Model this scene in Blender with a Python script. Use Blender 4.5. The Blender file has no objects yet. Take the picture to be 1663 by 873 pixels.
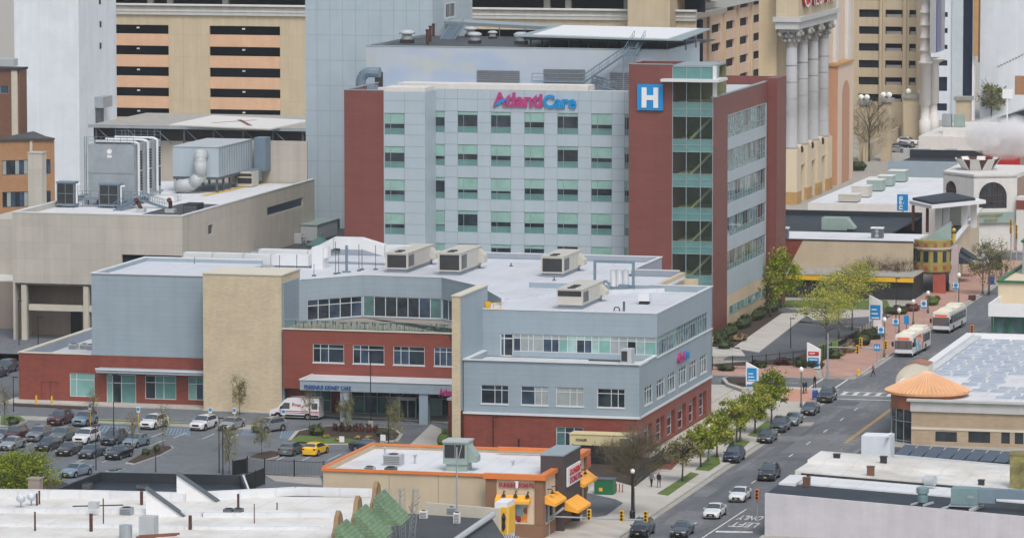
import bpy,math,random
from mathutils import Vector,Matrix
R = random.Random(7)
C = bpy.context.scene.collection
rad = math.radians
# ---------------------------------------------------------------- survey
# the photograph's lens and stand, used to turn measured sight lines into metres on a known plane
F,CX,CY,H = 7874.0,831.5,436.5,78.0
PITCH = math.atan(791.5 / F)
PSI = math.atan((2830 - CX) / math.hypot(F,791.5))
cp,sp,cs,ss = math.cos(PITCH),math.sin(PITCH),math.cos(PSI),math.sin(PSI)
FW = Vector((-ss * cp,cs * cp,-sp)); RT = Vector((cs,ss,0)); UP = Vector((-ss * sp,cs * sp,cp))
def ray(px,py):
 return FW + RT * ((px - CX) / F) - UP * ((py - CY) / F)
def gp(px,py,z=0.0):
 d = ray(px,py); t = (z - H) / d.z; return Vector((d.x * t,d.y * t,z))
def yp(px,py,y):
 d = ray(px,py); t = y / d.y; return Vector((d.x * t,y,H + d.z * t))
def xp(px,py,x):
 d = ray(px,py); t = x / d.x; return Vector((x,d.y * t,H + d.z * t))
def yx(px,y,py=436): return yp(px,py,y).x
# ---------------------------------------------------------------- materials
M = {}
def lin(c):
 c = c / 255.0
 return c / 12.92 if c <= 0.04045 else ((c + 0.055) / 1.055) ** 2.4
def col(rgb): return (lin(rgb[0]),lin(rgb[1]),lin(rgb[2]),1)
def new_mat(name):
 m = bpy.data.materials.new(name); m.use_nodes = True; M[name] = m
 nt = m.node_tree; b = nt.nodes['Principled BSDF']
 return m,nt,b
def N(nt,t,**kw):
 n = nt.nodes.new(t)
 for k,v in kw.items(): setattr(n,k,v)
 return n
def coords(nt,kind):
 if kind == 'obj':
  return N(nt,'ShaderNodeTexCoord').outputs['Object']
 return N(nt,'ShaderNodeNewGeometry').outputs['Position']
def mixc(nt,fac,a,b,blend='MIX'):
 n = N(nt,'ShaderNodeMix',data_type='RGBA',blend_type=blend)
 for s,v in ((n.inputs[0],fac),(n.inputs[6],a),(n.inputs[7],b)):
  if hasattr(v,'node'): nt.links.new(v,s)
  else: s.default_value = v
 return n.outputs[2]
def noise(nt,co,scale,detail=4,rough=.6,stretch=None):
 n = N(nt,'ShaderNodeTexNoise'); n.inputs['Scale'].default_value = scale
 n.inputs['Detail'].default_value = detail; n.inputs['Roughness'].default_value = rough
 if stretch:
  mp = N(nt,'ShaderNodeMapping'); mp.inputs['Scale'].default_value = stretch
  nt.links.new(co,mp.inputs['Vector']); co = mp.outputs['Vector']
 nt.links.new(co,n.inputs['Vector'])
 return n.outputs['Fac']
def ramp(nt,fac,lo,hi,a=0.0,b=1.0):
 n = N(nt,'ShaderNodeMapRange'); n.inputs[1].default_value = lo; n.inputs[2].default_value = hi
 n.inputs[3].default_value = a; n.inputs[4].default_value = b
 nt.links.new(fac,n.inputs[0]); return n.outputs[0]
def dk(c,k): return (c[0] * k,c[1] * k,c[2] * k,1)
def plain(name,rgb,rough=.7,var=.12,scale=.6,metal=0,spec=.4,kind='pos',streak=False,coat=0):
 m,nt,b = new_mat(name); c = col(rgb)
 b.inputs['Roughness'].default_value = rough; b.inputs['Metallic'].default_value = metal
 b.inputs['Specular IOR Level'].default_value = spec; b.inputs['Coat Weight'].default_value = coat
 if var:
  co = coords(nt,kind)
  f = noise(nt,co,scale)
  if streak:
   f2 = noise(nt,co,1.2,3,.6,(1,1,.06))
   mm = N(nt,'ShaderNodeMath',operation='MULTIPLY_ADD'); nt.links.new(f,mm.inputs[0]); mm.inputs[1].default_value = .5
   m2 = N(nt,'ShaderNodeMath',operation='MULTIPLY'); nt.links.new(f2,m2.inputs[0]); m2.inputs[1].default_value = .5
   nt.links.new(m2.outputs[0],mm.inputs[2]); f = mm.outputs[0]
  f = ramp(nt,f,.3,.7)
  nt.links.new(mixc(nt,f,dk(c,1 - var),dk(c,1 + var * .6)),b.inputs['Base Color'])
 else:
  b.inputs['Base Color'].default_value = c
 return m
def panel(name,rgb,pw,ph,line=.75,mort=.035,rough=.5,var=.06,offset=0,ox=0,oz=0,tone=.05,metal=0,streak=.06):
 """cladding: a joint grid running round the walls, with slight panel to panel tone and weather streaks"""
 m,nt,b = new_mat(name); c = col(rgb)
 b.inputs['Roughness'].default_value = rough; b.inputs['Metallic'].default_value = metal
 co = coords(nt,'pos'); s = N(nt,'ShaderNodeSeparateXYZ'); nt.links.new(co,s.inputs[0])
 a = N(nt,'ShaderNodeMath',operation='ADD'); nt.links.new(s.outputs[0],a.inputs[0]); nt.links.new(s.outputs[1],a.inputs[1])
 a2 = N(nt,'ShaderNodeMath',operation='ADD'); nt.links.new(a.outputs[0],a2.inputs[0]); a2.inputs[1].default_value = ox + 4000 * pw
 z2 = N(nt,'ShaderNodeMath',operation='ADD'); nt.links.new(s.outputs[2],z2.inputs[0]); z2.inputs[1].default_value = oz + 400 * ph
 cb = N(nt,'ShaderNodeCombineXYZ'); nt.links.new(a2.outputs[0],cb.inputs[0]); nt.links.new(z2.outputs[0],cb.inputs[1])
 bt = N(nt,'ShaderNodeTexBrick'); bt.offset = offset; bt.squash = 1
 nt.links.new(cb.outputs[0],bt.inputs['Vector'])
 bt.inputs['Scale'].default_value = 1; bt.inputs['Brick Width'].default_value = pw; bt.inputs['Row Height'].default_value = ph
 bt.inputs['Mortar Size'].default_value = mort; bt.inputs['Mortar Smooth'].default_value = .3
 bt.inputs['Color1'].default_value = dk(c,1 + tone); bt.inputs['Color2'].default_value = dk(c,1 - tone)
 bt.inputs['Mortar'].default_value = dk(c,line)
 f = ramp(nt,noise(nt,co,.35),.3,.7,1 - var,1 + var)
 f2 = ramp(nt,noise(nt,co,1.0,3,.6,(1,1,.05)),.35,.75,1 + streak * .5,1 - streak)
 mu = N(nt,'ShaderNodeMath',operation='MULTIPLY'); nt.links.new(f,mu.inputs[0]); nt.links.new(f2,mu.inputs[1])
 v = N(nt,'ShaderNodeVectorMath',operation='SCALE'); nt.links.new(bt.outputs['Color'],v.inputs[0]); nt.links.new(mu.outputs[0],v.inputs['Scale'])
 nt.links.new(v.outputs[0],b.inputs['Base Color'])
 return m
def roofmat(name,rgb,dirt=(150,145,135),amt=.5,scale=.25,seam=2.0,rough=.6,lo=.5,hi=.75):
 m,nt,b = new_mat(name); c = col(rgb); d = col(dirt); co = coords(nt,'pos')
 b.inputs['Roughness'].default_value = rough
 f = ramp(nt,noise(nt,co,scale,6,.65),lo,hi,0,amt)
 c1 = mixc(nt,f,c,d)
 f2 = ramp(nt,noise(nt,co,scale * 7,4,.6),.3,.7,.0,.22)
 c2 = mixc(nt,f2,c1,dk(c,.78))
 if seam:
  w = N(nt,'ShaderNodeTexWave',wave_type='BANDS',bands_direction='X'); nt.links.new(co,w.inputs['Vector'])
  w.inputs['Scale'].default_value = 0.314159 / seam; w.inputs['Distortion'].default_value = .3
  g = ramp(nt,w.outputs['Fac'],.97,1.0,0,.25)
  c2 = mixc(nt,g,c2,dk(c,.6))
 nt.links.new(c2,b.inputs['Base Color'])
 return m
def glassy(name,rgb,rough=.06,var=.35,spec=.6,scale=.5):
 m,nt,b = new_mat(name); c = col(rgb); co = coords(nt,'pos')
 b.inputs['Roughness'].default_value = rough; b.inputs['Specular IOR Level'].default_value = spec
 f = ramp(nt,noise(nt,co,scale,3),.35,.68)
 nt.links.new(mixc(nt,f,dk(c,1 - var),dk(c,1 + var)),b.inputs['Base Color'])
 return m
def clearglass(name,rgb,opac=.25):
 m,nt,b = new_mat(name); c = col(rgb)
 b.inputs['Base Color'].default_value = c; b.inputs['Roughness'].default_value = .05
 t = N(nt,'ShaderNodeBsdfTransparent'); t.inputs[0].default_value = (.86,.92,.9,1)
 mx = N(nt,'ShaderNodeMixShader'); mx.inputs[0].default_value = opac
 nt.links.new(t.outputs[0],mx.inputs[1]); nt.links.new(b.outputs[0],mx.inputs[2])
 nt.links.new(mx.outputs[0],nt.nodes['Material Output'].inputs['Surface'])
 return m
def asphalt(name,rgb,patch=(150,150,150),amt=.35,stretch=(1,.12,1)):
 m,nt,b = new_mat(name); c = col(rgb); co = coords(nt,'pos')
 b.inputs['Roughness'].default_value = .85; b.inputs['Specular IOR Level'].default_value = .25
 f1 = ramp(nt,noise(nt,co,.35,6,.7,stretch),.5,.72,0,amt)
 c1 = mixc(nt,f1,c,col(patch))
 f2 = ramp(nt,noise(nt,co,.9,5,.7),.35,.7)
 c2 = mixc(nt,f2,c1,dk(c,.72))
 f3 = ramp(nt,noise(nt,co,.07,3,.5),.4,.62,0,.55)
 c3 = mixc(nt,f3,c2,dk(c,.62))
 vr = N(nt,'ShaderNodeTexVoronoi',feature='DISTANCE_TO_EDGE'); vr.inputs['Scale'].default_value = .16
 mp = N(nt,'ShaderNodeMapping'); mp.inputs['Scale'].default_value = (1,.5,1); nt.links.new(co,mp.inputs[0])
 nz = N(nt,'ShaderNodeTexNoise'); nz.inputs['Scale'].default_value = .6; nt.links.new(co,nz.inputs['Vector'])
 av = N(nt,'ShaderNodeVectorMath',operation='MULTIPLY_ADD'); nt.links.new(nz.outputs['Color'],av.inputs[0]); av.inputs[1].default_value = (2,2,0)
 nt.links.new(mp.outputs[0],av.inputs[2]); nt.links.new(av.outputs[0],vr.inputs['Vector'])
 g = ramp(nt,vr.outputs['Distance'],.0,.012,.45,0)
 c4 = mixc(nt,g,c3,dk(c,.35))
 nt.links.new(c4,b.inputs['Base Color'])
 return m
def leafmat(name,rgb,var=.45):
 m,nt,b = new_mat(name); c = col(rgb); co = coords(nt,'pos')
 b.inputs['Roughness'].default_value = .6; b.inputs['Specular IOR Level'].default_value = .25
 f = ramp(nt,noise(nt,co,.8,5,.7),.35,.65)
 nt.links.new(mixc(nt,f,dk(c,1 - var),(c[0] * (1 + var * .9),c[1] * (1 + var * .7),c[2] * (1 + var * .2),1)),b.inputs['Base Color'])
 b.inputs['Subsurface Weight'].default_value = 0
 return m
 # ---------------------------------------------------------------- mesh builder
class MB:
 def __init__(s): s.v = []; s.f = []; s.m = []
 def face(s,pts,m=0):
  i = len(s.v); s.v += [tuple(p) for p in pts]; s.f.append(tuple(range(i,i + len(pts)))); s.m.append(m)
 def box(s,x0,x1,y0,y1,z0,z1,m=0,mt=None):
  if x0 > x1: x0,x1 = x1,x0
  if y0 > y1: y0,y1 = y1,y0
  if z0 > z1: z0,z1 = z1,z0
  s.prism([(x0,y0),(x1,y0),(x1,y1),(x0,y1)],z0,z1,m,mt)
  return s
 def prism(s,poly,z0,z1,m=0,mt=None,bottom=True):
  a = sum(poly[i][0] * poly[(i + 1) % len(poly)][1] - poly[(i + 1) % len(poly)][0] * poly[i][1] for i in range(len(poly)))
  if a < 0: poly = poly[::-1]
  n = len(poly); i = len(s.v)
  zt = z1 if callable(z1) else (lambda x,y: z1)
  s.v += [(p[0],p[1],z0) for p in poly] + [(p[0],p[1],zt(p[0],p[1])) for p in poly]
  for k in range(n):
   s.f.append((i + k,i + (k + 1) % n,i + n + (k + 1) % n,i + n + k)); s.m.append(m)
  s.f.append(tuple(range(i + n,i + 2 * n))); s.m.append(m if mt is None else mt)
  if bottom: s.f.append(tuple(range(i + n - 1,i - 1,-1))); s.m.append(m)
  return s
 def obox(s,c,d,l,w,z0,z1,m=0,mt=None):
  """box centred at c, length l along heading d (x,y), width w"""
  d = Vector((d[0],d[1],0)).normalized(); n = Vector((-d.y,d.x,0)); c = Vector((c[0],c[1],0))
  s.prism([(c + d * a * l / 2 + n * b * w / 2)[:2] for a,b in ((-1,-1),(1,-1),(1,1),(-1,1))],z0,z1,m,mt); return s
 def tube(s,a,b,r,r2=None,n=8,m=0,caps=True):
  a = Vector(a); b = Vector(b); r2 = r if r2 is None else r2
  d = (b - a)
  if d.length < 1e-6: return s
  d.normalize(); u = d.orthogonal().normalized(); w = d.cross(u); i = len(s.v)
  for p,q in ((a,r),(b,r2)):
   for k in range(n):
    t = 2 * math.pi * k / n; s.v.append(tuple(p + (u * math.cos(t) + w * math.sin(t)) * q))
  for k in range(n):
   s.f.append((i + k,i + (k + 1) % n,i + n + (k + 1) % n,i + n + k)); s.m.append(m)
  if caps:
   s.f.append(tuple(range(i + n - 1,i - 1,-1))); s.m.append(m); s.f.append(tuple(range(i + n,i + 2 * n))); s.m.append(m)
  return s
 def bar(s,a,b,w,m=0):
  return s.tube(a,b,w * .6,n=4,m=m)
 def path(s,pts,r,n=8,m=0):
  for a,b in zip(pts,pts[1:]): s.tube(a,b,r,n=n,m=m)
  return s
 def lathe(s,cx,cy,prof,n=16,m=0,sx=1,sy=1,ms=None):
  i = len(s.v); k = len(prof)
  for r,z in prof:
   for j in range(n):
    t = 2 * math.pi * j / n; s.v.append((cx + r * math.cos(t) * sx,cy + r * math.sin(t) * sy,z))
  for a in range(k - 1):
   for j in range(n):
    s.f.append((i + a * n + j,i + a * n + (j + 1) % n,i + (a + 1) * n + (j + 1) % n,i + (a + 1) * n + j)); s.m.append(ms[a] if ms else m)
  s.f.append(tuple(i + (k - 1) * n + j for j in range(n))); s.m.append(ms[-1] if ms else m)
  s.f.append(tuple(i + n - 1 - j for j in range(n))); s.m.append(ms[0] if ms else m)
  return s
 def ball(s,c,r,n=10,m=0,sz=1):
  prof = [(max(.01,r * math.sin(math.pi * k / 7)),c[2] - r * sz * math.cos(math.pi * k / 7)) for k in range(8)]
  return s.lathe(c[0],c[1],prof,n,m)
 def build(s,name,mats,parent=None,smooth=False,label=None):
  o3 = Vector((0,0,0)); p = parent
  while p is not None: o3 += p.location; p = p.parent
  me = bpy.data.meshes.new(name)
  me.from_pydata([(v[0] - o3.x,v[1] - o3.y,v[2] - o3.z) for v in s.v],[],s.f)
  for mt in (mats if isinstance(mats,(list,tuple)) else [mats]):
   me.materials.append(M[mt] if isinstance(mt,str) else mt)
  me.polygons.foreach_set('material_index',s.m)
  if smooth: me.polygons.foreach_set('use_smooth',[True] * len(s.f))
  me.update()
  o = bpy.data.objects.new(name,me); C.objects.link(o)
  if parent is not None: o.parent = parent
  if label: o['label'] = label
  return o
def thing(name,label,cat,loc=(0,0,0),group=None):
 o = bpy.data.objects.new(name,None); C.objects.link(o); o.location = loc
 o['label'] = label; o['category'] = cat
 if group: o['group'] = group
 o.empty_display_size = .5
 return o
def tag(o,label,cat,group=None):
 o['label'] = label; o['category'] = cat
 if group: o['group'] = group
 return o
def struct(name,mb,mats):
 o = mb.build(name,mats); o['kind'] = 'structure'; return o
def dup(o,parent=None,label=None,group=None):
 c = o.copy(); C.objects.link(c)
 if parent is not None: c.parent = parent
 if label: c['label'] = label
 if group: c['group'] = group
 for ch in list(o.children): dup(ch,c)
 return c
def sheet(name,poly,z,mat):
 mb = MB(); a = sum(poly[i][0] * poly[(i + 1) % len(poly)][1] - poly[(i + 1) % len(poly)][0] * poly[i][1] for i in range(len(poly)))
 mb.face([(p[0],p[1],z) for p in (poly if a > 0 else poly[::-1])]); return struct(name,mb,mat)
 # ---------------------------------------------------------------- facades
def facade(mb,o,d,L,z0,z1,holes=(),depth=.18,m=0,u0=0.0):
 """a wall from o along d with window openings cut through and their reveals; outward side is to the right of d"""
 d = Vector((d[0],d[1],0)).normalized(); n = Vector((d.y,-d.x,0)); o = Vector((o[0],o[1],0))
 P = lambda u,z,w=0: o + d * u + n * w + Vector((0,0,z))
 us = sorted({u0,L} | {min(max(h[k],u0),L) for h in holes for k in (0,1)}); zs = sorted({z0,z1} | {min(max(h[k],z0),z1) for h in holes for k in (2,3)})
 for a,b in zip(us,us[1:]):
  for c,e in zip(zs,zs[1:]):
   if b - a < 1e-4 or e - c < 1e-4: continue
   mu,mz = (a + b) / 2,(c + e) / 2
   if any(h[0] < mu < h[1] and h[2] < mz < h[3] for h in holes): continue
   mb.face([P(a,c),P(b,c),P(b,e),P(a,e)],m)
 for h in holes:
  a,b,c,e = h[:4]
  mb.face([P(a,c),P(a,e),P(a,e,-depth),P(a,c,-depth)],m); mb.face([P(b,c),P(b,c,-depth),P(b,e,-depth),P(b,e)],m)
  mb.face([P(a,c),P(a,c,-depth),P(b,c,-depth),P(b,c)],m); mb.face([P(a,e),P(b,e),P(b,e,-depth),P(a,e,-depth)],m)
def window(parent,o,d,h,us=(0,1),zs=(0,1),glass=('glass_dark',),pick=None,frame='frame_white',fw=.07,depth=.12,name='window',label=None,sill=None,proud=.05):
 """panes set back in an opening, with the frame as a sub-part"""
 d = Vector((d[0],d[1],0)).normalized(); n = Vector((d.y,-d.x,0)); o = Vector((o[0],o[1],0))
 P = lambda u,z,w=0: o + d * u + n * w + Vector((0,0,z))
 a,b,c,e = h[:4]; U = [a + (b - a) * t for t in us]; Z = [c + (e - c) * t for t in zs]
 mb = MB()
 for i in range(len(U) - 1):
  for j in range(len(Z) - 1):
   mi = pick(i,j) if pick else R.randrange(len(glass))
   mb.face([P(U[i],Z[j],-depth),P(U[i + 1],Z[j],-depth),P(U[i + 1],Z[j + 1],-depth),P(U[i],Z[j + 1],-depth)],mi)
 w = mb.build(name,list(glass),parent,label=label)
 fb = MB()
 def bar(u0,u1,z0,z1):
  q = [P(u0,z0,-depth - .02),P(u1,z0,-depth - .02),P(u1,z1,-depth - .02),P(u0,z1,-depth - .02)]
  fr = [p + n * (.02 + proud) for p in q]
  fb.face(fr);
  for k in range(4): fb.face([q[k],q[(k + 1) % 4],fr[(k + 1) % 4],fr[k]])
 k = .002
 for t,u in enumerate(U):
  off = fw * .5 if 0 < t < len(U) - 1 else 0
  u_ = u if off else (u + fw / 2 + k if t == 0 else u - fw / 2 - k)
  bar(u_ - fw / 2,u_ + fw / 2,c + k,e - k)
 for t,z in enumerate(Z):
  z_ = z if 0 < t < len(Z) - 1 else (z + fw / 2 + 2 * k if t == 0 else z - fw / 2 - 2 * k)
  for i in range(len(U) - 1): bar(U[i] + fw * .52,U[i + 1] - fw * .52,z_ - fw / 2,z_ + fw / 2)
 if sill:
  q = [P(a - .08,c - .12,.0),P(b + .08,c - .12,0),P(b + .08,c - .003,0),P(a - .08,c - .003,0)]; fr = [p + n * sill for p in q]
  fb.face(fr)
  for t in range(4): fb.face([q[t],q[(t + 1) % 4],fr[(t + 1) % 4],fr[t]])
 fb.build('window_frame',frame,w)
 return w
def text_mesh(s,size,depth=.08,bold=0.0,spacing=1.0):
 cu = bpy.data.curves.new('lettering','FONT'); cu.body = s; cu.size = size; cu.extrude = depth / 2; cu.offset = bold; cu.space_character = spacing
 cu.resolution_u = 3
 o = bpy.data.objects.new('lettering',cu); C.objects.link(o)
 dg = bpy.context.evaluated_depsgraph_get(); dg.update()
 me = bpy.data.meshes.new_from_object(o.evaluated_get(dg)); bpy.data.objects.remove(o); bpy.data.curves.remove(cu)
 return me
def letters(name,s,origin,d,width,height,mat,parent=None,depth=.08,bold=0.0,up=(0,0,1),label=None,spacing=1.0):
 """lettering stood on a surface: origin at lower left, d reading direction, scaled to width x height"""
 me = text_mesh(s,1.0,depth,bold,spacing); vs = [v.co.copy() for v in me.vertices]
 x0 = min(v.x for v in vs); x1 = max(v.x for v in vs); y0 = min(v.y for v in vs); y1 = max(v.y for v in vs)
 d = Vector(d).normalized(); up = Vector(up).normalized(); n = d.cross(up).normalized(); o = Vector(origin)
 o3 = Vector((0,0,0)); p = parent
 while p is not None: o3 += p.location; p = p.parent
 for v,q in zip(me.vertices,vs):
  v.co = o + d * ((q.x - x0) / (x1 - x0) * width) + up * ((q.y - y0) / (y1 - y0) * height) + n * (q.z + depth / 2 + .004) - o3
 me.name = name; me.materials.clear(); me.materials.append(M[mat]); me.update()
 ob = bpy.data.objects.new(name,me); C.objects.link(ob)
 if parent is not None: ob.parent = parent
 if label: ob['label'] = label
 return ob
 # ---------------------------------------------------------------- materials
 # clinic
panel('grey_siding',(144,159,169),9.0,.62,line=.86,mort=.02,var=.05,tone=.01,streak=.05)
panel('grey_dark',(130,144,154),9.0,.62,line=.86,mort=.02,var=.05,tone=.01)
plain('white_trim',(205,208,210),.5,.05)
panel('red_panel',(128,66,54),2.6,.55,line=.8,mort=.018,var=.07,tone=.05,offset=.5)
panel('red_brick',(128,65,53),.9,.3,line=.84,mort=.02,var=.08,tone=.09,offset=.5,streak=.1)
panel('cream_stone',(192,177,150),.55,.2,line=.86,mort=.02,var=.09,tone=.07,offset=.5,rough=.8)
plain('cream_cap',(202,196,180),.6,.06)
roofmat('roof_white',(196,200,207),(150,152,156),.55,.1,2.6)
plain('parapet_inner',(150,158,170),.7,.06)
# hospital
panel('metal_pale',(167,181,190),500,500,line=.9,mort=.01,var=.035,tone=0,rough=.4,streak=.04)
plain('joint_grey',(128,137,147),.6,0)
panel('tower_panel',(164,179,188),2.05,3.9,line=.74,mort=.05,var=.05,tone=.02,rough=.45,streak=.05)
panel('red_clad',(118,68,62),3.1,.62,line=.84,mort=.02,var=.05,tone=.045,offset=.5)
panel('tan_base',(196,178,150),3.0,2.4,line=.9,mort=.02,var=.06)
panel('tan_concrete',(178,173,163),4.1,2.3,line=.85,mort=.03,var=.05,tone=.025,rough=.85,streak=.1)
plain('tan_column',(188,182,168),.8,.08)
roofmat('roof_dark',(62,64,66),(96,96,94),.5,.2,0)
roofmat('roof_black',(34,41,49),(76,80,84),.5,.3,3.0)
roofmat('roof_dirty',(216,215,211),(168,160,148),.75,.13,3.2,lo=.44,hi=.7)
roofmat('roof_bright',(212,214,217),(168,168,168),.65,.16,3.0)
roofmat('roof_silver',(196,200,204),(150,150,148),.5,.2,2.5)
# glass
glassy('glass_dark',(44,54,62),.05,.5)
glassy('glass_blue',(62,78,96),.05,.4)
glassy('glass_green',(84,116,116),.08,.35)
glassy('glass_aqua',(122,166,160),.12,.14)
glassy('glass_pale',(150,178,176),.1,.2)
glassy('glass_teal',(96,138,136),.1,.12)
glassy('blind_aqua',(138,174,166),.2,.12)
glassy('blind_white',(150,158,158),.2,.1)
glassy('glass_ribbon',(112,140,146),.05,.55,scale=1.4)
clearglass('glass_clear',(150,175,175),.1)
clearglass('glass_stair',(84,100,90),.22)
plain('frame_white',(200,205,208),.5,.03)
plain('frame_grey',(140,152,156),.45,.03)
plain('frame_dark',(44,48,52),.5,.05)
plain('olive_inside',(126,128,100),.8,.2)
plain('stair_cream',(172,176,132),.8,.05)
# metals and plant
plain('galv',(162,170,176),.45,.14,metal=.3)
plain('galv_dark',(92,98,104),.5,.15,metal=.2)
plain('steel_blue',(110,128,142),.5,.1)
plain('unit_beige',(186,183,173),.55,.06,streak=True)
plain('unit_grey',(172,178,180),.5,.08,streak=True)
plain('unit_green',(142,160,154),.5,.1,streak=True)
plain('unit_teal',(112,138,142),.5,.14)
plain('duct_white',(212,214,216),.5,.05)
plain('black_metal',(28,30,32),.5,.1)
plain('louver',(112,116,118),.6,.1)
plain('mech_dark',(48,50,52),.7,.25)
plain('yellow',(226,176,40),.5,.05)
plain('yellow_paint',(206,172,60),.7,.2,scale=2)
plain('orange',(212,122,62),.45,.06)
plain('orange_light',(240,170,60),.5,.05)
plain('red_paint',(176,40,40),.5,.05)
plain('blue_sign',(18,134,198),.45,.04)
plain('blue_deep',(36,76,140),.45,.05)
plain('magenta',(170,60,120),.4,.03)
plain('white',(222,223,224),.5,.03)
plain('white_dirty',(208,206,202),.7,.1,streak=True)
plain('brown_pipe',(78,50,42),.7,.2)
plain('rust',(120,74,56),.8,.25)
plain('wood_pole',(96,84,72),.8,.15)
plain('green_metal',(40,104,70),.5,.1)
plain('lamp_glass',(232,232,224),.25,0)
plain('lamp_post',(92,100,88),.5,.1)
# background
panel('garage_tan',(186,172,146),3.2,4.45,line=.88,mort=.05,var=.05,tone=.02,rough=.85,streak=.1)
panel('garage_peach',(204,168,138),1.6,.8,line=.95,mort=.03,var=.05,tone=.03,rough=.85,offset=.5)
plain('cornice',(182,184,182),.8,.12,streak=True)
plain('cornice_dark',(150,150,146),.8,.25,streak=True)
panel('white_wall',(208,215,222),7,5,line=.94,mort=.04,var=.05,tone=.015,rough=.8,streak=.06)
plain('inner_shade',(18,28,40),.9,.2)  # near-black colour standing in for shade inside openings
panel('rooms_tan',(190,172,140),2.6,3.0,line=.9,mort=.03,var=.05,rough=.85)
panel('rooms_pink',(206,178,156),2.2,3.0,line=.93,mort=.03,var=.05,rough=.85)
plain('col_grey',(158,160,162),.8,.08,streak=True)
plain('cream_wall',(206,192,166),.85,.06,streak=True)
plain('ochre',(178,142,92),.85,.12)
plain('terracotta',(184,140,112),.85,.1,streak=True)
plain('pink_tan',(210,190,172),.85,.07,streak=True)
panel('brown_brick',(112,78,62),.6,.25,line=.85,var=.1,tone=.1,offset=.5)
panel('orange_brick',(160,122,88),.6,.25,line=.88,var=.08,tone=.08,offset=.5)
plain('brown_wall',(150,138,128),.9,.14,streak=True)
panel('beige_stucco',(184,170,146),30,14,line=.9,var=.07,tone=0,rough=.9)
plain('glass_curtain',(190,200,206),.25,.06)
plain('navy_band',(34,46,64),.15,.1)
# ground
asphalt('asphalt_road',(110,113,117),(168,168,166),.8)
asphalt('asphalt_lot',(114,119,124),(116,118,120),.25,(1,1,1))
asphalt('asphalt_patch',(126,128,131),(150,150,150),.3); asphalt('asphalt_new',(100,104,109),(110,112,114),.2,(1,1,1))
panel('concrete',(178,174,166),1.6,1.6,line=.86,mort=.03,var=.08,tone=.05,rough=.9,streak=0)
plain('concrete_worn',(160,156,148),.9,.16,scale=.8)
plain('kerb',(172,170,164),.9,.14,scale=.9)
panel('paver_red',(172,136,122),1.2,.6,line=.9,mort=.04,var=.1,tone=.07,rough=.9,streak=0,offset=.5)
plain('plaza_pink',(190,140,124),.9,.08)
plain('red_mulch',(124,70,58),.95,.2,scale=2); plain('mulch',(66,54,46),.95,.3,scale=2)
plain('paint_white',(206,206,204),.8,.3,scale=1.6)
plain('paint_blue',(116,140,162),.85,.3,scale=1.5)
plain('paint_yellow',(204,164,80),.8,.25,scale=1.5)
leafmat('grass',(92,112,56),.25)
leafmat('leaf_lime',(138,150,40),.3); leafmat('leaf_green',(100,116,38),.3); leafmat('leaf_dark',(64,86,44)); leafmat('leaf_yellow',(158,160,78),.3)
leafmat('leaf_olive',(122,120,82)); leafmat('leaf_feather',(138,138,92)); leafmat('leaf_grey',(96,90,80)); leafmat('hedge',(76,92,42),.3); leafmat('hedge_dark',(54,64,38),.3); leafmat('shrub_red',(84,52,46)); leafmat('shrub_tan',(140,124,92))
plain('bark',(86,76,66),.9,.2,scale=3); plain('bark_grey',(104,98,92),.9,.2,scale=3)
def mural():
 m,nt,b = new_mat('mural'); co = coords(nt,'pos'); b.inputs['Roughness'].default_value = .6
 n1 = noise(nt,co,.09,3,.5,(1,1,2.4)); n2 = noise(nt,co,.13,3,.5,(1,1,2.0))
 g = col((168,178,188))
 c1 = mixc(nt,ramp(nt,n1,.48,.62,0,.6),g,col((146,165,194)))
 c2 = mixc(nt,ramp(nt,n2,.52,.66,0,.5),c1,col((184,184,160)))
 f = ramp(nt,noise(nt,co,.5,3,.6,(1,1,.06)),.35,.75,0,.12)
 nt.links.new(mixc(nt,f,c2,col((130,136,140))),b.inputs['Base Color'])
mural()
# ================================================================ MEDICAL OFFICE BUILDING
CL = thing('medical_office_building','grey and red brick medical building with tall stone block in front of the hospital','building',(-165,585,0))
XR = -122.0
def z_at(px,py,y): return yp(px,py,y).z
# --- right wing, lower two storeys
win2 = []
for a,b in ((781,826),(846,890.7),(903,948),(970,1015)):
 win2.append((yx(a,543.2,640) + 143,yx(b,543.2,640) + 143,5.85,8.05))
mb = MB()
facade(mb,(-143,543.2),(1,0),21,4.85,10.9,win2)
sidewin = [(546.1,550.3),(552.6,556.9),(558.7,562.9),(564.9,569.2),(571.0,575.1),(577.1,581.2)]
s2 = [(a - 543.2,b - 543.2,5.75,7.95) for a,b in sidewin]
facade(mb,(XR,543.2),(0,1),41,4.85,10.75,s2)
mb.box(-143,-142.6,543.4,552.6,10.9 - .6,10.9); mb.build('second_storey_wall','grey_siding',CL)
mb = MB(); gwin = [(yx(903,543.2,700) + 143,yx(947,543.2,700) + 143,.9,3.4)]
facade(mb,(-143,543.25),(1,0),21,0,4.6,gwin,m=0)
gside = [(a - 543.2 - .1,b - 543.2 + .1,.35,3.35) for a,b in sidewin]
facade(mb,(XR - .05,543.25),(0,1),41,0,4.6,gside,.6)
mb.build('brick_base','red_brick',CL)
mb = MB(); mb.box(-147.1,-143.03,551.5,553.2,0,5.0); mb.build('brick_pier','red_brick',CL)
mb = MB(); mb.box(-143.05,XR + .1,543.05,543.3,4.6,4.85); mb.box(XR - .2,XR + .1,543.3,584.2,4.6,4.85)
mb.box(-147.2,-143.06,551.35,553.3,5.0,5.25)
mb.box(-143.1,XR + .12,543.0,543.45,10.9,11.02); mb.box(XR - .35,XR + .12,543.45,552.4,10.9,11.02); mb.box(XR - .12,XR + .12,552.5,584.2,10.62,10.75)
mb.box(-143.1,-142.55,543.45,552.5,10.9,11.02)
mb.build('trim_band','white_trim',CL)
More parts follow.
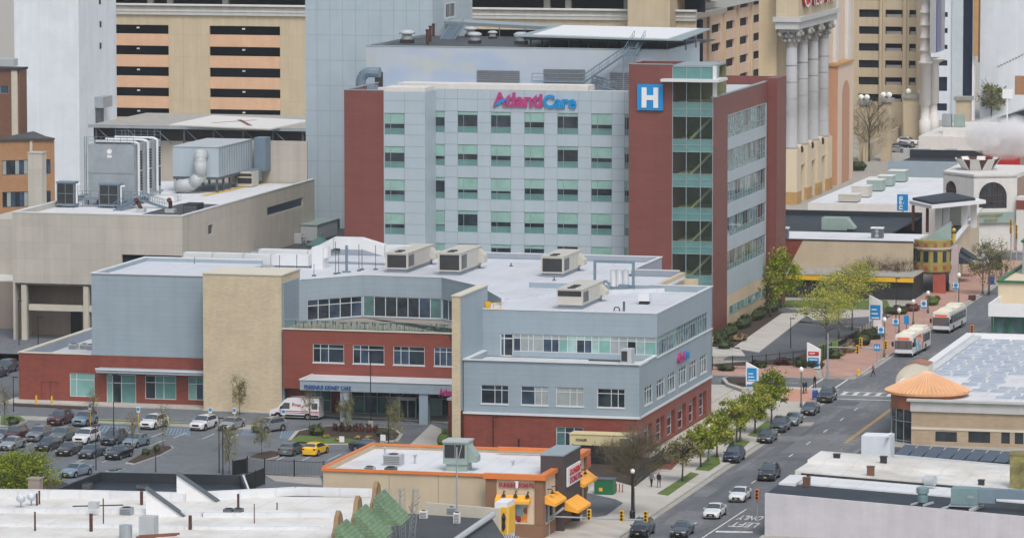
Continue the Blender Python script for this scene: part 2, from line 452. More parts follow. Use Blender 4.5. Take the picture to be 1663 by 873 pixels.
# --- right wing, third storey
rib = (-141.0 + 145.3,145.3 + XR - .05,10.95,13.0)
mb = MB()
facade(mb,(-145.3,552.6),(1,0),145.3 + XR,10.3,15.8,[(4.3,5.9,10.32,13.05),(5.9,145.3 + XR - .1,10.95,13.05)],.15)
facade(mb,(XR,552.6),(0,1),31.6,10.75,15.8,[(.1,28.8,10.8,13.05)],.15)
mb.box(-145.3,XR,584.0,584.2,5,15.8)
mb.build('third_storey_wall','grey_siding',CL)
npan = 22
gl = ('glass_pale','glass_aqua','glass_dark','glass_blue','blind_white')
seq = [3,4,4,4,3,3,1,0,2,3,0,1,4,4,2,0,1,1]
us = [0,.05,.105,.14,.21,.27,.32,.38,.445,.5,.55,.6,.68,.74,.8,.86,.92,1]
window(CL,(-145.3,552.6),(1,0),(5.9,145.3 + XR - .1,10.95,13.05),us,(0,.74,1),gl,lambda i,j: (0 if 6 < i < 12 else 4) if j else seq[i],label='long third floor ribbon window with pale reflections')  # pane tones picked from a fixed list
us = [i / 21 for i in range(22)]
window(CL,(XR,552.6),(0,1),(.1,28.8,10.8,13.05),us,(0,.74,1),('glass_ribbon','glass_aqua','glass_blue','glass_pale'),lambda i,j: (3 if i < 8 else 0) if j else R.choice([0,0,1,2,0]),'frame_grey',.05)
window(CL,(-145.3,552.6),(1,0),(4.3,5.9,10.32,13.05),(0,.3,1),(0,.78,1),('glass_dark','glass_blue'),lambda i,j: 1 - i,fw=.12,name='terrace_door')
for i,h in enumerate(win2):
 window(CL,(-143,543.2),(1,0),h,(0,.5,.75,1),(0,.74,1),('glass_dark','blind_white','glass_blue'),lambda a,b,i=i: ((0,0,0),(2,1,1),(1,1,1),(0,0,0))[i][a],sill=.06)
for h in s2:
 window(CL,(XR,543.2),(0,1),h,(0,.33,.66,1),(0,.76,1),('glass_green','glass_blue','glass_dark'),sill=.06)
window(CL,(-143,543.25),(1,0),gwin[0],(0,.33,.66,1),(0,.74,1),('glass_green','glass_dark'))
for h in gside:
 window(CL,(XR - .05,543.25),(0,1),h,(0,.5,1),(0,.35,.7,1),('blind_white','glass_dark','glass_blue'),lambda i,j: (2,1,0)[j] if R.random() < .7 else 1,depth=.55)
 # terrace floor, roofs
mb = MB(); mb.box(-142.6,XR - .3,543.4,552.55,10.0,10.25); mb.build('terrace_deck','roof_silver',CL)
mb = MB()
mb.prism([(-145.2,552.9),(XR - .3,552.9),(XR - .3,583.9),(-129,583.9),(-129,601),(-136.8,601),(-136.8,618.7),(-180,618.7),(-184,605),(-184,580.3),(-173.9,580.3),(-173.9,578.9),(-167.5,586.4),(-157,585.9),(-149.7,576.7),(-145.2,567.5)],14.9,15.15)
mb.build('main_roof','roof_white',CL)
# roof ridge where the two membranes meet
def para(pts,w,z0,z1,m=0,q=None):
 for a,b in zip(pts,pts[1:]):
  a = Vector((a[0],a[1],0)); b = Vector((b[0],b[1],0)); d = (b - a).normalized(); c = (a + b) / 2
  (q or mb).obox(c,d,(b - a).length,w,z0,z1,m)
def parapets(rows,mat,name):
 for pts,w,z0,z1 in rows:
  q = MB(); para(pts,w,z0,z1,q=q); q.build(name,mat,CL)
parapets((([(-145.2,552.8),(XR - .32,552.8)],.25,15.0,15.82),([(XR - .18,552.66),(XR - .18,583.9)],.27,15.0,15.82),([(XR - .1,584.35),(-130,584.35)],.25,5,15.83),
 ([(-180,619.2),(-136.4,619.2)],.4,0,15.85),([(-136.2,602.3),(-136.2,619.0)],.35,0,15.85),([(-136.0,602.0),(-129.9,602.0)],.35,0,15.85)),'parapet_inner','parapet')
parapets((([(-145.35,552.75),(XR + .05,552.75)],.42,15.83,15.93),([(XR - .16,552.97),(XR - .16,584.1)],.42,15.83,15.93),([(XR + .05,584.35),(-130,584.35)],.4,15.84,15.94),
 ([(-180,619.2),(-136.0,619.2)],.5,15.85,15.95),([(-136.2,602.3),(-136.2,618.9)],.45,15.85,15.95),([(-136.0,602.0),(-129.95,602.0)],.45,15.86,15.96)),'white_trim','parapet_coping')
# cream wall at the far right of the roof
mb = MB(); mb.box(-129.8,-129.3,585,602.2,0,15.7); mb.box(-129.29,yx(1133,601.6,450),601.6,602.1,0,14.9); mb.build('stone_wall','cream_stone',CL)
# low roof hump
mb = MB(); para([(-145.2,567.6),(-140,577),(-128,583.8)],.5,15.1,15.55); para([(-140,577),(-136.6,601)],.4,15.1,15.4); mb.build('roof_kerb','roof_white',CL)
# --- stone fin
mb = MB(); mb.box(-144.1,-143.1,542.4,554.8,5.0,18.4,1); mb.box(-144.15,-143.14,542.2,542.39,0,18.4,0); mb.build('stone_fin',['cream_stone','grey_siding'],CL)
mb = MB(); mb.box(-144.2,-143.0,542.1,554.9,18.4,18.55); mb.build('fin_coping','cream_cap',CL)
mb = MB(); mb.box(-142.9,-142.8,545.6,546.6,15.2,17.4); mb.box(-141.5,-141.4,545.6,546.6,15.2,17.4)
mb = MB()
for x,y in ((-143.0,553.8),(-142.2,554.2),(-141.4,554.6)):
 mb.tube((x,y,15.1),(x,y,16.4),.06)
mb.path([(-143.0,553.8,16.4),(-141.4,554.6,16.4)],.06); mb.path([(-143.0,553.8,15.8),(-141.4,554.6,15.8)],.06); mb.box(-143.05,-142.5,553.5,554.0,15.15,16.6)
mb.build('safety_gate','yellow',CL)
# --- recessed terrace on the second floor
poly = [(-174.2,577.9),(-167.5,586.2),(-157.0,585.6),(-149.7,576.5),(-143.6,563.4)]
wallb = MB(); glzs = []
for k,(a,b) in enumerate(zip(poly,poly[1:])):
 L = math.hypot(b[0] - a[0],b[1] - a[1])
 hs = {0: (2.2,L - .03),1: (.03,L - .03),2: (.03,L - .3),3: (.3,L - 3)}[k]
 facade(wallb,a,(b[0] - a[0],b[1] - a[1]),L,10.6,15.95,[(hs[0],hs[1],10.75,13.35)],.12)
 n = {0: 5,1: 7,2: 6,3: 7}[k]
 window(CL,a,(b[0] - a[0],b[1] - a[1]),(hs[0],hs[1],10.75,13.35),[i / n for i in range(n + 1)],(0,1) if k else (0,.7,1),('glass_dark','glass_dark','glass_green','glass_blue'),lambda i,j,k=k: 2 if (i == 0 and k == 1) or (i == 6 and k == 1) else R.choice((0,0,1,3)),fw=.09,name='terrace_window')
wallb.build('terrace_wall','grey_siding',CL)
mb = MB()
for a,b in zip(poly,poly[1:]):
 A = Vector((a[0],a[1],0)); B = Vector((b[0],b[1],0)); d = (B - A).normalized(); nn = Vector((-d.y,d.x,0))
 mb.obox((A + B) / 2 + nn * .12,d,(B - A).length,.35,15.952,16.05)
mb.build('terrace_coping','white_trim',CL)
mb = MB(); mb.prism([(-173.6,571.7),(-144.2,571.7),(-144.2,563.5),(-149.6,576.6),(-157,585.7),(-167.4,586.3),(-174,578)],10.3,10.55); mb.build('terrace_floor','brown_wall',CL)
mb = MB()
for a,b in ((-173.4,-152.0),):
 n = 10
 for i in range(n):
  mb.box(a + (b - a) * i / n + .03,a + (b - a) * (i + 1) / n - .03,571.62,571.65,10.62,11.75)
mb.build('terrace_glass_rail','glass_clear',CL)
mb = MB(); mb.box(-173.5,-152,571.58,571.68,11.75,11.82); mb.build('terrace_handrail','frame_grey',CL)
# --- red centre
cw = []
for a,b in ((508,558.6),(573,624),(638.6,689.6),(704.8,745)):
 cw.append((yx(a,571.5,575) + 173.6,yx(b,571.5,575) + 173.6,6.55,8.85))
mb = MB(); facade(mb,(-173.6,571.5),(1,0),30.5,3.2,10.55,cw); mb.build('red_front','red_panel',CL)
mb = MB(); mb.box(-173.7,-143.2,571.38,571.9,10.55,10.68); mb.build('ledge','cream_cap',CL)
for h in cw:
 window(CL,(-173.6,571.5),(1,0),h,(0,.24,.5,1),(0,.76,1),('glass_blue','glass_dark','blind_white'),lambda i,j: R.choice((0,1,1,0)),sill=.05)
 # lobby under the canopy
mb = MB(); facade(mb,(-173.6,573.5),(1,0),30.5,0,3.3,[(3,5.6,0.15,3.1),(8.2,21.5,.1,3.15),(25,29.5,.8,2.9)]); mb.build('lobby_wall','red_panel',CL)
window(CL,(-173.6,573.5),(1,0),(3,5.6,.15,3.1),(0,.5,1),(0,.5,1),('glass_green','glass_teal'),name='lobby_window')
window(CL,(-173.6,573.5),(1,0),(8.2,21.5,.1,3.15),[i / 8 for i in range(9)],(0,.7,1),('glass_dark','glass_green','glass_pale','glass_blue'),name='lobby_window')
window(CL,(-173.6,573.5),(1,0),(25,29.5,.8,2.9),(0,.33,.66,1),(0,.7,1),('glass_green','glass_blue'),name='lobby_window')
mb = MB(); facade(mb,(-158.6,571.2),(1,0),2.2,0,2.6,[(.1,1.05,.02,2.2),(1.15,2.1,.02,2.2)]); mb.box(-158.6,-156.4,571.35,573.4,2.45,2.6); mb.build('entrance_vestibule','frame_white',CL)
mb = MB(); mb.box(-158.5,-157.55,571.28,571.3,.02,2.2); mb.box(-157.45,-156.5,571.28,571.3,.02,2.2); mb.build('entrance_door','glass_dark',CL)
ya = 566.0
xa,xb = yx(487,ya,612),yx(745,ya,615)
mb = MB(); mb.box(xa,xb,ya,571.45,4.55,5.0,0); mb.box(xa,xb,ya,571.46,3.75,4.55,0)
mb.build('canopy','grey_siding',CL)
mb = MB(); mb.box(xa - .1,xb + .05,ya - .1,ya + .2,5.0,5.12); mb.box(xa - .1,xa + .2,ya + .2,571.4,5.0,5.12); mb.build('canopy_coping','white_trim',CL)
mb = MB(); mb.box(xa + .3,xb,ya + .3,571.4,5.0,5.06); mb.build('canopy_roof','roof_silver',CL)
for px in (552,680):
 x = yx(px,ya,640); mb = MB(); mb.box(x,x + 1.1,ya + .15,ya + 1.25,0,3.75); mb.build('canopy_column','grey_siding',CL)
letters('canopy_lettering','FRESENIUS KIDNEY CARE',(yx(494,ya,615),ya,3.92),(1,0,0),yx(570,ya,615) - yx(494,ya,615),.5,'blue_deep',CL,bold=.02)
xs = yx(713,ya,625)
letters('entrance_sign','Atlanti',(xs,ya - .05,3.6),(1,0,0),2.2,.95,'magenta',CL,bold=.03)
# --- stone block
mb = MB(); mb.box(-184.1,-173.9,572.0,580,0,17.1); mb.build('stone_block','cream_stone',CL)
mb = MB(); mb.box(-184.2,-173.8,571.9,580.1,17.1,17.25); mb.build('stone_coping','cream_cap',CL)
mb = MB(); mb.box(-173.88,-173.62,572.2,579,0,16.2); mb.build('stone_block_flank','grey_dark',CL)
# --- left wing
lw = [(-203.1,-199.8,.7,3.7),(-198.2,-194.3,.02,3.7),(-193.1,-189.0,.7,3.7),(-187.4,-184.25,.75,3.65)]
lh = [(a + 209.9,b + 209.9,c,d) for a,b,c,d in lw]
mb = MB(); facade(mb,(-209.9,576),(1,0),25.75,0,6.05,lh + [(3.0,5.3,.02,2.5)]); mb.box(-209.9,-209.5,576.2,604.2,0,6.05); mb.box(-209.9,-184,603.8,604.2,0,6.05); mb.build('left_wing_wall','red_brick',CL)
mb = MB(); mb.box(-206.88,-205.78,576.08,576.12,.02,2.48); mb.box(-205.73,-204.63,576.08,576.12,.02,2.48); mb.build('service_door','red_brick',CL)
mb = MB(); mb.box(-210.0,-200.2,575.9,576.3,6.05,6.2); mb.box(-210.0,-209.4,576.3,604.3,6.05,6.2); mb.box(-209.4,-200,603.8,604.3,6.05,6.2); mb.build('left_wing_coping','cream_cap',CL)
mb = MB(); mb.box(-209.49,-209.4,576.4,603.7,4.9,6.05); mb.box(-209.4,-200,603.7,603.79,4.9,6.05); mb.build('left_wing_parapet','parapet_inner',CL)
mb = MB(); mb.box(-209.45,-200.1,576.3,603.7,4.7,4.9); mb.build('left_wing_roof','roof_white',CL)
mb = MB()
for q in ((-200.1,-184.1,575.97,576.3),(-200.1,-199.8,576.3,597.3),(-199.8,-184.1,597.0,597.3)): mb.box(*q,6.06,16.35)
mb.build('upper_block_wall','grey_siding',CL)
mb = MB()
mb.box(-200.18,-184.11,575.85,576.3,16.36,16.5); mb.box(-200.18,-199.8,576.3,597.4,16.36,16.5); mb.box(-199.8,-184.1,597.0,597.4,16.36,16.5); mb.build('upper_block_coping','white_trim',CL)
mb = MB(); mb.box(-199.8,-184.1,576.3,597,15.6,15.9); mb.build('upper_block_roof','roof_white',CL)
g4 = ('glass_aqua','glass_dark','glass_blue','glass_teal')
window(CL,(-209.9,576),(1,0),lh[0],(0,.27,1),(0,.72,1),g4,lambda i,j: 0,fw=.08)
window(CL,(-209.9,576),(1,0),lh[1],(0,.2,.5,1),(0,.7,1),g4,lambda i,j: (0,1,3)[i],fw=.09,name='glazed_entrance')
window(CL,(-209.9,576),(1,0),lh[2],(0,.33,.6,1),(0,.7,1),g4,lambda i,j: R.choice((1,2,0,3)),fw=.08)
window(CL,(-209.9,576),(1,0),lh[3],(0,.33,.62,1),(0,.7,1),g4,lambda i,j: R.choice((3,2,0,0)),fw=.08)
mb = MB(); mb.box(-199.0,-184.15,574.2,575.96,4.05,4.55); mb.build('sunshade','grey_siding',CL); mb = MB(); mb.box(-199.05,-184.15,574.1,574.19,4.4,4.65); mb.build('sunshade_edge','white_trim',CL)
mb = MB(); mb.box(yx(769,543.2,725),yx(790,543.2,725),543.17,543.22,.02,2.3); mb.build('side_door','red_panel',CL)
# lettering on the street side
mb_y0 = 565.0
for s,m,u0,u1 in (('Atlanti','magenta',0,3.9),('Care','blue_sign',4.0,6.4)):
 letters('wall_lettering',s,(XR,563.6 + u0,8.65),(0,1,0),u1 - u0,1.15 if m == 'blue_sign' else 1.2,m,CL,.2,.03)
 # ================================================================ HOSPITAL
HO = thing('hospital','tall hospital with pale metal panels, brick red corners and a glazed stair','hospital',(-165,690,0))
YA,YM,XH = 666.5,672.5,-139.0
rows = [30.85 - 4.77 * k for k in range(5)]
WH = 3.12
cols = [(703.8,722.5),(743,775.8),(797,829.8),(851.3,884),(904.8,938.9),(959.8,994),(1014,1024)]
XL = yx(690,YA,145) # right flank of the left pale block
hm = [(yx(a,YM,250) - XL,yx(b,YM,250) - XL) for a,b in cols]
holes = [(a,min(b,yx(1023,YA,250) - XL - .0),z - WH,z) for a,b in hm for z in rows]
mb = MB(); facade(mb,(XL,YM),(1,0),-151.3 - XL,0,34.0,holes,.15); mb.build('panel_wall','metal_pale',HO)
xa_ = yx(623,YA,145); xw0,xw1 = yx(624.3,YA,200),yx(657,YA,200)
hb = [(xw0 - xa_,xw1 - xa_,z - WH,z) for z in rows]
mb = MB(); facade(mb,(xa_,YA),(1,0),XL - xa_,0,33.9,hb,.15); mb.box(XL - .3,XL - .002,YA + .02,YM,0,33.9); mb.build('pale_block','metal_pale',HO)
glz = ('blind_aqua','glass_dark','glass_teal','blind_white')
def ward_window(o,d,h,narrow=False):
 s = .29 + R.choice((.06,.12,.16,.2,.22,.27,.32,.42,.55,.68)); us = (0,.3,1) if not narrow else (0,1)
 w = window(HO,o,d,h,us,(0,.29,s,1),glz,lambda i,j: (2,1,0)[j],'frame_grey',.06,.1)
for (a,b) in hm:
 for z in rows: ward_window((XL,YM),(1,0),(a,b,z - WH,z),a == hm[0][0])
for h in hb: ward_window((xa_,YA),(1,0),h)
# joints of the cladding, following the windows
mb = MB()
def hj(x0,x1,y,z): mb.box(x0,x1,y - .006,y + .02,z - .03,z + .03)
def vj(x,y,z0,z1): mb.box(x - .025,x + .025,y - .004,y + .02,z0,z1)
for z in rows:
 for (a,b),(c,e) in zip(hm,hm[1:]):
  hj(XL + b,XL + c,YM,z); hj(XL + b,XL + c,YM,z - WH); hj(XL + b,XL + c,YM,z - 1.6)
 for u in (a for ab in hm for a in ab):
  vj(XL + u,YM,z - 4.77,z - WH)
 hj(xw1,XL,YA,z); hj(xw1,XL,YA,z - WH); hj(xw1,XL,YA,z - 1.6)
 vj(xw1,YA,z - 4.77,z)
for u in (a for ab in hm for a in ab): vj(XL + u,YM,30.85,34)
vj(xw1,YA,30.85,33.8)
for z in (32.6,): hj(XL,-151.3,YM,z); hj(xa_,XL,YA,z)
mb.build('cladding_joints','joint_grey',HO)
# parapets
mb = MB(); mb.box(xa_,XL,YA + .1,YA + 5,33.9,34.5); mb.build('white_parapet','white_dirty',HO)
mb = MB(); mb.box(xa_ + .4,XL + 22.5,YM - .02,YM + 4,34.0,34.75); mb.build('white_parapet','white_dirty',HO)
mb = MB(); mb.box(XL + 22.6,-151.3,YM - .02,YM + .4,34.0,34.15); mb.build('parapet_coping','white_trim',HO)
mb = MB(); mb.box(-193,-151.2,YM + .4,684,33.2,33.4); mb.build('roof','roof_silver',HO)
# left red wing
xr0 = yx(559,YA,200)
mb = MB(); mb.box(xr0,xa_ - .003,YA - .05,YA + .25,0,34.0); mb.box(xr0,xr0 + .3,YA + .26,683.9,0,34.0); mb.build('red_wing','red_clad',HO)
mb = MB(); mb.box(xr0 - .05,xa_,YA - .1,YA + .3,34.0,34.12); mb.box(xr0 - .05,xr0 + .35,YA + .3,684,34.0,34.12); mb.build('red_wing_coping','frame_grey',HO)
mb = MB(); mb.box(xr0 + .3,xa_,YA + .3,684,32.4,32.6); mb.build('red_wing_roof','roof_dark',HO)
# right red tower with glazed stair
xs0,xs1 = yx(1092,YA,300),yx(1157.3,YA,300)
mb = MB(); mb.box(-151.3,xs0,YA,YA + .3,0,38.3); mb.box(-151.3,-151.0,YA + .31,676,0,38.3); mb.build('red_tower','red_clad',HO)
mb = MB(); mb.box(-151.0,xs0,675.7,676,33,38.25); mb.box(xs0 - .3,xs0,YA + .31,675.7,0,38.2); mb.build('red_tower_back','red_clad',HO)
mb = MB(); mb.box(-151.35,xs0,YA - .04,YA + .35,38.3,38.42); mb.build('red_tower_coping','frame_grey',HO)
XS = xs1
mb = MB(); mb.box(xs0,XS,675.5,675.8,0,38.1); mb.build('stair_back_wall','olive_inside',HO)
mb = MB(); mb.box(xs0 + .02,XS,YA + .1,675.4,38.0,38.3); mb.build('stair_roof','frame_grey',HO)
zt = lambda py: yp(1120,py,YA).z
bands = [(166.6,189.4),(226.5,246.7),(282.8,303.5),(338,358),(392,412),(447,468),(502,524)]
bz = [(zt(b),zt(a)) for a,b in bands]
vs_ = (xs0,yx(1114.5,YA,300),yx(1137.6,YA,300),xs1)
def pane(name,z0,z1,mat):
 q = MB()
 for k in range(3): q.face([(vs_[k],YA,z0),(vs_[k + 1],YA,z0),(vs_[k + 1],YA,z1),(vs_[k],YA,z1)])
 q.face([(XS,YA,z0),(XS,670.8,z0),(XS,670.8,z1),(XS,YA,z1)]) if z0 > 33.5 else None
 return q.build(name,mat,HO)
z = 37.95
pane('stair_glass',zt(129),z,'glass_teal')
z = zt(129)
for lo,hi in bz:
 pane('stair_glass',hi,z,'glass_stair'); pane('spandrel',lo,hi,'glass_teal'); z = lo
pane('stair_glass',0,z,'glass_stair')
mb = MB()
for x in vs_: mb.box(x - .05,x + .05,YA - .08,YA - .002,0,38)
for lo,hi in bz:
 for q in (lo,hi,(lo + hi) / 2 + .1): mb.box(xs0,xs1,YA - .06,YA - .003,q - .04,q + .04)
mb.build('curtain_wall_frame','frame_grey',HO)
mb = MB(); mb.box(XS - .02,XS + .5,YA - .12,YA + .5,33.9,38.2); mb.build('corner_post','white_trim',HO)
for lo,hi in bz:
 q = MB(); z0 = lo - 3.1
 A,B = (vs_[1] + .2,z0),(vs_[3] - .3,lo + .15)
 q.prism([(A[0],668),(B[0],668),(B[0],669.6),(A[0],669.6)],z0 - .5,lambda x,y,A=A,B=B: A[1] + (x - A[0]) / (B[0] - A[0]) * (B[1] - A[1]))
 i = len(q.v)
 q.v[0:4] = [(v[0],v[1],A[1] - .45 + (v[0] - A[0]) / (B[0] - A[0]) * (B[1] - A[1])) for v in q.v[0:4]]
 q.build('stair_flight','stair_cream',HO)
 q = MB(); q.box(xs0 + .1,xs1 - .1,669.8,675,hi - .5,hi - .1); q.build('stair_landing','stair_cream',HO)
mb = MB(); za = zt(131); mb.box(yx(1073,664.8,131),-138.0,664.6,671,za - .1,za + .25); mb.build('roof_visor','white_trim',HO)
# street side
mb = MB(); mb.box(xs1 + .05,XH,YA,676.0,0,33.7)
facade(mb,(XH,676),(0,1),28.6,30.7,33.7,[]); mb.build('red_return','red_clad',HO)
mb = MB(); mb.box(XH - .5,XH + .05,YA - .03,704.8,33.71,33.85); mb.build('street_coping','frame_grey',HO)
zs_ = lambda py: xp(1182,py,XH).z
sb = [(188.3,224.7),(244,279.7),(296.7,331.5),(353.5,386),(408,440)]
mb = MB(); hs_ = [(.05,28.2,zs_(b),zs_(a)) for a,b in sb]
facade(mb,(XH,676.02),(0,1),28.5,zs_(479),30.68,hs_,.12); mb.build('street_wall','metal_pale',HO)
mb = MB(); mb.box(XH - .3,XH - .01,676.03,704.6,0,zs_(479) - .01); mb.build('street_base','tan_base',HO)
for h in hs_:
 window(HO,(XH,676.02),(0,1),h,[i / 15 for i in range(16)],(0,.3,1),('glass_ribbon','glass_teal','glass_green','glass_dark'),lambda i,j: R.choice((0,0,1)) if j == 0 else R.choice((0,0,0,2,3)),'frame_grey',.06)
hlow = (1.5,28,2.0,3.2)
mb = MB()
window(HO,(XH,676.02),(0,1),hlow,[i / 10 for i in range(11)],(0,1),('glass_teal','glass_pale'),None,'frame_grey',.06,-.02)
mb = MB(); mb.box(XH - .3,XH + 1.4,705.4,712.6,0,34.2); mb.box(XH - .29,XH - .01,704.6,705.4,0,33.7); mb.build('red_fin','red_clad',HO)
mb = MB(); mb.box(XH - 13,XH - .3,712.2,712.5,30,34.1); mb.build('red_back','red_clad',HO)
mb = MB(); mb.box(-151,XH - .3,676.1,712,32.6,32.8); mb.build('street_roof','roof_silver',HO)
# penthouse
XP0,XP1,YP = -194.8,-149.5,684.0
mb = MB(); mb.box(XP0,XP1 - .02,YP,YP + .3,33.2,39.35); mb.build('mural_wall','mural',HO)
mb = MB(); mb.box(XP1 - .3,XP1,YP + .3,706,33,39.35); mb.build('penthouse_side','tower_panel',HO); mb = MB(); mb.box(XP0,XP0 + .3,YP + .3,718.8,33,39.35); mb.build('penthouse_side','tower_panel',HO)
mb = MB(); mb.box(XP0 + .3,XP1 - .3,YP + .3,718.8,39.0,39.15); mb.build('penthouse_roof','roof_dark',HO)
mb = MB(); mb.box(XP0 - .05,XP1 + .05,YP - .06,YP + .35,39.35,39.5); mb.box(XP0 - .05,XP0 + .35,YP + .36,718.8,39.35,39.5); mb.box(XP1 - .35,XP1 + .05,YP + .36,706,39.35,39.5); mb.build('penthouse_coping','frame_grey',HO)
for a,b,y0,y1 in ((775,844,113,142),(883,950,111,140),(990,1022,117,150)):
 q = MB(); x0,x1 = yx(a,YP),yx(b,YP); z1,z0 = yp(a,y0,YP).z,max(33.5,yp(a,y1,YP).z)
 n = 9
 for i in range(n): q.box(x0,x1,YP - .14,YP - .01,z0 + (z1 - z0) * i / n,z0 + (z1 - z0) * (i + .6) / n)
 q.build('louvre','louver',HO)
q = MB(); x0,x1 = yx(609,YP,140),yx(622,YP,140); q.box(x0,x1,YP - .06,YP - .01,33.2,35.6); q.build('roof_door','mech_dark',HO)
# open stairs from the roof to the helipad
def stair(name,a,b,w,parent=None,mat='steel_blue',side=(0,1,0),rail=1.1,steps=True):
 a = Vector(a); b = Vector(b); s = Vector(side).normalized() * w; q = MB()
 for o in (Vector((0,0,0)),s):
  q.tube(a + o,b + o,.13,n=4); q.tube(a + o + Vector((0,0,rail)),b + o + Vector((0,0,rail)),.05,n=5); q.tube(a + o + Vector((0,0,rail * .5)),b + o + Vector((0,0,rail * .5)),.03,n=4)
  for t in range(6):
   p = a + (b - a) * t / 5 + o; q.tube(p,p + Vector((0,0,rail)),.035,n=4)
 n = max(4,int((b - a).length / .35))
 for t in range(n):
  p = a + (b - a) * (t + .5) / n
  q.tube(p,p + s,.1,n=4)
 return q.build(name,mat,parent)
P = lambda px,py,y: yp(px,py,y)
RS = thing('roof_stair','blue grey steel stair climbing the mural wall from the hospital roof to the helipad','stair',(yx(950,682.5),682.5,33.4))
A = P(866,131,682.5); B = P(938,131,682.5); Cc = P(945,131,682.5); D = P(1012,90,682.5)
mb = MB(); mb.box(A.x,Cc.x + .6,681.8,683.2,A.z - .12,A.z); mb.build('landing','steel_blue',RS)
mb = MB(); mb.box(D.x,D.x + 2.1,681.8,683.2,D.z - .12,D.z); mb.build('landing','steel_blue',RS)
mb = MB()
for x in (A.x,(A.x + Cc.x) / 2,Cc.x + .5):
 mb.tube((x,681.8,A.z),(x,681.8,A.z + 1.1),.05,n=5)
mb.tube((A.x,681.8,A.z + 1.1),(Cc.x + .5,681.8,A.z + 1.1),.05,n=5); mb.tube((A.x,681.8,A.z + .55),(Cc.x + .5,681.8,A.z + .55),.04,n=5)
for x in (Cc.x,Cc.x + .5): mb.tube((x,681.85,33.4),(x,681.85,A.z - .12),.08,n=5)
for x in (D.x + .2,D.x + 1.8): mb.tube((x,681.85,33.4),(x,681.85,D.z - .12),.08,n=5)
mb.build('railing','steel_blue',RS)
stair('stair_flight',(Cc.x + .5,681.9,A.z),(D.x,681.9,D.z),1.2,RS)
stair('stair_flight',(D.x + .3,681.9,D.z),(D.x + 1.2,684.6,41.0),1.6,RS,side=(1,0,0))
stair('stair_flight',(P(960,131,683).x,683.2,A.z - .2),(P(1000,150,683).x,683.2,33.45),.7,RS)
# helipad
HP = thing('helipad','broad white helipad deck with grey safety apron raised over the hospital roof','helipad',(-158,695,39.2))
zh = 41.05
q0,q1 = gp(835,58,zh),gp(1107,65,zh); b0,b1 = gp(908,40,zh),gp(1155,46,zh)
mb = MB(); mb.prism([q0[:2],q1[:2],b1[:2],b0[:2]],zh - .18,zh - .02); mb.build('safety_apron','frame_grey',HP)
i0,i1 = gp(866,56.5,zh),gp(1085,63.5,zh); j0,j1 = gp(915,42,zh),gp(1135,47,zh)
mb = MB(); mb.prism([i0[:2],i1[:2],j1[:2],j0[:2]],zh - .02,zh + .1); mb.build('deck','white',HP)
mb = MB()
yy0 = max(YP + .6,q0.y + 1)
for t in range(9):
 x = q0.x + 2 + (q1.x - q0.x - 3) * t / 8; mb.tube((x,yy0 + 1,39.15),(x,yy0 + 1,zh - .2),.14,n=6); mb.tube((x,yy0 + 8,39.15),(x,yy0 + 8,zh - .2),.14,n=6)
mb.box(q0.x + 1,q1.x - 1,yy0 + .8,yy0 + 1.2,zh - .7,zh - .2); mb.box(q0.x + 1,q1.x - 1,yy0 + 7.8,yy0 + 8.2,zh - .7,zh - .2)
mb.build('support_frame','galv_dark',HP)
mb = MB(); w0,w1 = gp(700,33,zh),gp(905,44,zh); w2,w3 = gp(745,30,zh),gp(908,40,zh)
mb.prism([w0[:2],w1[:2],w3[:2],w2[:2]],zh - .55,zh - .05); mb.build('walkway','frame_grey',HP)
stair('access_stair',(yx(715,708,60),708,39.2),(yx(730,714,38),714,zh - .1),2.2,HP,side=(1,0,0))
mb = MB()
for t in range(5):
 p = w0.lerp(w1,.15 + .2 * t); mb.tube((p.x,p.y,39.15),(p.x,p.y,zh - .5),.1,n=6)
mb.build('walkway_post','galv_dark',HP)
# roof fans
fan_proto = None
FANS = [(661,70,1.3,'white mushroom fan near the left end of the hospital penthouse roof'),(771,71,1.15,'white mushroom fan in front of two others on the penthouse roof'),(764,60,1.05,'white mushroom fan behind the front fan beside the blue stair'),
 (800,63,.8,'small white roof fan between two larger ones on the penthouse'),(846,72,1.2,'white roof fan tucked under the front left corner of the helipad')]
for px,py,s,lab in FANS:
 p = gp(px,py,39.15); p.y = max(p.y,YP + 1.2)
 t = thing('roof_fan',lab,'roof fan',p,'fans on the penthouse roof')
 mb = MB(); mb.box(p.x - .7 * s,p.x + .7 * s,p.y - .7 * s,p.y + .7 * s,p.z,p.z + .4 * s); mb.build('curb','mech_dark',t)
 mb = MB(); mb.lathe(p.x,p.y,[(.75 * s,p.z + .4 * s),(.6 * s,p.z + .75 * s),(.55 * s,p.z + 1.0 * s),(.95 * s,p.z + 1.05 * s),(.9 * s,p.z + 1.3 * s),(.5 * s,p.z + 1.5 * s)],14); mb.build('hood','unit_grey',t,True)
for px,y0,y1,lab in ((694,50,73,'brown vent pipe at the front left of the penthouse roof'),(699,44,69,'brown vent pipe in the middle of three on the penthouse'),(704,40,60,'white topped vent pipe against the grey tower')):
 p = gp(px,y1,39.1); p.y = max(p.y,YP + .8); mb = MB(); h = (y1 - y0) / 11; mb.lathe(p.x,p.y,[(.22,39.1),(.22,39.1 + h),(.3,39.12 + h),(.3,39.3 + h)],10)
 tag(mb.build('vent_pipe','brown_pipe'),lab,'vent pipe','vent pipes on the penthouse')
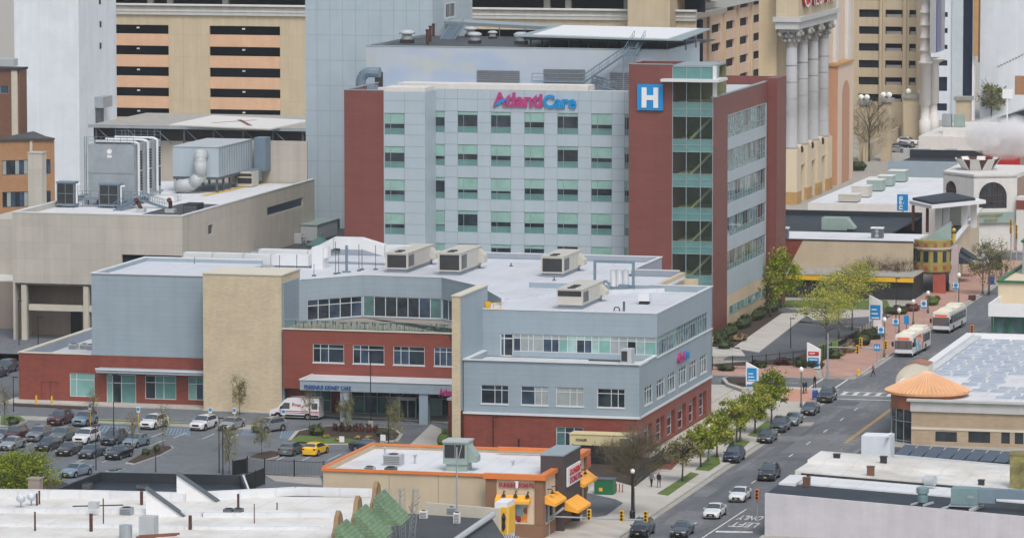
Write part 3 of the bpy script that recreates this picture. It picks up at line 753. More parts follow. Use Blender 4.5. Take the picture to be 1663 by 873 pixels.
 # gooseneck duct on the red wing roof
p = yp(600,145,678); mb = MB()
zz = 32.6
arc = [(p.x - 1.3,678,zz),(p.x - 1.3,678,zz + 1.9)] + [(p.x - 1.3 + 1.3 * (1 - math.cos(t * .26)),678,zz + 1.9 + 1.4 * math.sin(t * .26)) for t in range(1,7)] + [(p.x + 1.6,678,zz + 3.3)]
for a,b in zip(arc,arc[1:]): mb.tube(a,b,.75,n=10)
mb.box(p.x - .5,p.x + 1.1,677.2,678.6,zz,zz + 1.5)
tag(mb.build('gooseneck_duct','steel_blue'),'blue grey gooseneck duct on the roof of the red wing','duct')
# signs
SG = thing('hospital_letter_sign','long raised hospital name sign in magenta and blue letters above the top windows','sign',(-168,YM,32))
xa2,xb2,xc2 = yx(801,YM,162),yx(882,YM,162),yx(936,YM,162)
zb = yp(870,175.5,YM).z
letters('magenta_lettering','Atlanti',(xa2,YM - .02,zb + .1),(1,0,0),xb2 - xa2 - .05,2.1,'magenta',SG,.25,.035)
letters('blue_lettering','Care',(xb2 + .02,YM - .02,zb),(1,0,0),xc2 - xb2,1.95,'blue_sign',SG,.25,.035)
mb = MB()
for k in range(8):
 t0,t1 = k / 8,(k + 1) / 8
 f = lambda t: (xa2 + .2 + 2.2 * t,zb + .25 + .95 * math.sin(t * 1.6))
 a,b = f(t0),f(t1); w0_,w1_ = .28 * math.sin(math.pi * min(.95,t0 + .05)),.28 * math.sin(math.pi * min(.95,t1 + .05))
 mb.face([(a[0],YM - .33,a[1] - w0_),(b[0],YM - .33,b[1] - w1_),(b[0],YM - .33,b[1] + w1_),(a[0],YM - .33,a[1] + w0_)])
mb.build('blue_swoosh','blue_sign',SG)
HS = thing('letter_h_sign','square blue sign with a white capital H on the red hospital tower','sign',(-148,YA,34))
x0,x1 = yx(1035.5,YA,160),yx(1077.5,YA,160); z1,z0 = yp(1056,137,YA).z,yp(1056,179,YA).z
mb = MB(); mb.box(x0,x1,YA - .35,YA - .01,z0,z1); mb.build('sign_board','blue_sign',HS)
letters('white_letter','H',(x0 + (x1 - x0) * .18,YA - .36,z0 + (z1 - z0) * .1),(1,0,0),(x1 - x0) * .64,(z1 - z0) * .78,'white',HS,.08,.05)
# ---------------------------------------------------------------- grey panelled tower
TW = thing('panel_tower','blank grey panelled tower rising behind the left red wing of the hospital','tower',(-204,731,0))
xt0,xt1 = yx(497,719,300),yx(703,719,60)
mb = MB(); mb.box(xt0,xt1,719,743,0,56); mb.build('panelled_wall','tower_panel',TW)
ha = xp(724,15,xt1); hb_ = xp(736,15,xt1); hz0,hz1 = xp(724,28,xt1).z,xp(724,6,xt1).z
mb = MB(); mb.box(xt1,xt1 + .06,ha.y - .6,hb_.y + .8,hz0 - .3,hz1); mb.build('door_frame','white_trim',TW)
for a,b in ((ha.y - .3,(ha.y + hb_.y) / 2 - .2),((ha.y + hb_.y) / 2 + .2,hb_.y + .4)):
 mb = MB(); mb.box(xt1 + .06,xt1 + .1,a,b,hz0,hz1 - .1); mb.build('glazed_door','glass_dark',TW)
 # low link roof between the old wing and the hospital
LK = thing('low_link_building','low dark roofed link in the corner between the tan wing and the grey tower','building',(-205,690,0))
mb = MB(); mb.box(-209.4,-193.4,671.2,671.5,0,10.2); mb.build('link_wall','metal_pale',LK)
mb = MB(); mb.box(-209.4,-193.4,671.6,718.8,8.9,9.1); mb.build('link_roof','roof_dark',LK)
mb = MB(); mb.box(-209.4,-209.05,671.6,718.8,9.1,10.6); mb.build('link_parapet','mech_dark',LK)
mb = MB(); mb.box(-209.4,-193.4,671.1,671.6,10.21,10.35); mb.build('link_coping','frame_grey',LK)
# ================================================================ OLD TAN WING
TN = thing('tan_medical_wing','older tan concrete building on columns with cooling plant on its white roof','building',(-222,665,0))
X0,X1,YF,YB,ZT = -233.6,-208.6,639.0,703.6,17.9
zo = yp(150,462,YF).z
mb = MB(); slot = (yx(198,YF,415) - X0,yx(295,YF,415) - X0,yp(240,440,YF).z,yp(240,414,YF).z)
facade(mb,(X0,YF),(1,0),X1 - X0,zo,ZT,[slot],.5)
rs = lambda px,py: xp(px,py,X1)
h2 = [(rs(338,370).y - YF,rs(346,370).y - YF,rs(338,381).z,rs(338,366).z),(rs(338,425).y - YF,rs(346,425).y - YF,rs(338,430).z,rs(338,415).z),(rs(434,340).y - YF,rs(492,330).y - YF,rs(434,351).z,rs(434,337).z)]
facade(mb,(X1,YF),(0,1),YB - YF,0,ZT,h2,.3)
mb.box(X0,X0 + .3,YF + .01,YB,0,ZT); mb.build('panel_wall','tan_concrete',TN)
mb = MB(); mb.box(X0 + slot[0],X0 + slot[1],YF + .4,YF + .45,slot[2],slot[3]); mb.build('dark_opening','inner_shade',TN)
for h in h2:
 q = MB(); q.box(X1 - .3,X1 - .25,YF + h[0],YF + h[1],h[2],h[3]); q.build('window','navy_band',TN)
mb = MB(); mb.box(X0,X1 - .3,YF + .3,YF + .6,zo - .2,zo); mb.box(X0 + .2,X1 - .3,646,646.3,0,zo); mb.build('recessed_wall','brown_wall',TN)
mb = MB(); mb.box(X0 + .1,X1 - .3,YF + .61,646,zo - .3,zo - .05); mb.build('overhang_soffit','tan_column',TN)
for px in (34,134.5):
 x = yx(px,YF,500); q = MB(); q.box(x,x + .75,YF + .2,YF + .95,0,zo - .31); q.build('column','tan_column',TN)
zb_ = yp(90,504,YF).z; q = MB(); q.box(yx(45,YF,500),X1 - .4,YF + .4,YF + .9,zb_ - .1,zb_ + .75); q.build('tie_beam','tan_column',TN)
q = MB(); q.box(yx(115.5,646,520),yx(133,646,520),645.8,645.99,0,4.2); q.build('loading_door','mech_dark',TN)
mb = MB(); mb.box(X0 - .05,X1 + .06,YF - .05,YF + .45,ZT,ZT + .16); mb.box(X1 - .4,X1 + .06,YF + .46,YB,ZT,ZT + .16); mb.box(X0 - .05,X0 + .35,YF + .46,YB,ZT,ZT + .16); mb.build('coping','white_trim',TN)
mb = MB(); mb.box(X0 + .3,X1 - .4,YF + .4,YB,ZT - .9,ZT - .7); mb.build('roof','roof_bright',TN)
ZR = ZT - .7
mb = MB(); mb.box(-217.5,-209.1,YF + 1,666,ZR + .02,ZR + .06); mb.build('roof_well','roof_dark',TN)
mb = MB()
pts = [gp(330,318,ZR),gp(420,299,ZR),gp(455,291,ZR)]
for a,b in zip(pts,pts[1:]): mb.obox((a + b) / 2,(b - a),(b - a).length,.9,ZR + .02,ZR + .05)
mb.build('walkway_line','yellow_paint',TN)
# chimney shaft
c = gp(58,341,ZR); q = MB(); h = (343 - 250) / 11.5; q.box(c.x - 1.05,c.x + 1.05,c.y - .2,c.y + 1.7,ZR,ZR + h)
q.box(c.x - 1.12,c.x + 1.12,c.y - .27,c.y + 1.77,ZR + h,ZR + h + .2)
tag(q.build('concrete_chimney','tan_concrete'),'square weathered concrete chimney at the left end of the tan roof','chimney')
# cooling tower: three cells
CT = thing('cooling_tower','big grey three cell cooling tower with white pipes on top','cooling tower',gp(200,300,ZR))
z0 = ZR + 1.4; yk = 661.0
xa = yx(143,yk,250); xb = yx(217,yk,250)
zt_ = yp(180,235,yk).z
cell = (716.0 - 661) / 3
right_end = xp(262,240,xb).y; cell = (right_end - yk) / 3
for k in range(3):
 y0 = yk + cell * k; y1 = y0 + cell - .35
 q = MB(); q.box(xa,xb,y0,y1,z0,zt_); cb = q.build('cell','galv',CT)
 q = MB()
 for i in range(7):
  for j in range(2):
   zz0 = z0 + .5 + (zt_ - z0 - .8) * (.46 * j + .02); hh = (zt_ - z0 - .8) * .42
   q.box(xb + .01,xb + .05,y0 + 1.6,y1 - .1,zz0 + hh * i / 7,zz0 + hh * (i + .72) / 7)
 q.build('louvre','mech_dark',cb)
 q = MB()
 q.path([(xa + .8,y0 + 1.2,zt_ + .35),(xb - .3,y0 + 1.2,zt_ + .35),(xb + .35,y0 + 1.2,zt_ + .1),(xb + .35,y0 + 1.2,z0)],.2,8); q.build('white_pipe','duct_white',CT)
 q = MB(); q.box(xa + .8,xb - .8,y0 + .9,y1 - .5,zt_,zt_ + .3); q.build('fan_deck','galv_dark',CT)
q = MB()
q.box(xa - .05,xb + .02,yk - .06,yk - .01,z0 + (zt_ - z0) * .44,z0 + (zt_ - z0) * .48)
q.box(xa - .3,xb + .3,yk - .7,right_end,z0 - .35,z0 - .02); q.build('base_frame','galv',CT)
q = MB()
for i in range(4):
 for j in range(4): q.tube((xa + (xb - xa) * i / 3,yk + (right_end - yk) * j / 3.2,ZR),(xa + (xb - xa) * i / 3,yk + (right_end - yk) * j / 3.2,z0 - .35),.14,n=6)
q.build('leg','galv_dark',CT)
q = MB(); lx = xa - .5
for yy in (yk - .1,yk + .7): q.tube((lx,yy,ZR),(lx,yy,zt_ + 1.1),.06,n=4)
for i in range(24): q.tube((lx,yk - .1,ZR + .3 * i + .3),(lx,yk + .7,ZR + .3 * i + .3),.035,n=4)
q.build('ladder','steel_blue',CT)
q = MB()
for t in range(8):
 x = xa + (xb - xa) * t / 7; q.tube((x,yk,zt_),(x,yk,zt_ + 1.1),.04,n=4); q.tube((x,right_end - .4,zt_),(x,right_end - .4,zt_ + 1.3),.04,n=4)
for zz in (.6,1.1):
 q.tube((xa,yk,zt_ + zz),(xb,yk,zt_ + zz),.035,n=4); q.tube((xa,right_end - .4,zt_ + zz),(xb,right_end - .4,zt_ + zz),.035,n=4)
q.build('railing','steel_blue',CT)
q = MB(); q.lathe(0,0,[(.45,0),(.45,.06)],12); q2 = MB()
m0 = (xa + xb) / 2 - .2
q2.tube((m0,yk - .08,zt_ - 1.0),(m0,yk - .02,zt_ - 1.0),.38,n=14); q2.box(m0 - .35,m0 + .35,yk - .07,yk - .02,zt_ - 1.9,zt_ - 1.5); q2.build('maker_emblem','white',CT)
# walkway and stairs in front of the towers
GW = thing('roof_gantry','blue grey steel gantry and stair in front of the cooling towers','gantry',(xb,yk - 4,ZR))
q = MB(); q.box(xa - 1,xb + 2,yk - 3.2,yk - 1.6,z0 - .4,z0 - .25); q.build('platform','steel_blue',GW)
q = MB()
for t in range(9):
 x = xa - 1 + (xb + 3 - xa) * t / 8; q.tube((x,yk - 3.2,ZR),(x,yk - 3.2,z0 + .9),.05,n=4)
for zz in (.35,.9): q.tube((xa - 1,yk - 3.2,z0 + zz),(xb + 2,yk - 3.2,z0 + zz),.04,n=4)
q.build('railing','steel_blue',GW)
stair('stair_flight',(xb + 5.6,yk - 3,ZR),(xb + 2,yk - 3,z0 - .3),1.1,GW)
stair('stair_flight',(xb - .2,yk - 8.5,ZR),(xb + .6,yk - 3.3,z0 - .3),1.1,GW,side=(1,0,0))
# two small dry coolers
for k,(px0,px1,py0,py1,lab) in enumerate(((92,123,293,337,'blue framed dry cooler with four dark panes, nearest the chimney'),(161,195,296,338,'blue framed dry cooler with four dark panes, in front of the cooling tower'))):
 c = gp((px0 + px1) / 2,py1,ZR); x0,x1 = yx(px0,c.y,300),yx(px1 - 3,c.y,300); h = (py1 - py0) / 11.5
 t = thing('dry_cooler',lab,'dry cooler',(c.x,c.y,ZR),'blue dry coolers on the tan roof')
 q = MB(); q.box(x0,x1,c.y,c.y + 1.8,ZR + .5,ZR + h - .3); q.build('casing','blue_deep' if 0 else 'steel_blue',t)
 q = MB(); xm,zm = (x0 + x1) / 2,(ZR + .5 + ZR + h - .3) / 2
 for a,b in ((x0 + .12,xm - .06),(xm + .06,x1 - .12)):
  for e,f in ((ZR + .62,zm - .06),(zm + .06,ZR + h - .42)): q.box(a,b,c.y - .05,c.y - .01,e,f)
 q.build('coil_panes','mech_dark',t)
 q = MB(); q.box(x0 - .1,x1 + .1,c.y - .1,c.y + 1.9,ZR + h - .3,ZR + h - .1); q.box(x0 - .1,x1 + .15,c.y - .1,c.y + 1.9,ZR + .3,ZR + .49)
 for xx in (x0,x1):
  for yy in (c.y + .05,c.y + 1.7): q.tube((xx,yy,ZR),(xx,yy,ZR + .3),.07,n=4)
 q.build('frame','steel_blue',t)
 q = MB(); q.path([(x1 + .3,c.y + .3,ZR + .6),(x1 + .3,c.y + .3,ZR + h - .5),(x1 + .9,c.y + .3,ZR + h - .5)],.14,8); q.build('white_pipe','duct_white',t)
 # big pale air handler
def yb(px,py,x): return xp(px,py,x)
AH = thing('large_air_handler','long pale blue grey air handling unit raised over the tan roof beside the cooling tower','air handler',gp(340,300,ZR))
ya_ = gp(330,303,ZR + .9).y; xh0,xh1 = yx(281,ya_,270),yx(355,ya_,270); zt2 = yp(320,239,ya_).z; zt1 = yp(320,287,ya_).z
ye = xp(409,230,xh1).y
q = MB(); q.box(xh0,xh1,ya_,ye,zt1,zt2); q.build('casing','metal_pale',AH)
q = MB(); q.box(xh0 - .1,xh1 + .1,ya_ - .1,ye + .1,zt2,zt2 + .1); q.build('lid','unit_grey',AH)
q = MB()
for i in range(14): q.box(xh1 + .004,xh1 + .05,ya_ + (ye - ya_) * (i + .5) / 14 - .06,ya_ + (ye - ya_) * (i + .5) / 14 + .06,zt1 + .1,zt2 - .1)
q.build('seam_ribs','joint_grey',AH)
q = MB(); q.box(xh0,xh1,ya_,ye,zt1 - .4,zt1 - .02)
for i in range(2):
 for j in range(6): q.box(xh0 + .3 + (xh1 - xh0 - .9) * i,xh0 + .6 + (xh1 - xh0 - .9) * i,ya_ + .4 + (ye - ya_ - 1) * j / 5,ya_ + .7 + (ye - ya_ - 1) * j / 5,ZR,zt1 - .4)
q.build('skid','galv_dark',AH)
q = MB(); yd = ya_ - 1.2; xd = yx(325,yd,260)
arc = [(xd,ya_,zt2 - 1.2),(xd,yd,zt2 - 1.1),(xd + .2,yd - .5,zt2 - 1.9),(xd + .2,yd - .4,zt2 - 4.2),(xd - 1.2,yd - .6,zt2 - 5.4),(xd - 3.6,yd - .8,zt2 - 5.8)]
for a,b in zip(arc,arc[1:]): q.tube(a,b,.95,n=10)
for a in arc[1:-1]: q.ball(a,.95,10)
q.build('silver_duct','unit_grey',AH,True)
q = MB(); xx = yx(411,ye,240); q.box(xh1 - .1 + .5,xh1 + 2.2,ye - .2,ye + 2.5,ZR + 2,zt2 + .3); q.box(xh1 + .2,xh1 + 1.6,ye - 5,ye - .2,ZR + .6,ZR + 2.4); q.build('supply_duct','steel_blue',AH)
c = gp(398,304,ZR); q0_ = thing('condenser','small beige condensing unit with dark grilles beside the yellow roof line','condenser',c)
q = MB(); q.box(c.x - 1.25,c.x + 1.15,c.y,c.y + 3.2,ZR + .1,ZR + 2.3); q.build('casing','unit_beige',q0_)
q = MB(); q.box(c.x - 1.15,c.x + 1.05,c.y - .04,c.y - .01,ZR + 1.65,ZR + 2.05); q.box(c.x - 1.15,c.x + 1.05,c.y - .04,c.y - .01,ZR + .55,ZR + 1.4); q.build('grille','mech_dark',q0_)
# roof hatches, hood and small bits at the front
for k,(a,b,y0,y1,d,m,lab) in enumerate(((240,285,318,328,3.5,'duct_white','flat white duct lying on the roof in front of the air handler'),(296,321,331,348,3.0,'mech_dark','dark louvred intake box at the front right corner of the tan roof'),(221,234,339,345,1.2,'unit_grey','grey curb with a leaning brown cowl near the tan roof edge'),(267,283,339,346,1.2,'unit_grey','grey curb with an upright brown cowl near the tan roof edge'))):
 c = gp((a + b) / 2,y1,ZR); hw = (b - a) / 2 / 11.6; t = thing('roof_box',lab,'roof unit',c)
 q = MB(); q.box(c.x - hw,c.x + hw,c.y,c.y + d,ZR + .05,ZR + (y1 - y0) / 11.6); q.build('casing',m,t)
 if k >= 2:
  q = MB(); zz = ZR + (y1 - y0) / 11.6; q.tube((c.x,c.y + .5,zz),(c.x - (.5 if k == 2 else 0),c.y + .5,zz + .9),.3); q.tube((c.x - (.5 if k == 2 else 0),c.y + .5,zz + .9),(c.x - (.6 if k == 2 else 0),c.y - .1,zz + 1.3),.3,.36); q.build('cowl','brown_pipe',t)
 elif k == 1:
  q = MB()
  for i in range(5): q.box(c.x - hw * .9,c.x + hw * .9,c.y - .06,c.y - .01,ZR + .2 + .22 * i,ZR + .3 + .22 * i)
  q.build('louvre','louver',t)
 else:
  q = MB(); q.box(c.x - hw * 1.02,c.x + hw * 1.02,c.y + d * .4,c.y + d * .5,ZR + .05,ZR + (y1 - y0) / 11.6 + .05); q.build('flange','galv',t)
  # low roof plant: pale unit, pump, skylight
c = gp(505,393,9.1); t = thing('roof_unit','grey boxy air handler on the dark link roof against the grey tower','air handler',c)
x0,x1 = yx(484,c.y,380),yx(515,c.y,380); h = (392 - 364) / 11; ye = xp(548,380,x1).y
q = MB(); q.box(x0,x1,c.y,ye,9.3,9.1 + h); q.build('casing','unit_grey',t)
q = MB(); q.box(x0 - .12,x1 + .12,c.y - .15,ye + .1,9.1 + h,9.2 + h); q.build('lid','unit_green',t)
q = MB(); q.box(x0 + .1,x1 - .1,c.y + .1,ye - .1,9.1,9.3); q.build('skid','galv_dark',t)
c = gp(517,402,9.1); t = thing('pyramid_skylight','low green glass pyramid skylight on the dark link roof','skylight',c)
q = MB(); r_ = 2.2; q.lathe(c.x,c.y + 1.2,[(r_,9.15),(r_,9.4),(.15,10.7)],4); q.build('glazing','glass_teal',t)
q = MB(); q.lathe(c.x,c.y + 1.2,[(.3,10.65),(.3,11.2)],8); q.build('finial','steel_blue',t)
c = gp(480,396,9.1); t = thing('pump_set','cluster of pipes and a pump beside the pyramid skylight','pump',c)
q = MB(); q.box(c.x - .8,c.x + .9,c.y,c.y + 1.2,9.15,10.6); q.build('pump_housing','unit_grey',t)
q = MB(); q.path([(c.x + .9,c.y,10.2),(c.x + 1.6,c.y,10.2),(c.x + 1.6,c.y,9.2)],.16); q.tube((c.x - 2.6,c.y,9.6),(c.x - .8,c.y,9.6),.35); q.build('pipework','galv',t)
for k,px in enumerate((440,447)):
 pass
 # ================================================================ BACKGROUND BUILDINGS
 # --- long tan parking garage
GA = thing('parking_garage','long tan parking garage with stacked dark openings behind the hospital','garage',(-260,945,0))
YG = 940.0
gx = lambda px: yx(px,YG,100)
gz = lambda py,px=180: yp(px,py,YG).z
x0 = gx(60); x1 = gx(1131)
orows = [(39.9,54.3),(73.7,88.4),(107.8,122.5),(141.4,155.3),(174.7,189.4)]
hol = []
for a,b in ((179,274),(340.5,455),(770,1025)):
 for t,q in orows: hol.append((gx(a) - x0,gx(b) - x0,gz(q),gz(t)))
mb = MB(); facade(mb,(x0,YG),(1,0),x1 - x0,0,gz(23),hol,.5); mb.build('front_wall','garage_tan',GA)
for a,b in ((179,274),(340.5,455)):
 q = MB(); zs = [gz(r[1]) for r in orows]; zt = [gz(r[0]) for r in orows]
 for k in range(4): q.box(gx(a) + .02,gx(b) - .02,YG - .12,YG - .01,zt[k + 1] + .05,zs[k] - .0)
 q.build('peach_spandrels','garage_peach',GA)
mb = MB(); mb.box(x0,x1,YG + 6,YG + 6.3,0,gz(23)); mb.build('dark_interior','inner_shade',GA)
q = MB()
for (a,b) in ((179,274),(340.5,455)):
 for t,_ in orows:
  xm = gx((a + b) / 2 - 3); q.box(xm - .25,xm + .25,YG + .3,YG + .8,gz(t) - .75,gz(t) - .45)
q.build('ceiling_lamps','lamp_glass',GA)
mb = MB(); mb.box(x0,x1,YG - .5,YG + .4,gz(23) + .01,gz(8)); mb.build('parapet_band','cornice',GA)
mb = MB(); mb.box(x0,x1,YG - .9,YG + .4,gz(8) + .01,gz(6) + .1); mb.box(x0,x1,YG - .65,YG - .51,gz(17),gz(16)); mb.build('cornice','white_dirty',GA)
mb = MB(); mb.box(x0,x1,YG - .56,YG - .505,gz(13.5),gz(9)); mb.build('dark_frieze','cornice_dark',GA)  # frieze strip darker than the band behind it
mb = MB(); mb.box(x0,x1,YG + .5,YG + 30,gz(20),gz(12)); mb.build('top_deck','concrete_worn',GA)
for k,px in enumerate((236,268,358,640,880,915,1010)):
 q = MB(); q.box(gx(px),gx(px) + 1.2,YG + 1.5,YG + 2.5,gz(12),gz(-30)); q.build('pillar','cornice_dark',GA)
mb = MB(); mb.box(x0,x1,YG + 8,YG + 8.4,gz(12),gz(-30)); mb.build('upper_deck_back','inner_shade',GA)
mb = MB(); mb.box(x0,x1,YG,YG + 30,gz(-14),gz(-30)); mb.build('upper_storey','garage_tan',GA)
sx0,sx1 = gx(1030),gx(1098)
mb = MB(); mb.box(sx0,sx1,YG - 6,YG + 8,0,46); mb.build('stair_tower','garage_tan',GA)
# street side of the garage: small windows in bays
XG = sx1 - .0
ye = xp(1262,100,XG).y
wl = []
mb = MB(); hol = []
pz = 31.2 / 8.0
base = xp(1160,54,XG)
for k,(a,b) in enumerate(((1155.6,1170),(1179,1193),(1201,1215),(1223.5,1236),(1245.5,1257.6))):
 ya,yb_ = xp(a,80,XG).y,xp(b,80,XG).y
 for r in range(7): hol.append((ya - YG,yb_ - YG,base.z + pz * (2 - r),base.z + pz * (2 - r) + 1.75))
facade(mb,(XG,YG),(0,1),ye - YG,0,40,hol,.5,u0=8.02); mb.build('side_wall','rooms_pink',GA)
mb = MB(); mb.box(XG - .9,XG - .55,YG + 8.1,ye,0,40); mb.build('side_interior','inner_shade',GA)
for px in (1136,1149,1174.5,1197,1219,1240,1260):
 y = xp(px,80,XG).y; q = MB(); q.box(XG + .01,XG + .5,y - .6,y + .6,0,39.9); q.build('pilaster','rooms_tan',GA)
zc = xp(1150,17,XG).z
mb = MB(); mb.box(XG + .01,XG + 1.2,YG + 8.01,ye,zc,zc + 1.9); mb.build('side_cornice','cornice',GA)
# --- left tan slab behind the white tower
q = MB(); zz = gz(62,12); q.box(gx(-40),gx(25.5) ,YG - 40,YG - 30,0,60);
LB = thing('tan_block','plain tan block with two pale ledges at the top left edge','building',(gx(0),YG - 35,0)); q.build('wall','garage_tan',LB)
for py in (60,67):
 q = MB(); z = yp(12,py,YG - 40).z; q.box(gx(-40),gx(26),YG - 40.8,YG - 40.01,z - .35,z + .3); q.build('ledge','cornice',LB)
 # --- white windowless tower
WT = thing('white_tower','tall blank white tower with rust stains at the upper left','tower',(-290,830,0))
yw = 830.0; a0,a1 = yx(27,yw),yx(131,yw)
mb = MB(); mb.box(a0,a1,yw,yw + 21,0,62); mb.build('white_walls','white_wall',WT)
q = MB(); b = xp(160,167,a1); q.box(a1 + .01,a1 + 1.6,b.y - 2.2,b.y + 3.2,b.z - .8,b.z + 1.2); q.build('wall_box','galv',WT)
q = MB(); q.box(a1 + .01,a1 + .7,b.y - 1.8,b.y + .9,b.z - 5.5,b.z - .81); q.build('wall_duct','galv_dark',WT)
q = MB()
for px,py in ((163,75),(163,40),(162,3)):
 p = xp(px,py,a1); q.box(a1 + .005,a1 + .05,p.y - .5,p.y + .5,p.z - .5,p.z + .6)
q.build('wall_vents','mech_dark',WT)
# --- brick buildings at the left edge
BB = thing('brown_brick_building','dark brown brick building with a tan corner strip at the left edge','building',(-282,765,0))
yb0 = 775.0; x1_ = yx(33.5,yb0); zt_ = yp(20,114,yb0).z
mb = MB(); zw1,zw0 = yp(10,139,yb0).z,yp(10,152,yb0).z
facade(mb,(x1_ - 12,yb0),(1,0),12 - 1.3 - .0,0,zt_,[(4,10.2,zw0,zw1)],.2); mb.box(x1_ - 12,x1_,yb0 + .25,yb0 + 4,0,zt_ - .05); mb.build('brick_wall','brown_brick',BB)
window(BB,(x1_ - 12,yb0),(1,0),(4,10.2,zw0,zw1),(0,.25,.5,.75,1),(0,1),('glass_blue','glass_dark'),frame='frame_grey')
mb = MB(); mb.box(x1_ - 1.3,x1_ - .25,yb0 - .1,yb0 + .24,0,zt_); mb.build('corner_strip','tan_column',BB)
mb = MB(); mb.box(x1_ - 12.2,x1_ + .2,yb0 - .3,yb0 + 4.2,zt_,zt_ + .35); mb.build('roof_edge','mech_dark',BB)
p = yp(8,112,yb0 + 6); q = MB(); q.box(p.x - 1,p.x + 2,yb0 + 5,yb0 + 7,zt_ + .35,zt_ + 1.6); tag(q.build('rooftop_unit','unit_grey'),'small grey unit on the dark brick building at the left edge','roof unit')
OB = thing('orange_brick_building','orange brick building with bands of tall windows at the left edge','building',(-280,745,0))
yo = 745.0; xo = yx(54,yo,250); zt_ = yp(54,234,yo).z
# its street side faces right and away: build it turned
A_ = Vector((yx(-30,yo - 1,250),yo + 4,0)); B_ = Vector((xo,yo + 10,0)); d_ = (B_ - A_); L_ = d_.length
hol = []
for zt2,zb2 in ((-3.2,-5.6),(-8.4,-10.9)):
 for u0,u1 in ((.2,4.6),(5.6,8.4)): hol.append((L_ - 9 + u0,L_ - 9 + u1,zt_ + zb2,zt_ + zt2))
q = MB(); facade(q,A_,d_,L_,0,zt_,hol,.2); q.prism([(A_.x,A_.y + .3),(B_.x,B_.y + .3),(B_.x - 3,B_.y + 3),(A_.x,B_.y + 14)],0,zt_ - .1); q.build('brick_wall','orange_brick',OB)
for h in hol: window(OB,A_,d_,h,[i / 6 for i in range(7)],(0,1),('glass_dark','glass_blue','blind_white'),frame='frame_dark')
q = MB(); q.prism([(A_.x,A_.y - .3),(B_.x + .3,B_.y - .3),(B_.x - 2.6,B_.y + 3.4),(A_.x,B_.y + 14)],zt_,zt_ + .3); q.build('roof_edge','roof_dark',OB)
n_ = d_.normalized(); q = MB(); q.obox(A_ + n_ * (L_ - 3.9) + Vector((0,-.02,0)),d_,.45,.3,0,zt_); q.build('downpipe','tan_column',OB)
# low things at the left between tan wing and brick
LW = thing('low_brown_building','low plain brown walled building at the left edge behind the car park','building',(-250,655,0))
yl = 652.0; q = MB(); q.box(yx(-60,yl),X0 - .5,yl,yl + 30,0,yp(0,457,yl).z); q.build('wall','brown_wall',LW)
q = MB(); q.box(yx(-60,yl),X0 - .5,yl + 8,yl + 26,yp(0,457,yl).z,yp(0,350,yl + 8).z - .5); q.build('upper_wall','tan_concrete',LW)
q = MB(); q.box(yx(-60,yl),X0 - .5,yl - .05,yl + 8,yp(0,457,yl).z + .01,yp(0,457,yl).z + .2); q.build('ledge','white_dirty',LW)
# --- old rooftop pad building
OP = thing('old_helipad_building','low building carrying a worn old helipad on dark steel beams behind the tan roof','building',(-250,790,0))
ze = 21.0; e0,e1 = gp(145,205,ze),gp(500,212,ze)
yf = 776.0; xx0,xx1 = yx(146,yf,200),yx(500,yf,200); zed = yp(300,205,yf).z
mb = MB(); mb.box(xx0,xx1,yf + 2,yf + 30,0,yp(300,228,yf + 2).z); mb.build('wall','tan_concrete',OP)
mb = MB(); mb.box(xx0,xx1,yf,yf + 30,zed - .25,zed); mb.build('deck','concrete_worn',OP)
mb = MB(); mb.box(xx0 - .2,xx1 + .2,yf - .3,yf - .01,zed - .5,zed + .05); mb.build('edge_beam','galv',OP)
pz_ = zed + .12; a,b,c_,d_ = gp(275,203,pz_),gp(440,210,pz_),gp(505,196,pz_),gp(345,188,pz_)
mb = MB(); mb.prism([a[:2],b[:2],c_[:2],d_[:2]],zed + .01,pz_ + .1); mb.build('old_helipad','white_dirty',OP)
mb = MB()
for s,(u,v) in enumerate((((.3,.3),(.55,.75)),((.4,.7),(.72,.2)))):
 f = lambda t,w: (a.lerp(b,t)).lerp(d_.lerp(c_,t),w)
 p,q_ = f(*u),f(*v); mb.obox((p + q_) / 2,(q_ - p),(q_ - p).length,.8,pz_ + .105,pz_ + .11)
mb.build('faded_cross','rust',OP)
for t in range(8):
 x = xx0 + 1 + (xx1 - xx0 - 2) * t / 7; q = MB(); q.tube((x,yf + .3,zed - 4.5),(x,yf + .3,zed - .3),.18,n=6); q.tube((x,yf + .3,zed - .4),(x + 3,yf + .3,zed - 3),.12,n=5); q.build('steel_post','galv_dark',OP)
mb = MB(); mb.box(xx0,xx1,yf + 1.9,yf + 1.99,yp(300,228,yf + 2).z - .1,zed - .3); mb.build('gap_shade','mech_dark',OP)  # dark sheet closing the gap, painted in for shade under the deck
# wall of the old wing behind the roof at the right
q = MB(); z0,z1 = 17.0,yp(470,229,704.3).z; q.box(-222,-209.95,704.2,704.6,0,z1); tag(q.build('penthouse_wall','tan_concrete'),'plain tan wall closing the roof beside the grey tower','wall')
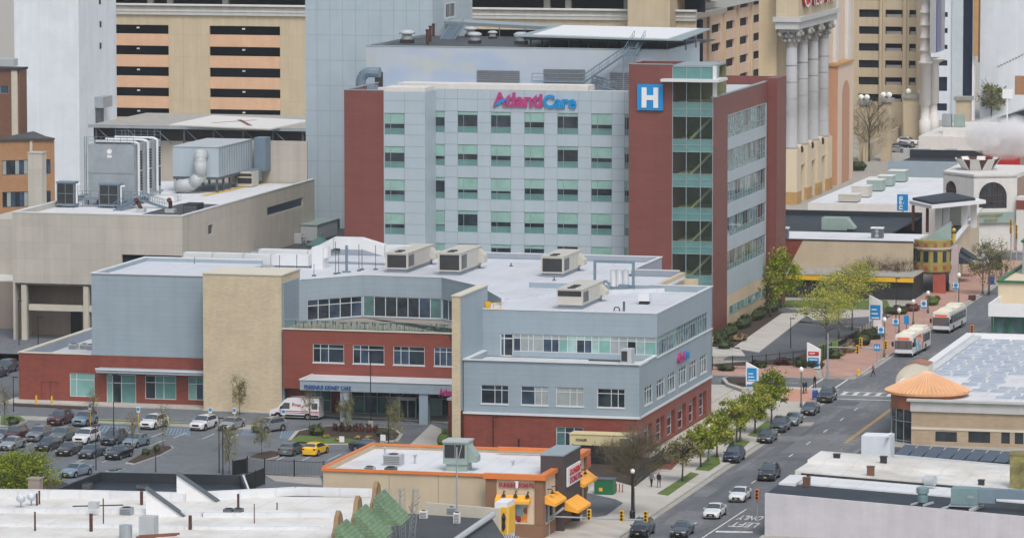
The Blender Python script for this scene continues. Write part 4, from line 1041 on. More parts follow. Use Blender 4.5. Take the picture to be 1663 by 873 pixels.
# --- casino hall with giant columns
CA = thing('column_hall','tan hall with four giant grey columns on tall cream piers at the street','building',(-168,900,0))
XC,YC = -168.0,880.0
cz = lambda py: yp(1280,py,YC).z
zp = cz(243); ztp = cz(48); zcp = cz(78)
rs = lambda px,py=200: xp(px,py,XC)
ys = [(YC,889.5),(896.5,902.5),(910,915.5),(923,928.5)]
ys = [(880.5 + 10.6 * k,884.9 + 10.6 * k) for k in range(4)]
for k,(a,b) in enumerate(ys):
 q = MB(); q.box(XC - 2.9,XC,a,b,2.3,zp - (0 if k else 0)); q.build('pier','cream_wall',CA)
 q = MB(); q.box(XC - 3.0,XC + .08,a - .08,b + .08,0,2.3); q.build('pier_base','ochre',CA)
 q = MB(); cy = (a + b) / 2; q.lathe(XC - 1.5,cy,[(1.4,zp),(1.4,zp + .5),(1.18,zp + .6),(1.16,zp + 7),(1.04,zcp)],18)
 for t in range(1,6): q.lathe(XC - 1.5,cy,[(1.175,zp + t * 3.1),(1.175,zp + t * 3.1 + .06)],18)
 cb = q.build('column','col_grey',CA,True)
 q = MB(); q.lathe(XC - 1.5,cy,[(1.06,zcp),(1.15,zcp + .8),(1.3,zcp + 1.6),(1.6,ztp - .8)],14); q.box(XC - 3.6,XC + .2,cy - 1.95,cy + 1.95,ztp - .6,ztp - .01)
 for t in range(10):
  an = t * math.pi / 5
  for rr,zz in ((1.45,.35),(1.6,.62),(1.85,.85)): q.ball((XC - 1.7 + rr * math.cos(an + zz),cy + rr * math.sin(an + zz),zcp + (ztp - zcp) * zz),.36,6)
 for sx_ in (-1,1):
  for sy_ in (-1,1): q.ball((XC - 1.7 + 1.75 * sx_,cy + 1.75 * sy_,ztp - 1.0),.5,8)
 q.build('capital','cornice_dark',cb)
 # arches between the piers
for (a0_,b0_),(a1_,b1_) in zip(ys,ys[1:]):
 q = MB(); y0,y1 = b0_,a1_; n = 8; zs_ = 8.2; r = (y1 - y0) / 2 - .6
 pts = [(y0,zp - 3.4),(y0,0.0),(y0 + .6,0.0),(y0 + .6,zs_)] + [((y0 + y1) / 2 - r * math.cos(math.pi * t / n),zs_ + r * 1.0 * math.sin(math.pi * t / n)) for t in range(1,n)] + [(y1 - .6,zs_),(y1 - .6,0.0),(y1,0.0),(y1,zp - 3.4)]
 # strip by strip so that the arch stays open
 for t in range(3,3 + n):
  (ya_,za_),(yb2,zb2) = pts[t],pts[t + 1]
  q.face([(XC - .5,ya_,za_),(XC - .5,yb2,zb2),(XC - .5,yb2,zp - 3.4),(XC - .5,ya_,zp - 3.4)])
  q.face([(XC - .5,ya_,za_),(XC - 3,ya_,za_),(XC - 3,yb2,zb2),(XC - .5,yb2,zb2)])
 q.box(XC - 3,XC - .5,y0 + .002,y0 + .6,0,zp - 3.4); q.box(XC - 3,XC - .5,y1 - .6,y1 - .002,0,zp - 3.4)
 q.box(XC - 3,XC - .4,y0 + .01,y1 - .01,zp - 3.39,zp - 2.9)
 q.build('arch','cream_wall',CA)
 q = MB(); q.lathe(XC + .1,b0_ + .1,[(.05,9.3),(.28,9.6),(.28,10.3),(.08,10.6)],8); q.build('wall_lantern','black_metal',CA)
mb = MB(); mb.box(XC - 8,XC - 4.6,884,919,0,46); mb.build('rear_wall','rooms_tan',CA)
mb = MB(); mb.box(XC - 4.1,XC + .3,YC,919.5,ztp,cz(36)); mb.box(XC - 4.5,XC + .7,YC - .4,920,cz(36) + .01,cz(28)); mb.build('entablature','cornice',CA)
mb = MB(); mb.box(XC - 4.0,XC + .2,YC + .2,919,cz(28) + .01,48); mb.build('attic','garage_tan',CA)
zl = xp(1300,13,XC).z
letters('rooftop_lettering','CAESARS',(XC + .25,xp(1300,13,XC).y,zl),(0,1,0),xp(1350,2,XC).y - xp(1300,13,XC).y,4.0,'red_paint',CA,.5,.02)
letters('white_lettering','CAESARS',(XC + .8,xp(1300,13,XC).y,zl),(0,1,0),xp(1350,2,XC).y - xp(1300,13,XC).y,4.0,'white',CA,.1,-.02)
# pink wing with the orange arch
PW = thing('pink_wing','pink stucco wall with two white pilasters above a terracotta arched volume','building',(-170,945,0))
xpk = -170.5
q = MB(); q.box(xpk - 10,xpk,920.1,xp(1386.5,100,xpk).y,0,48); q.build('pink_wall','pink_tan',PW)
for px in (1354.5,1374):
 y = xp(px,60,xpk).y; q = MB(); q.box(xpk + .01,xpk + .7,y - 1.3,y + 1.3,xp(px,101,xpk).z,48); q.build('white_pilaster','white_dirty',PW)
ya_,yb_ = xp(1361,200,xpk + 2).y,xp(1384,200,xpk + 2).y; zt_ = xp(1370,105,xpk + 2).z
q = MB(); yk_ = ya_ - .2
q.box(xpk + .02,xpk + 2.0,yk_,yb_,0,zt_); q.build('arched_volume','pink_tan',PW)
q = MB(); q.box(xpk - 2,xpk + 1.95,yk_ - .25,yk_ - .01,0,zt_ - .3); q.build('terracotta_face','terracotta',PW)
q = MB(); q.box(xpk - 2.3,xpk + 2.3,yk_ - .6,yb_ + .2,zt_,zt_ + .5); q.build('volume_coping','ochre',PW)
q = MB(); ym = (ya_ + yb_) / 2 + .5; r = (yb_ - ya_) * .26
q.face([(xpk + 2.02,ym - r,0),(xpk + 2.02,ym + r,0),(xpk + 2.02,ym + r,zt_ - 6)] + [(xpk + 2.02,ym + r * math.cos(math.pi * t / 8),zt_ - 6 + r * .7 * math.sin(math.pi * t / 8)) for t in range(1,8)] + [(xpk + 2.02,ym - r,zt_ - 6)]); q.build('arch_recess','terracotta',PW)
# --- second tan garage
G2 = thing('tan_garage_tower','second tan garage with three columns of dark openings beside the white pillar','garage',(-170,990,0))
y2 = 1050.0; f2 = lambda px: yx(px,y2,100); z2 = lambda py: yp(1440,py,y2).z
gx0,gx1 = f2(1386),f2(1497)
rows2 = [(16 + 27.4 * k,28.5 + 27.4 * k) for k in range(-2,6)]
hol = []
for a,b in ((1394.5,1427),(1437.5,1465),(1476,1487)):
 for t,q_ in rows2: hol.append((f2(a) - gx0,f2(b) - gx0,z2(q_),z2(t)))
q = MB(); facade(q,(gx0,y2),(1,0),gx1 - gx0,0,44,hol,.5); q.build('front_wall','garage_tan',G2)
q = MB(); q.box(gx0,gx1,y2 + 5,y2 + 5.3,0,44); q.build('dark_interior','inner_shade',G2)
q = MB(); q.box(gx0,f2(1436),y2 + .6,y2 + .7,0,44); q.build('shade_sheet','inner_shade',G2)  # dark sheet added for the shade behind the first openings
for t,q_ in rows2:
 for a,b in ((1437.5,1462),(1476,1485)): q = MB(); q.box(f2(a),f2(b),y2 + 1.2,y2 + 1.4,z2(q_) - .1,z2(q_) + .62); q.build('daylight_strip','white_dirty',G2)  # white strips painted in for daylight seen through the garage
for a,b in ((1429,1433),(1467,1472),(1490,1496)):
 q = MB(); q.box(f2(a),f2(b),y2 - .8,y2 - .01,0,44); q.build('pilaster','garage_tan',G2)
q = MB(); q.box(gx1 - .5,gx1,y2 + .01,y2 + 12,0,44); q.build('side_wall','garage_tan',G2)
# tan gate pillars with lamps
for px,top,bot,w,lab in ((1402,170,262,1.0,'tan gate pillar with two globe lamps nearest the pink wing'),(1438,166,262,1.0,'tan gate pillar with globe lamps in front of the garage openings'),(1484,160,232,2.3,'wide tan gate pillar with globe lamps beside the white columns'),(1563,163,205,1.6,'tan gate pillar standing before the dark glass strip')):
 c = gp(px,bot); h = (bot - top) / pjs(c) if 0 else (bot - top) / (F / (c - Vector((0,0,H))).dot(FW))
 t = thing('gate_pillar',lab,'pillar',c); q = MB(); q.box(c.x - w,c.x + w,c.y,c.y + 2 * w,0,h); q.build('shaft','garage_tan',t)
 q = MB(); q.box(c.x - w - .4,c.x + w + .4,c.y - .4,c.y + 2 * w + .4,h,h + .8); q.build('cap','cornice_dark',t)
 if px < 1560:
  for s in (-.6,.6): q = MB(); q.ball((c.x + s * w,c.y + w * .3,h + 1.5),.62,10); q.lathe(c.x + s * w,c.y + w * .3,[(.2,h + .8),(.2,h + 1)],6); q.build('globe_lamp','lamp_glass',t)
q = MB(); a,b = gp(1403,263),gp(1462,228); q.obox((a + b) / 2,b - a,(b - a).length,.4,0,3.2); tag(q.build('garden_wall','beige_stucco'),'low beige wall running back behind the parked cars','wall')
q = MB(); a,b = gp(1440,222),gp(1482,222); q.box(a.x,b.x,a.y + 12,a.y + 12.5,0,6); tag(q.build('boundary_wall','cream_wall'),'cream wall behind the tan gate pillars','wall')
# white ornamental column and LED screen
WC = thing('ornamental_column','ornate white stacked column with rings next to the tan garage','column',gp(1505,232))
yc = 1036.0; q = MB(); xq = yx(1503,yc,100); zq = lambda py: yp(1503,py,yc).z
prof = [(1.3,0),(1.3,zq(196)),(1.0,zq(194)),(.95,zq(172)),(1.3,zq(170)),(1.2,zq(104)),(1.6,zq(103)),(1.6,zq(100))]
for k in range(5):
 b_ = zq(100 - 20.5 * k); prof += [(1.15,b_ + .1),(1.15,b_ + 2.2),(1.4,b_ + 2.3),(1.4,b_ + 2.55)]
q.lathe(xq,yc,prof,14); q.build('shaft','white_dirty',WC,True)
q = MB(); xq2 = yx(1516,yc + 3,100); q.lathe(xq2,yc + 3,[(1.3,0),(1.3,zq(190)),(1.0,zq(188)),(.9,zq(170)),(1.3,zq(168)),(1.2,zq(104)),(2.0,zq(100)),(2.6,zq(97)),(2.6,zq(95))],14); q.build('companion_shaft','white_dirty',WC,True)
LS = thing('led_screen','tall dark blue video screen in a grey frame hung beside the white column','screen',(xq2,yc,20))
m,nt_,b_ = new_mat('screen_blue'); cc = coords(nt_,'pos'); fr = ramp(nt_,noise(nt_,cc,.18,2),.45,.7)
nt_.links.new(mixc(nt_,fr,col((52,60,96)),col((30,50,200))),b_.inputs['Emission Color']); b_.inputs['Emission Strength'].default_value = .35; b_.inputs['Base Color'].default_value = col((60,62,84)); b_.inputs['Roughness'].default_value = .3
xa_,xb_ = yx(1510,yc - 4,60),yx(1520,yc - 4,60); zl = yp(1515,86,yc - 4).z
q = MB(); q.box(xa_,xb_,yc - 4,yc + 8,zl,50); q.build('frame','col_grey',LS)
q = MB(); q.box(xb_ + .01,xb_ + .2,yc - 3.8,yc + 2.0,zl + .3,49.5); q.face([(0,0,0)] * 3) if 0 else None; q.build('screen_face','screen_blue',LS)
# white hotel with dark strip
HT = thing('white_hotel','tall white hotel slab with a full height dark glass strip','building',(-170,1060,0))
yh = 1110.0; fh = lambda px: yx(px,yh,100); zh_ = lambda py: yp(1530,py,yh).z
hol = [(fh(1519) - fh(1496),fh(1538.5) - fh(1496),zh_(b),zh_(a)) for a,b in ((20,28),(46,54),(73,80),(98,107),(125,148),(168,180))]
q = MB(); facade(q,(fh(1496),yh),(1,0),fh(1546) - fh(1496),0,52,hol,.4); q.build('white_wall','white_wall',HT)
for h in hol: q = MB(); q.box(fh(1496) + h[0],fh(1496) + h[1],yh + .4,yh + .5,h[2],h[3]); q.build('window','navy_band',HT)
q = MB(); q.box(fh(1546),fh(1564),yh - .4,yh + 1,0,52); q.build('pale_bay','glass_curtain',HT)
q = MB(); q.box(fh(1564) + .01,fh(1580),yh,yh + 1,0,52); q.build('dark_strip','navy_band',HT)
q = MB(); q.box(fh(1580) + .01,fh(1583),yh - 1,yh + 1,0,52); q.build('white_edge','white',HT)
zz = zh_(90); q = MB(); q.box(fh(1583) + .02,fh(1590.5),yh - 2,yh - .5,zz,52); q.build('ochre_banner','ochre',HT)
q = MB(); q.box(fh(1590.5),fh(1592),yh - 2,yh - .6,zz - 1.4,52); q.build('red_edge','rust',HT)
q = MB(); q.box(fh(1583) + .02,fh(1690),yh + 8,yh + 9,0,52); q.build('blank_wall','white_wall',HT)
q = MB()
for k in range(12):
 t = k / 11; q.box(fh(1612 + 52 * t),fh(1612 + 52 * t) + .45,yh + 7.9,yh + 7.99,zh_(110 - 26 * t) - .15,zh_(110 - 26 * t) + .2)
q.build('wall_marks','cornice_dark',HT)
# ================================================================ LOW BLOCK EAST OF THE HOSPITAL
def pxs(p): return F / (Vector(p) - Vector((0,0,H))).dot(FW)
# beige building with black roof
BE = thing('beige_shop_building','low beige building with a black roof and a brick red painted corner','building',(-133,745,0))
y1 = 731.0; ex0,ex1 = yx(1240,y1,400),yx(1483,y1,400); zt = yp(1400,392,y1).z
q = MB(); q.box(ex0,ex1,y1,y1 + .4,0,zt); q.build('front_wall','beige_stucco',BE)
q = MB(); a,b,c_ = yp(1254,389,y1),yp(1304,391,y1),yp(1272,452,y1); q.face([(ex0,y1 - .01,c_.z),(c_.x,y1 - .01,c_.z),(b.x,y1 - .01,zt - .02),(ex0,y1 - .01,zt - .02)]); q.build('painted_corner','red_brick',BE)
q = MB(); q.box(ex0,ex1,y1 - .1,y1 + .5,zt,zt + .15); q.build('coping','green_metal' if 0 else 'frame_dark',BE)
q = MB(); q.box(ex0,ex1,y1 + .5,y1 + 14,zt - .1,zt + .02); q.build('white_roof','roof_bright',BE)
q = MB(); yk = 775.0; q.box(ex0 - 8,yx(1495,yk,350),y1 + 14,yk,zt - .35,zt - .1); q.build('black_roof','roof_black',BE)
q = MB(); q.box(ex0 - 10,yx(1497,yk,350),yk,yk + .4,0,yp(1300,341,yk).z); q.build('black_parapet','roof_black',BE)
c = gp(1330,373,zt); t = thing('roof_unit','pale green air handler with a slanted hood on the black roof','air handler',c)
x0,x1 = yx(1334,c.y,365),yx(1375,c.y,365); q = MB(); q.box(x0,x1,c.y,c.y + 3,zt,zt + 1.9); q.build('casing','unit_green',t)
q = MB(); q.prism([(x1,c.y + .2),(x1 + 1.2,c.y + .2),(x1 + 1.2,c.y + 2.5),(x1,c.y + 2.5)],zt + .2,lambda x,y: zt + 1.8 - (x - x1) * 1.2); q.build('hood','unit_green',t)
for px,lab in ((1270,'grey twin fan condenser at the left end of the white roof strip'),(1424,'grey twin fan condenser at the right end of the white roof strip')):
 c = gp(px,387,zt); t = thing('condenser',lab,'condenser',c,'condensers on the beige shop roof')
 q = MB(); q.box(c.x - .9,c.x + .9,c.y,c.y + 1.2,zt + .02,zt + 1.5); q.build('casing','galv_dark',t); q = MB(); q.box(c.x - 1,c.x + .95,c.y - .1,c.y + 1.3,zt + 1.5,zt + 1.7); q.build('white_lid','white',t)  # lid whiter than the casing
 q = MB()
 for zc_ in (.45,1.1): q.tube((c.x,c.y - .06,zt + zc_),(c.x,c.y - .01,zt + zc_),.3,n=12)
 q.build('fan_grilles','galv',t)
 # right hand shopfront along the street
xs_ = ex1 + .0; ye = xp(1590,400,-118.0).y
A_ = Vector((yx(1542,y1 + 3,440),y1 + 3,0)); B_ = Vector((gp(1590,410).x,gp(1590,410).y,0)); d_ = B_ - A_
q = MB(); facade(q,A_,d_,d_.length,0,zt - .6,[(6,10,0.1,3.2),(14,20,.1,3.2)],.2); q.build('street_wall','cream_wall',BE)
q = MB(); nn = Vector((d_.y,-d_.x,0)).normalized(); q.obox((A_ + B_) / 2 + nn * .1,d_,d_.length,.8,zt - .6,zt - .3); q.build('street_coping','white_trim',BE)
q = MB(); q.prism([(ex1,y1 + 1),A_[:2],B_[:2],(ex1 + .2,yk)],zt - 1.2,zt - .8); q.build('stair_roof','roof_black',BE)
for u0,u1 in ((6,10),(14,20)): window(BE,A_,d_,(u0,u1,.1,3.2),(0,.5,1),(0,.75,1),('glass_dark',),frame='frame_dark',name='shop_window')
dn = d_.normalized()
for k,u in enumerate((13.0,21.0)):
 p = A_ + dn * u; q = MB(); w_ = dn * 4.5; P0 = p + Vector((0,0,4.6)); out = nn * 2.4 - Vector((0,0,1.5))
 q.face([P0,P0 + w_,P0 + w_ + out,P0 + out]); q.face([P0,P0 + out,P0 + nn * .02 - Vector((0,0,1.5))]); q.face([P0 + w_,P0 + w_ + nn * .02 - Vector((0,0,1.5)),P0 + w_ + out]); q.face([P0 + out,P0 + w_ + out,P0 + w_ + out - Vector((0,0,.3)),P0 + out - Vector((0,0,.3))])
 q.build('black_awning','roof_black',BE)
p = A_ + dn * 8 + nn * .05; q = MB(); q.obox(p + nn * .1,dn,5.5,.15,5.2,6.6); q.build('shop_board','white',BE)
q = MB(); q.obox(p + nn * .22,dn,4.4,.05,5.5,6.2); q.build('shop_emblem','blue_deep',BE)
# roof pavilion (white canopy)
RP = thing('roof_pavilion','flat roofed white pavilion with thin posts and a black roof over the shop roof','pavilion',(-122,765,zt))
zpv = yp(1500,330,762).z
q = MB(); yq = 756; a,b = yx(1466,yq,330),yx(1597,yq + 16,330)
q.prism([(yx(1476,yq + 8),yq + 8),(yx(1512,yq),yq),(yx(1600,yq + 12),yq + 12),(yx(1545,yq + 24),yq + 24)],zpv - .35,zpv + .2); q.build('white_eave','white',RP)
q = MB(); q.prism([(yx(1481,yq + 9),yq + 9),(yx(1513,yq + 1.5),yq + 1.5),(yx(1583,yq + 11),yq + 11),(yx(1542,yq + 21),yq + 21)],zpv + .21,zpv + .6); q.build('black_roof','roof_black',RP)
for px,dy,m in ((1482,6,'brown_pipe'),(1505,3,'brown_pipe'),(1523,7,'white'),(1536,9,'white'),(1565,11,'white'),(1580,13,'white')):
 x = yx(px,yq + dy); q = MB(); w_ = .22 if m != 'white' else .5; q.box(x - w_,x + w_,yq + dy,yq + dy + .4,zt - 1,zpv - .36); q.build('post',m,RP)
q = MB(); x = yx(1540,yq + 14); q.box(x - 1.5,x + 3,yq + 14,yq + 14.3,zt - .8,zpv - .36); q.build('rear_wall','white_dirty',RP)
# steps / green flank wall
q = MB(); a,b = gp(1490,382,zt - .7),gp(1540,345,zt + 1); q.prism([(yx(1492,737),737),(yx(1544,741),741),(yx(1544,741),741.4),(yx(1492,737),737.4)],zt - 2,lambda x,y: zt - .6 + (x - yx(1492,737)) * .72); tag(q.build('flank_wall','unit_green'),'pale green sloping wall behind the yellow bay','wall')
# painted bay
BA = thing('painted_bay','ornate yellow and red painted corner bay with small windows under a lilac band','bay window',(-118,734,3))
cx_,cy_ = yx(1514,y1 + 1.2,415),y1 + 2.6; r_ = 3.05
zb,ztp = yp(1514,441,y1).z,yp(1514,391,y1).z
def ring(name,r0,r1,z0,z1,m,n=8,par=BA):
 q = MB(); pts0 = [(cx_ + r0 * math.cos(t),cy_ + r0 * math.sin(t)) for t in [math.pi + math.pi * k / n for k in range(n + 1)]]
 pts1 = [(cx_ + r1 * math.cos(t),cy_ + r1 * math.sin(t)) for t in [math.pi + math.pi * k / n for k in range(n + 1)]]
 for k in range(n): q.face([(*pts0[k],z0),(*pts0[k + 1],z0),(*pts1[k + 1],z1),(*pts1[k],z1)])
 q.face([(*p,z1) for p in pts1]); q.face([(*p,z0) for p in pts0[::-1]])
 return q.build(name,m,par)
plain('bay_yellow',(150,138,76),.6,.2); plain('bay_red',(160,84,70),.6,.15); plain('lilac',(184,170,170),.6,.1)
hh = ztp - zb
ring('bay_corbel',r_ * .6,r_ * .95,zb - .5,zb,'lilac'); ring('lower_panels',r_,r_,zb,zb + hh * .27,'bay_yellow'); ring('window_band',r_ * .97,r_ * .97,zb + hh * .27,zb + hh * .72,'bay_yellow')
ring('lilac_band',r_ * 1.06,r_ * 1.06,zb + hh * .72,zb + hh * .78,'lilac'); ring('attic_panels',r_,r_,zb + hh * .78,ztp,'bay_yellow')
for k in range(6):
 t = math.pi * (1.1 + .8 * k / 5); d = Vector((-math.sin(t),math.cos(t),0)); p = Vector((cx_ + r_ * math.cos(t),cy_ + r_ * math.sin(t),0)); p2 = Vector((cx_ + .965 * r_ * math.cos(t),cy_ + .965 * r_ * math.sin(t),0))
 q = MB(); w_ = .75 if k not in (1,2) else 1.0; q.obox(p2,d,w_ * .8,.14,zb + hh * .32,zb + hh * .66); q.build('bay_window','glass_dark',BA)
 q = MB(); q.obox(p,d,w_ * .7,.12,zb + hh * .07,zb + hh * .2); q.build('red_panel','bay_red',BA)
 q = MB(); q.obox(p,d,w_ * .6,.12,zb + hh * .83,zb + hh * .93); q.build('red_panel','bay_red',BA)
q = MB(); x = yx(1516,y1 + .5,460); q.box(yx(1516,y1 + .4,460),yx(1536,y1 + .4,460),y1 - .1,y1 + .39,0,3.0); q.build('red_door','bay_red',BA)
q = MB(); x = yx(1551,y1 + 3,430); q.box(x - .7,x + .7,y1 + 1.6,y1 + 2.2,1.5,7.4); q.build('lilac_panel','lilac',BA)
q = MB(); q.ball((yx(1546,y1),y1 + 1.5,ztp + 1.6),.32,8); q.lathe(yx(1546,y1),y1 + 1.5,[(.2,ztp - .3),(.35,ztp + 1)],8); q.build('orange_finial','yellow_paint',BA)
# lower lean-to with yellow stripe in front
q = MB(); yl = 721.0; lx0,lx1 = yx(1262,yl,450),yx(1482,yl,450); zl = yp(1350,447,yl).z
LT = thing('lean_to','flat roofed lean-to with a yellow stripe below the beige wall','building',(-130,725,0))
q.box(lx0,lx1,yl + .3,y1 - .02,0,zl - .05); q.build('wall','mech_dark',LT)
q = MB(); q.box(lx0 - .2,lx1 + .2,yl - .2,y1 - .03,zl - .04,zl + .15); q.build('roof','concrete_worn',LT)
q = MB(); q.box(lx0 - .2,lx1 + .2,yl - .25,yl - .21,zl - .75,zl - .1); q.build('yellow_stripe','yellow',LT)
# building with big arched windows
AB = thing('arched_window_building','cream building with two big arched windows and a flared roof crown','building',(-123,812,0))
A_,B_,C_ = Vector((yx(1532,806,281),806,0)),Vector((yx(1581.6,800,288),800,0)),Vector((yx(1652,803,284),803,0))
zt = 12.5
def arch_wall(par,a,b,zc,zt,mat,arch,depth=.3):
 d = (b - a); L = d.length; dn = d.normalized(); nn = Vector((dn.y,-dn.x,0)); q = MB()
 u0,u1,z0,zs = arch; r = (u1 - u0) / 2; um = (u0 + u1) / 2; P = lambda u,z,w=0: a + dn * u + nn * w + Vector((0,0,z))
 F4 = lambda p: q.face(p)
 F4([P(0,zc),P(u0,zc),P(u0,zt),P(0,zt)]); F4([P(u1,zc),P(L,zc),P(L,zt),P(u1,zt)]); F4([P(u0,zc),P(u1,zc),P(u1,z0),P(u0,z0)])
 n = 14; pts = [(u0,z0)] + [(um - r * math.cos(math.pi * t / n),zs + r * math.sin(math.pi * t / n)) for t in range(n + 1)] + [(u1,z0)]
 for s,e in zip(pts[1:-1],pts[2:-1]): F4([P(s[0],s[1]),P(e[0],e[1]),P(e[0],zt),P(s[0],zt)])
 for s,e in zip(pts,pts[1:]): F4([P(s[0],s[1]),P(s[0],s[1],-depth),P(e[0],e[1],-depth),P(e[0],e[1])])
 q.build('wall',mat,par)
 q = MB(); q.face([P(s,t,-depth + .05) for s,t in pts]); w = q.build('arched_window','glass_dark',par)
 q = MB()
 for k in range(5):
  u = u0 + (u1 - u0) * (k + .5) / 5; h = zs + math.sqrt(max(0,r * r - (u - um) ** 2)); q.tube(P(u,z0,-depth + .12),P(u,h,-depth + .12),.09,n=4)
 for z in (z0 + (zs - z0) * .55,zs + .1): q.tube(P(u0,z,-depth + .12),P(u1,z,-depth + .12),.14,n=4)
 q.build('window_frame','brown_pipe',w)
arch_wall(AB,A_,B_,0,zt,'white_dirty',(.6,3.7,6.8,9.75))
arch_wall(AB,B_,C_,0,zt,'white_dirty',(.9,5.7,7.1,9.1))
q = MB(); q.prism([A_[:2],B_[:2],C_[:2],(C_.x + 1,822),(A_.x,822)],zt - .4,zt + .3); q.build('roof','white_dirty',AB)
q = MB(); q.obox((B_ + C_) / 2 - Vector((0,.4,0)),C_ - B_,6.6,.25,4.7,6.5); q.build('sign_board','unit_green',AB)
for k,s in enumerate(('RAINFOREST','CAFE')): letters('sign_lettering',s,tuple(B_ + (C_ - B_).normalized() * (.6 + 1.4 * k) + Vector((0,-.62,5.75 - .8 * k))),C_ - B_,4.6 - 2.4 * k,.5,'bay_yellow',AB,.05,.01)
cc = (A_ + C_) / 2 + Vector((-1.3,6,0)); q = MB(); q2 = MB(); f = lambda r_,t_,z_: (cc.x + r_ * math.cos(t_),cc.y + r_ * math.sin(t_),z_)
for k in range(8):
 t0,t1 = math.pi / 4 * (k + .5),math.pi / 4 * (k + 1.5); e = .2; a,b,c,d = f(2.6,t0,zt + .3),f(2.6,t1,zt + .3),f(3.9,t1 - e,zt + 2.3),f(3.9,t0 + e,zt + 2.3); q.face([a,b,c,d]); q2.face([b,f(3.7,t1 + e,zt + 2.2),f(3.7,t1 - e,zt + 2.2)])
q.face([f(2.6,math.pi / 4 * (k + .5),zt + .9) for k in range(8)]); cr = q.build('roof_crown','white_dirty',AB); q2.build('crown_gussets','brown_pipe',cr)
q = MB(); q.box(C_.x + .05,C_.x + 9,802,806,0,9.0); q.build('side_wing','white_dirty',AB)
q = MB(); q.box(C_.x + .05,C_.x + 9,801.9,801.99,7.0,8.5); q.build('brick_band','red_brick',AB)
# white roof strip building behind
WR = thing('white_roof_store','long low store with a white roof and a row of roof units beside the columns','building',(-145,840,0))
yw0,yw1 = 812.0,868.0; zt = yp(1400,331,yw0).z
q = MB(); q.prism([(yx(1312,yw0,335),yw0),(yx(1535,yw0,335),yw0),(yx(1550,yw1,270),yw1),(yx(1412,yw1,285),yw1)],0,zt); q.build('walls','white_dirty',WR)
q = MB(); q.prism([(yx(1314,yw0,335),yw0 + .4),(yx(1535,yw0,335),yw0 + .4),(yx(1550,yw1,270),yw1),(yx(1413,yw1,285),yw1)],zt + .01,zt + .1); q.build('roof','roof_bright',WR)
for k,(a,b,y_,h,m,lab) in enumerate(((1361,1393,330,10,'unit_beige','flat tan unit nearest the front on the white store roof'),(1382,1411,322,14,'unit_beige','tan unit second from the front in the row on the white store roof'),(1407,1433,312,14,'unit_green','pale green unit third in the row on the white store roof'),(1425,1449,304,13,'unit_green','pale green unit fourth in the row on the white store roof'),(1442,1470,297,14,'unit_green','pale green unit farthest back in the row on the white store roof'))):
 c = gp((a + b) / 2,y_,zt); s = pxs(c); t = thing('roof_unit',lab,'air handler',c,'row of units on the white store roof'); q = MB(); w_ = (b - a) / 2 / s; q.box(c.x - w_,c.x + w_,c.y,c.y + 3.5,zt + .3,zt + 1.35 * h / s); q.build('casing',m,t)
 q = MB(); q.box(c.x - w_ + .1,c.x + w_ - .1,c.y + .1,c.y + 3.3,zt + .1,zt + .3); q.build('curb','galv_dark',t)
 q = MB(); q.box(c.x - w_ - .06,c.x + w_ + .06,c.y - .06,c.y + 3.6,zt + 1.35 * h / s,zt + 1.35 * h / s + .12); q.build('lid','white_dirty',t)
 # grey store behind with dark roof
GS = thing('grey_roof_store','grey blue walled store with a dark roof behind the white roof','building',(-140,900,0))
y_ = 880.0; zt = yp(1500,262,y_).z; q = MB(); q.box(yx(1441,y_),yx(1562,y_),y_,y_ + .4,0,zt); q.build('wall','steel_blue' if 0 else 'grey_siding',GS)
q = MB(); q.box(yx(1441,y_),yx(1562,y_),y_ + .4,y_ + 24,zt - 1.6,zt - 1.2); q.build('roof','roof_black',GS)
q = MB(); q.box(yx(1441,y_),yx(1562,y_),y_ + 24,y_ + 24.4,0,zt + .3); q.build('rear_parapet','roof_black',GS)
for px,lab in ((1485,'pale ridge vent on the dark store roof'),(1533,'grey round vent on the dark store roof')):
 c = gp(px,259,zt - 1.2); c.y += 8; q = MB(); q.box(c.x - (3.5 if px < 1500 else 1),c.x + (1.5 if px < 1500 else 1),c.y,c.y + 1.5,zt - 1.2,zt + .2); tag(q.build('ridge_vent','unit_grey'),lab,'roof vent')
RB = thing('red_band_building','low building with a long red fascia half hidden by steam','building',(-120,900,0))
y_ = 905.0; q = MB(); q.box(yx(1578,y_),yx(1700,y_),y_,y_ + 10,0,yp(1620,250,y_).z); q.build('wall','brown_wall',RB); q = MB(); q.box(yx(1578,y_),yx(1655,y_),y_ - .3,y_ - .01,yp(1620,270,y_).z,yp(1620,252,y_).z); q.build('red_fascia','red_paint',RB)
RR = thing('white_flat_store','white walled flat store behind the parked cars at the far right','building',(-145,950,0))
y_ = 945.0; zt = yp(1540,222,y_).z
q = MB(); q.box(yx(1490,y_),yx(1690,y_),y_,y_ + 40,0,zt); q.build('walls','white_dirty',RR)
q = MB(); q.box(yx(1525,y_),yx(1590,y_),y_ + 3,y_ + 26,zt,zt + 1.2); q.build('roof_plinth','white_dirty',RR)
for px,py,w_,h,m,lab in ((1538,222,.9,2.6,'galv','grey upright roof vent on the white flat store'),(1558,206,1.0,2.6,'unit_green','green louvred roof box on the white flat store')):
 c = yp(px,py,y_ + 10); q = MB(); q.box(c.x - w_,c.x + w_,y_ + 9,y_ + 11,zt + 1.2,zt + 1.2 + h); q.box(c.x - w_ * .8,c.x + w_ * .8,y_ + 8.94,y_ + 8.99,zt + 1.5,zt + .9 + h); tag(q.build('roof_vent',m),lab,'roof vent')
SK = thing('slate_roof_house','dark sloped slate roofs with skylights at the far right','building',(-140,1000,0))
y_ = 1005.0; q = MB(); a,b = yx(1565,y_),yx(1700,y_); zb_ = yp(1600,215,y_).z
q.prism([(a,y_),(b,y_),(b,y_ + 20),(a,y_ + 20)],0,lambda x,y: zb_ + (x - a) * .42); q.build('slate_roof','roof_silver',SK)
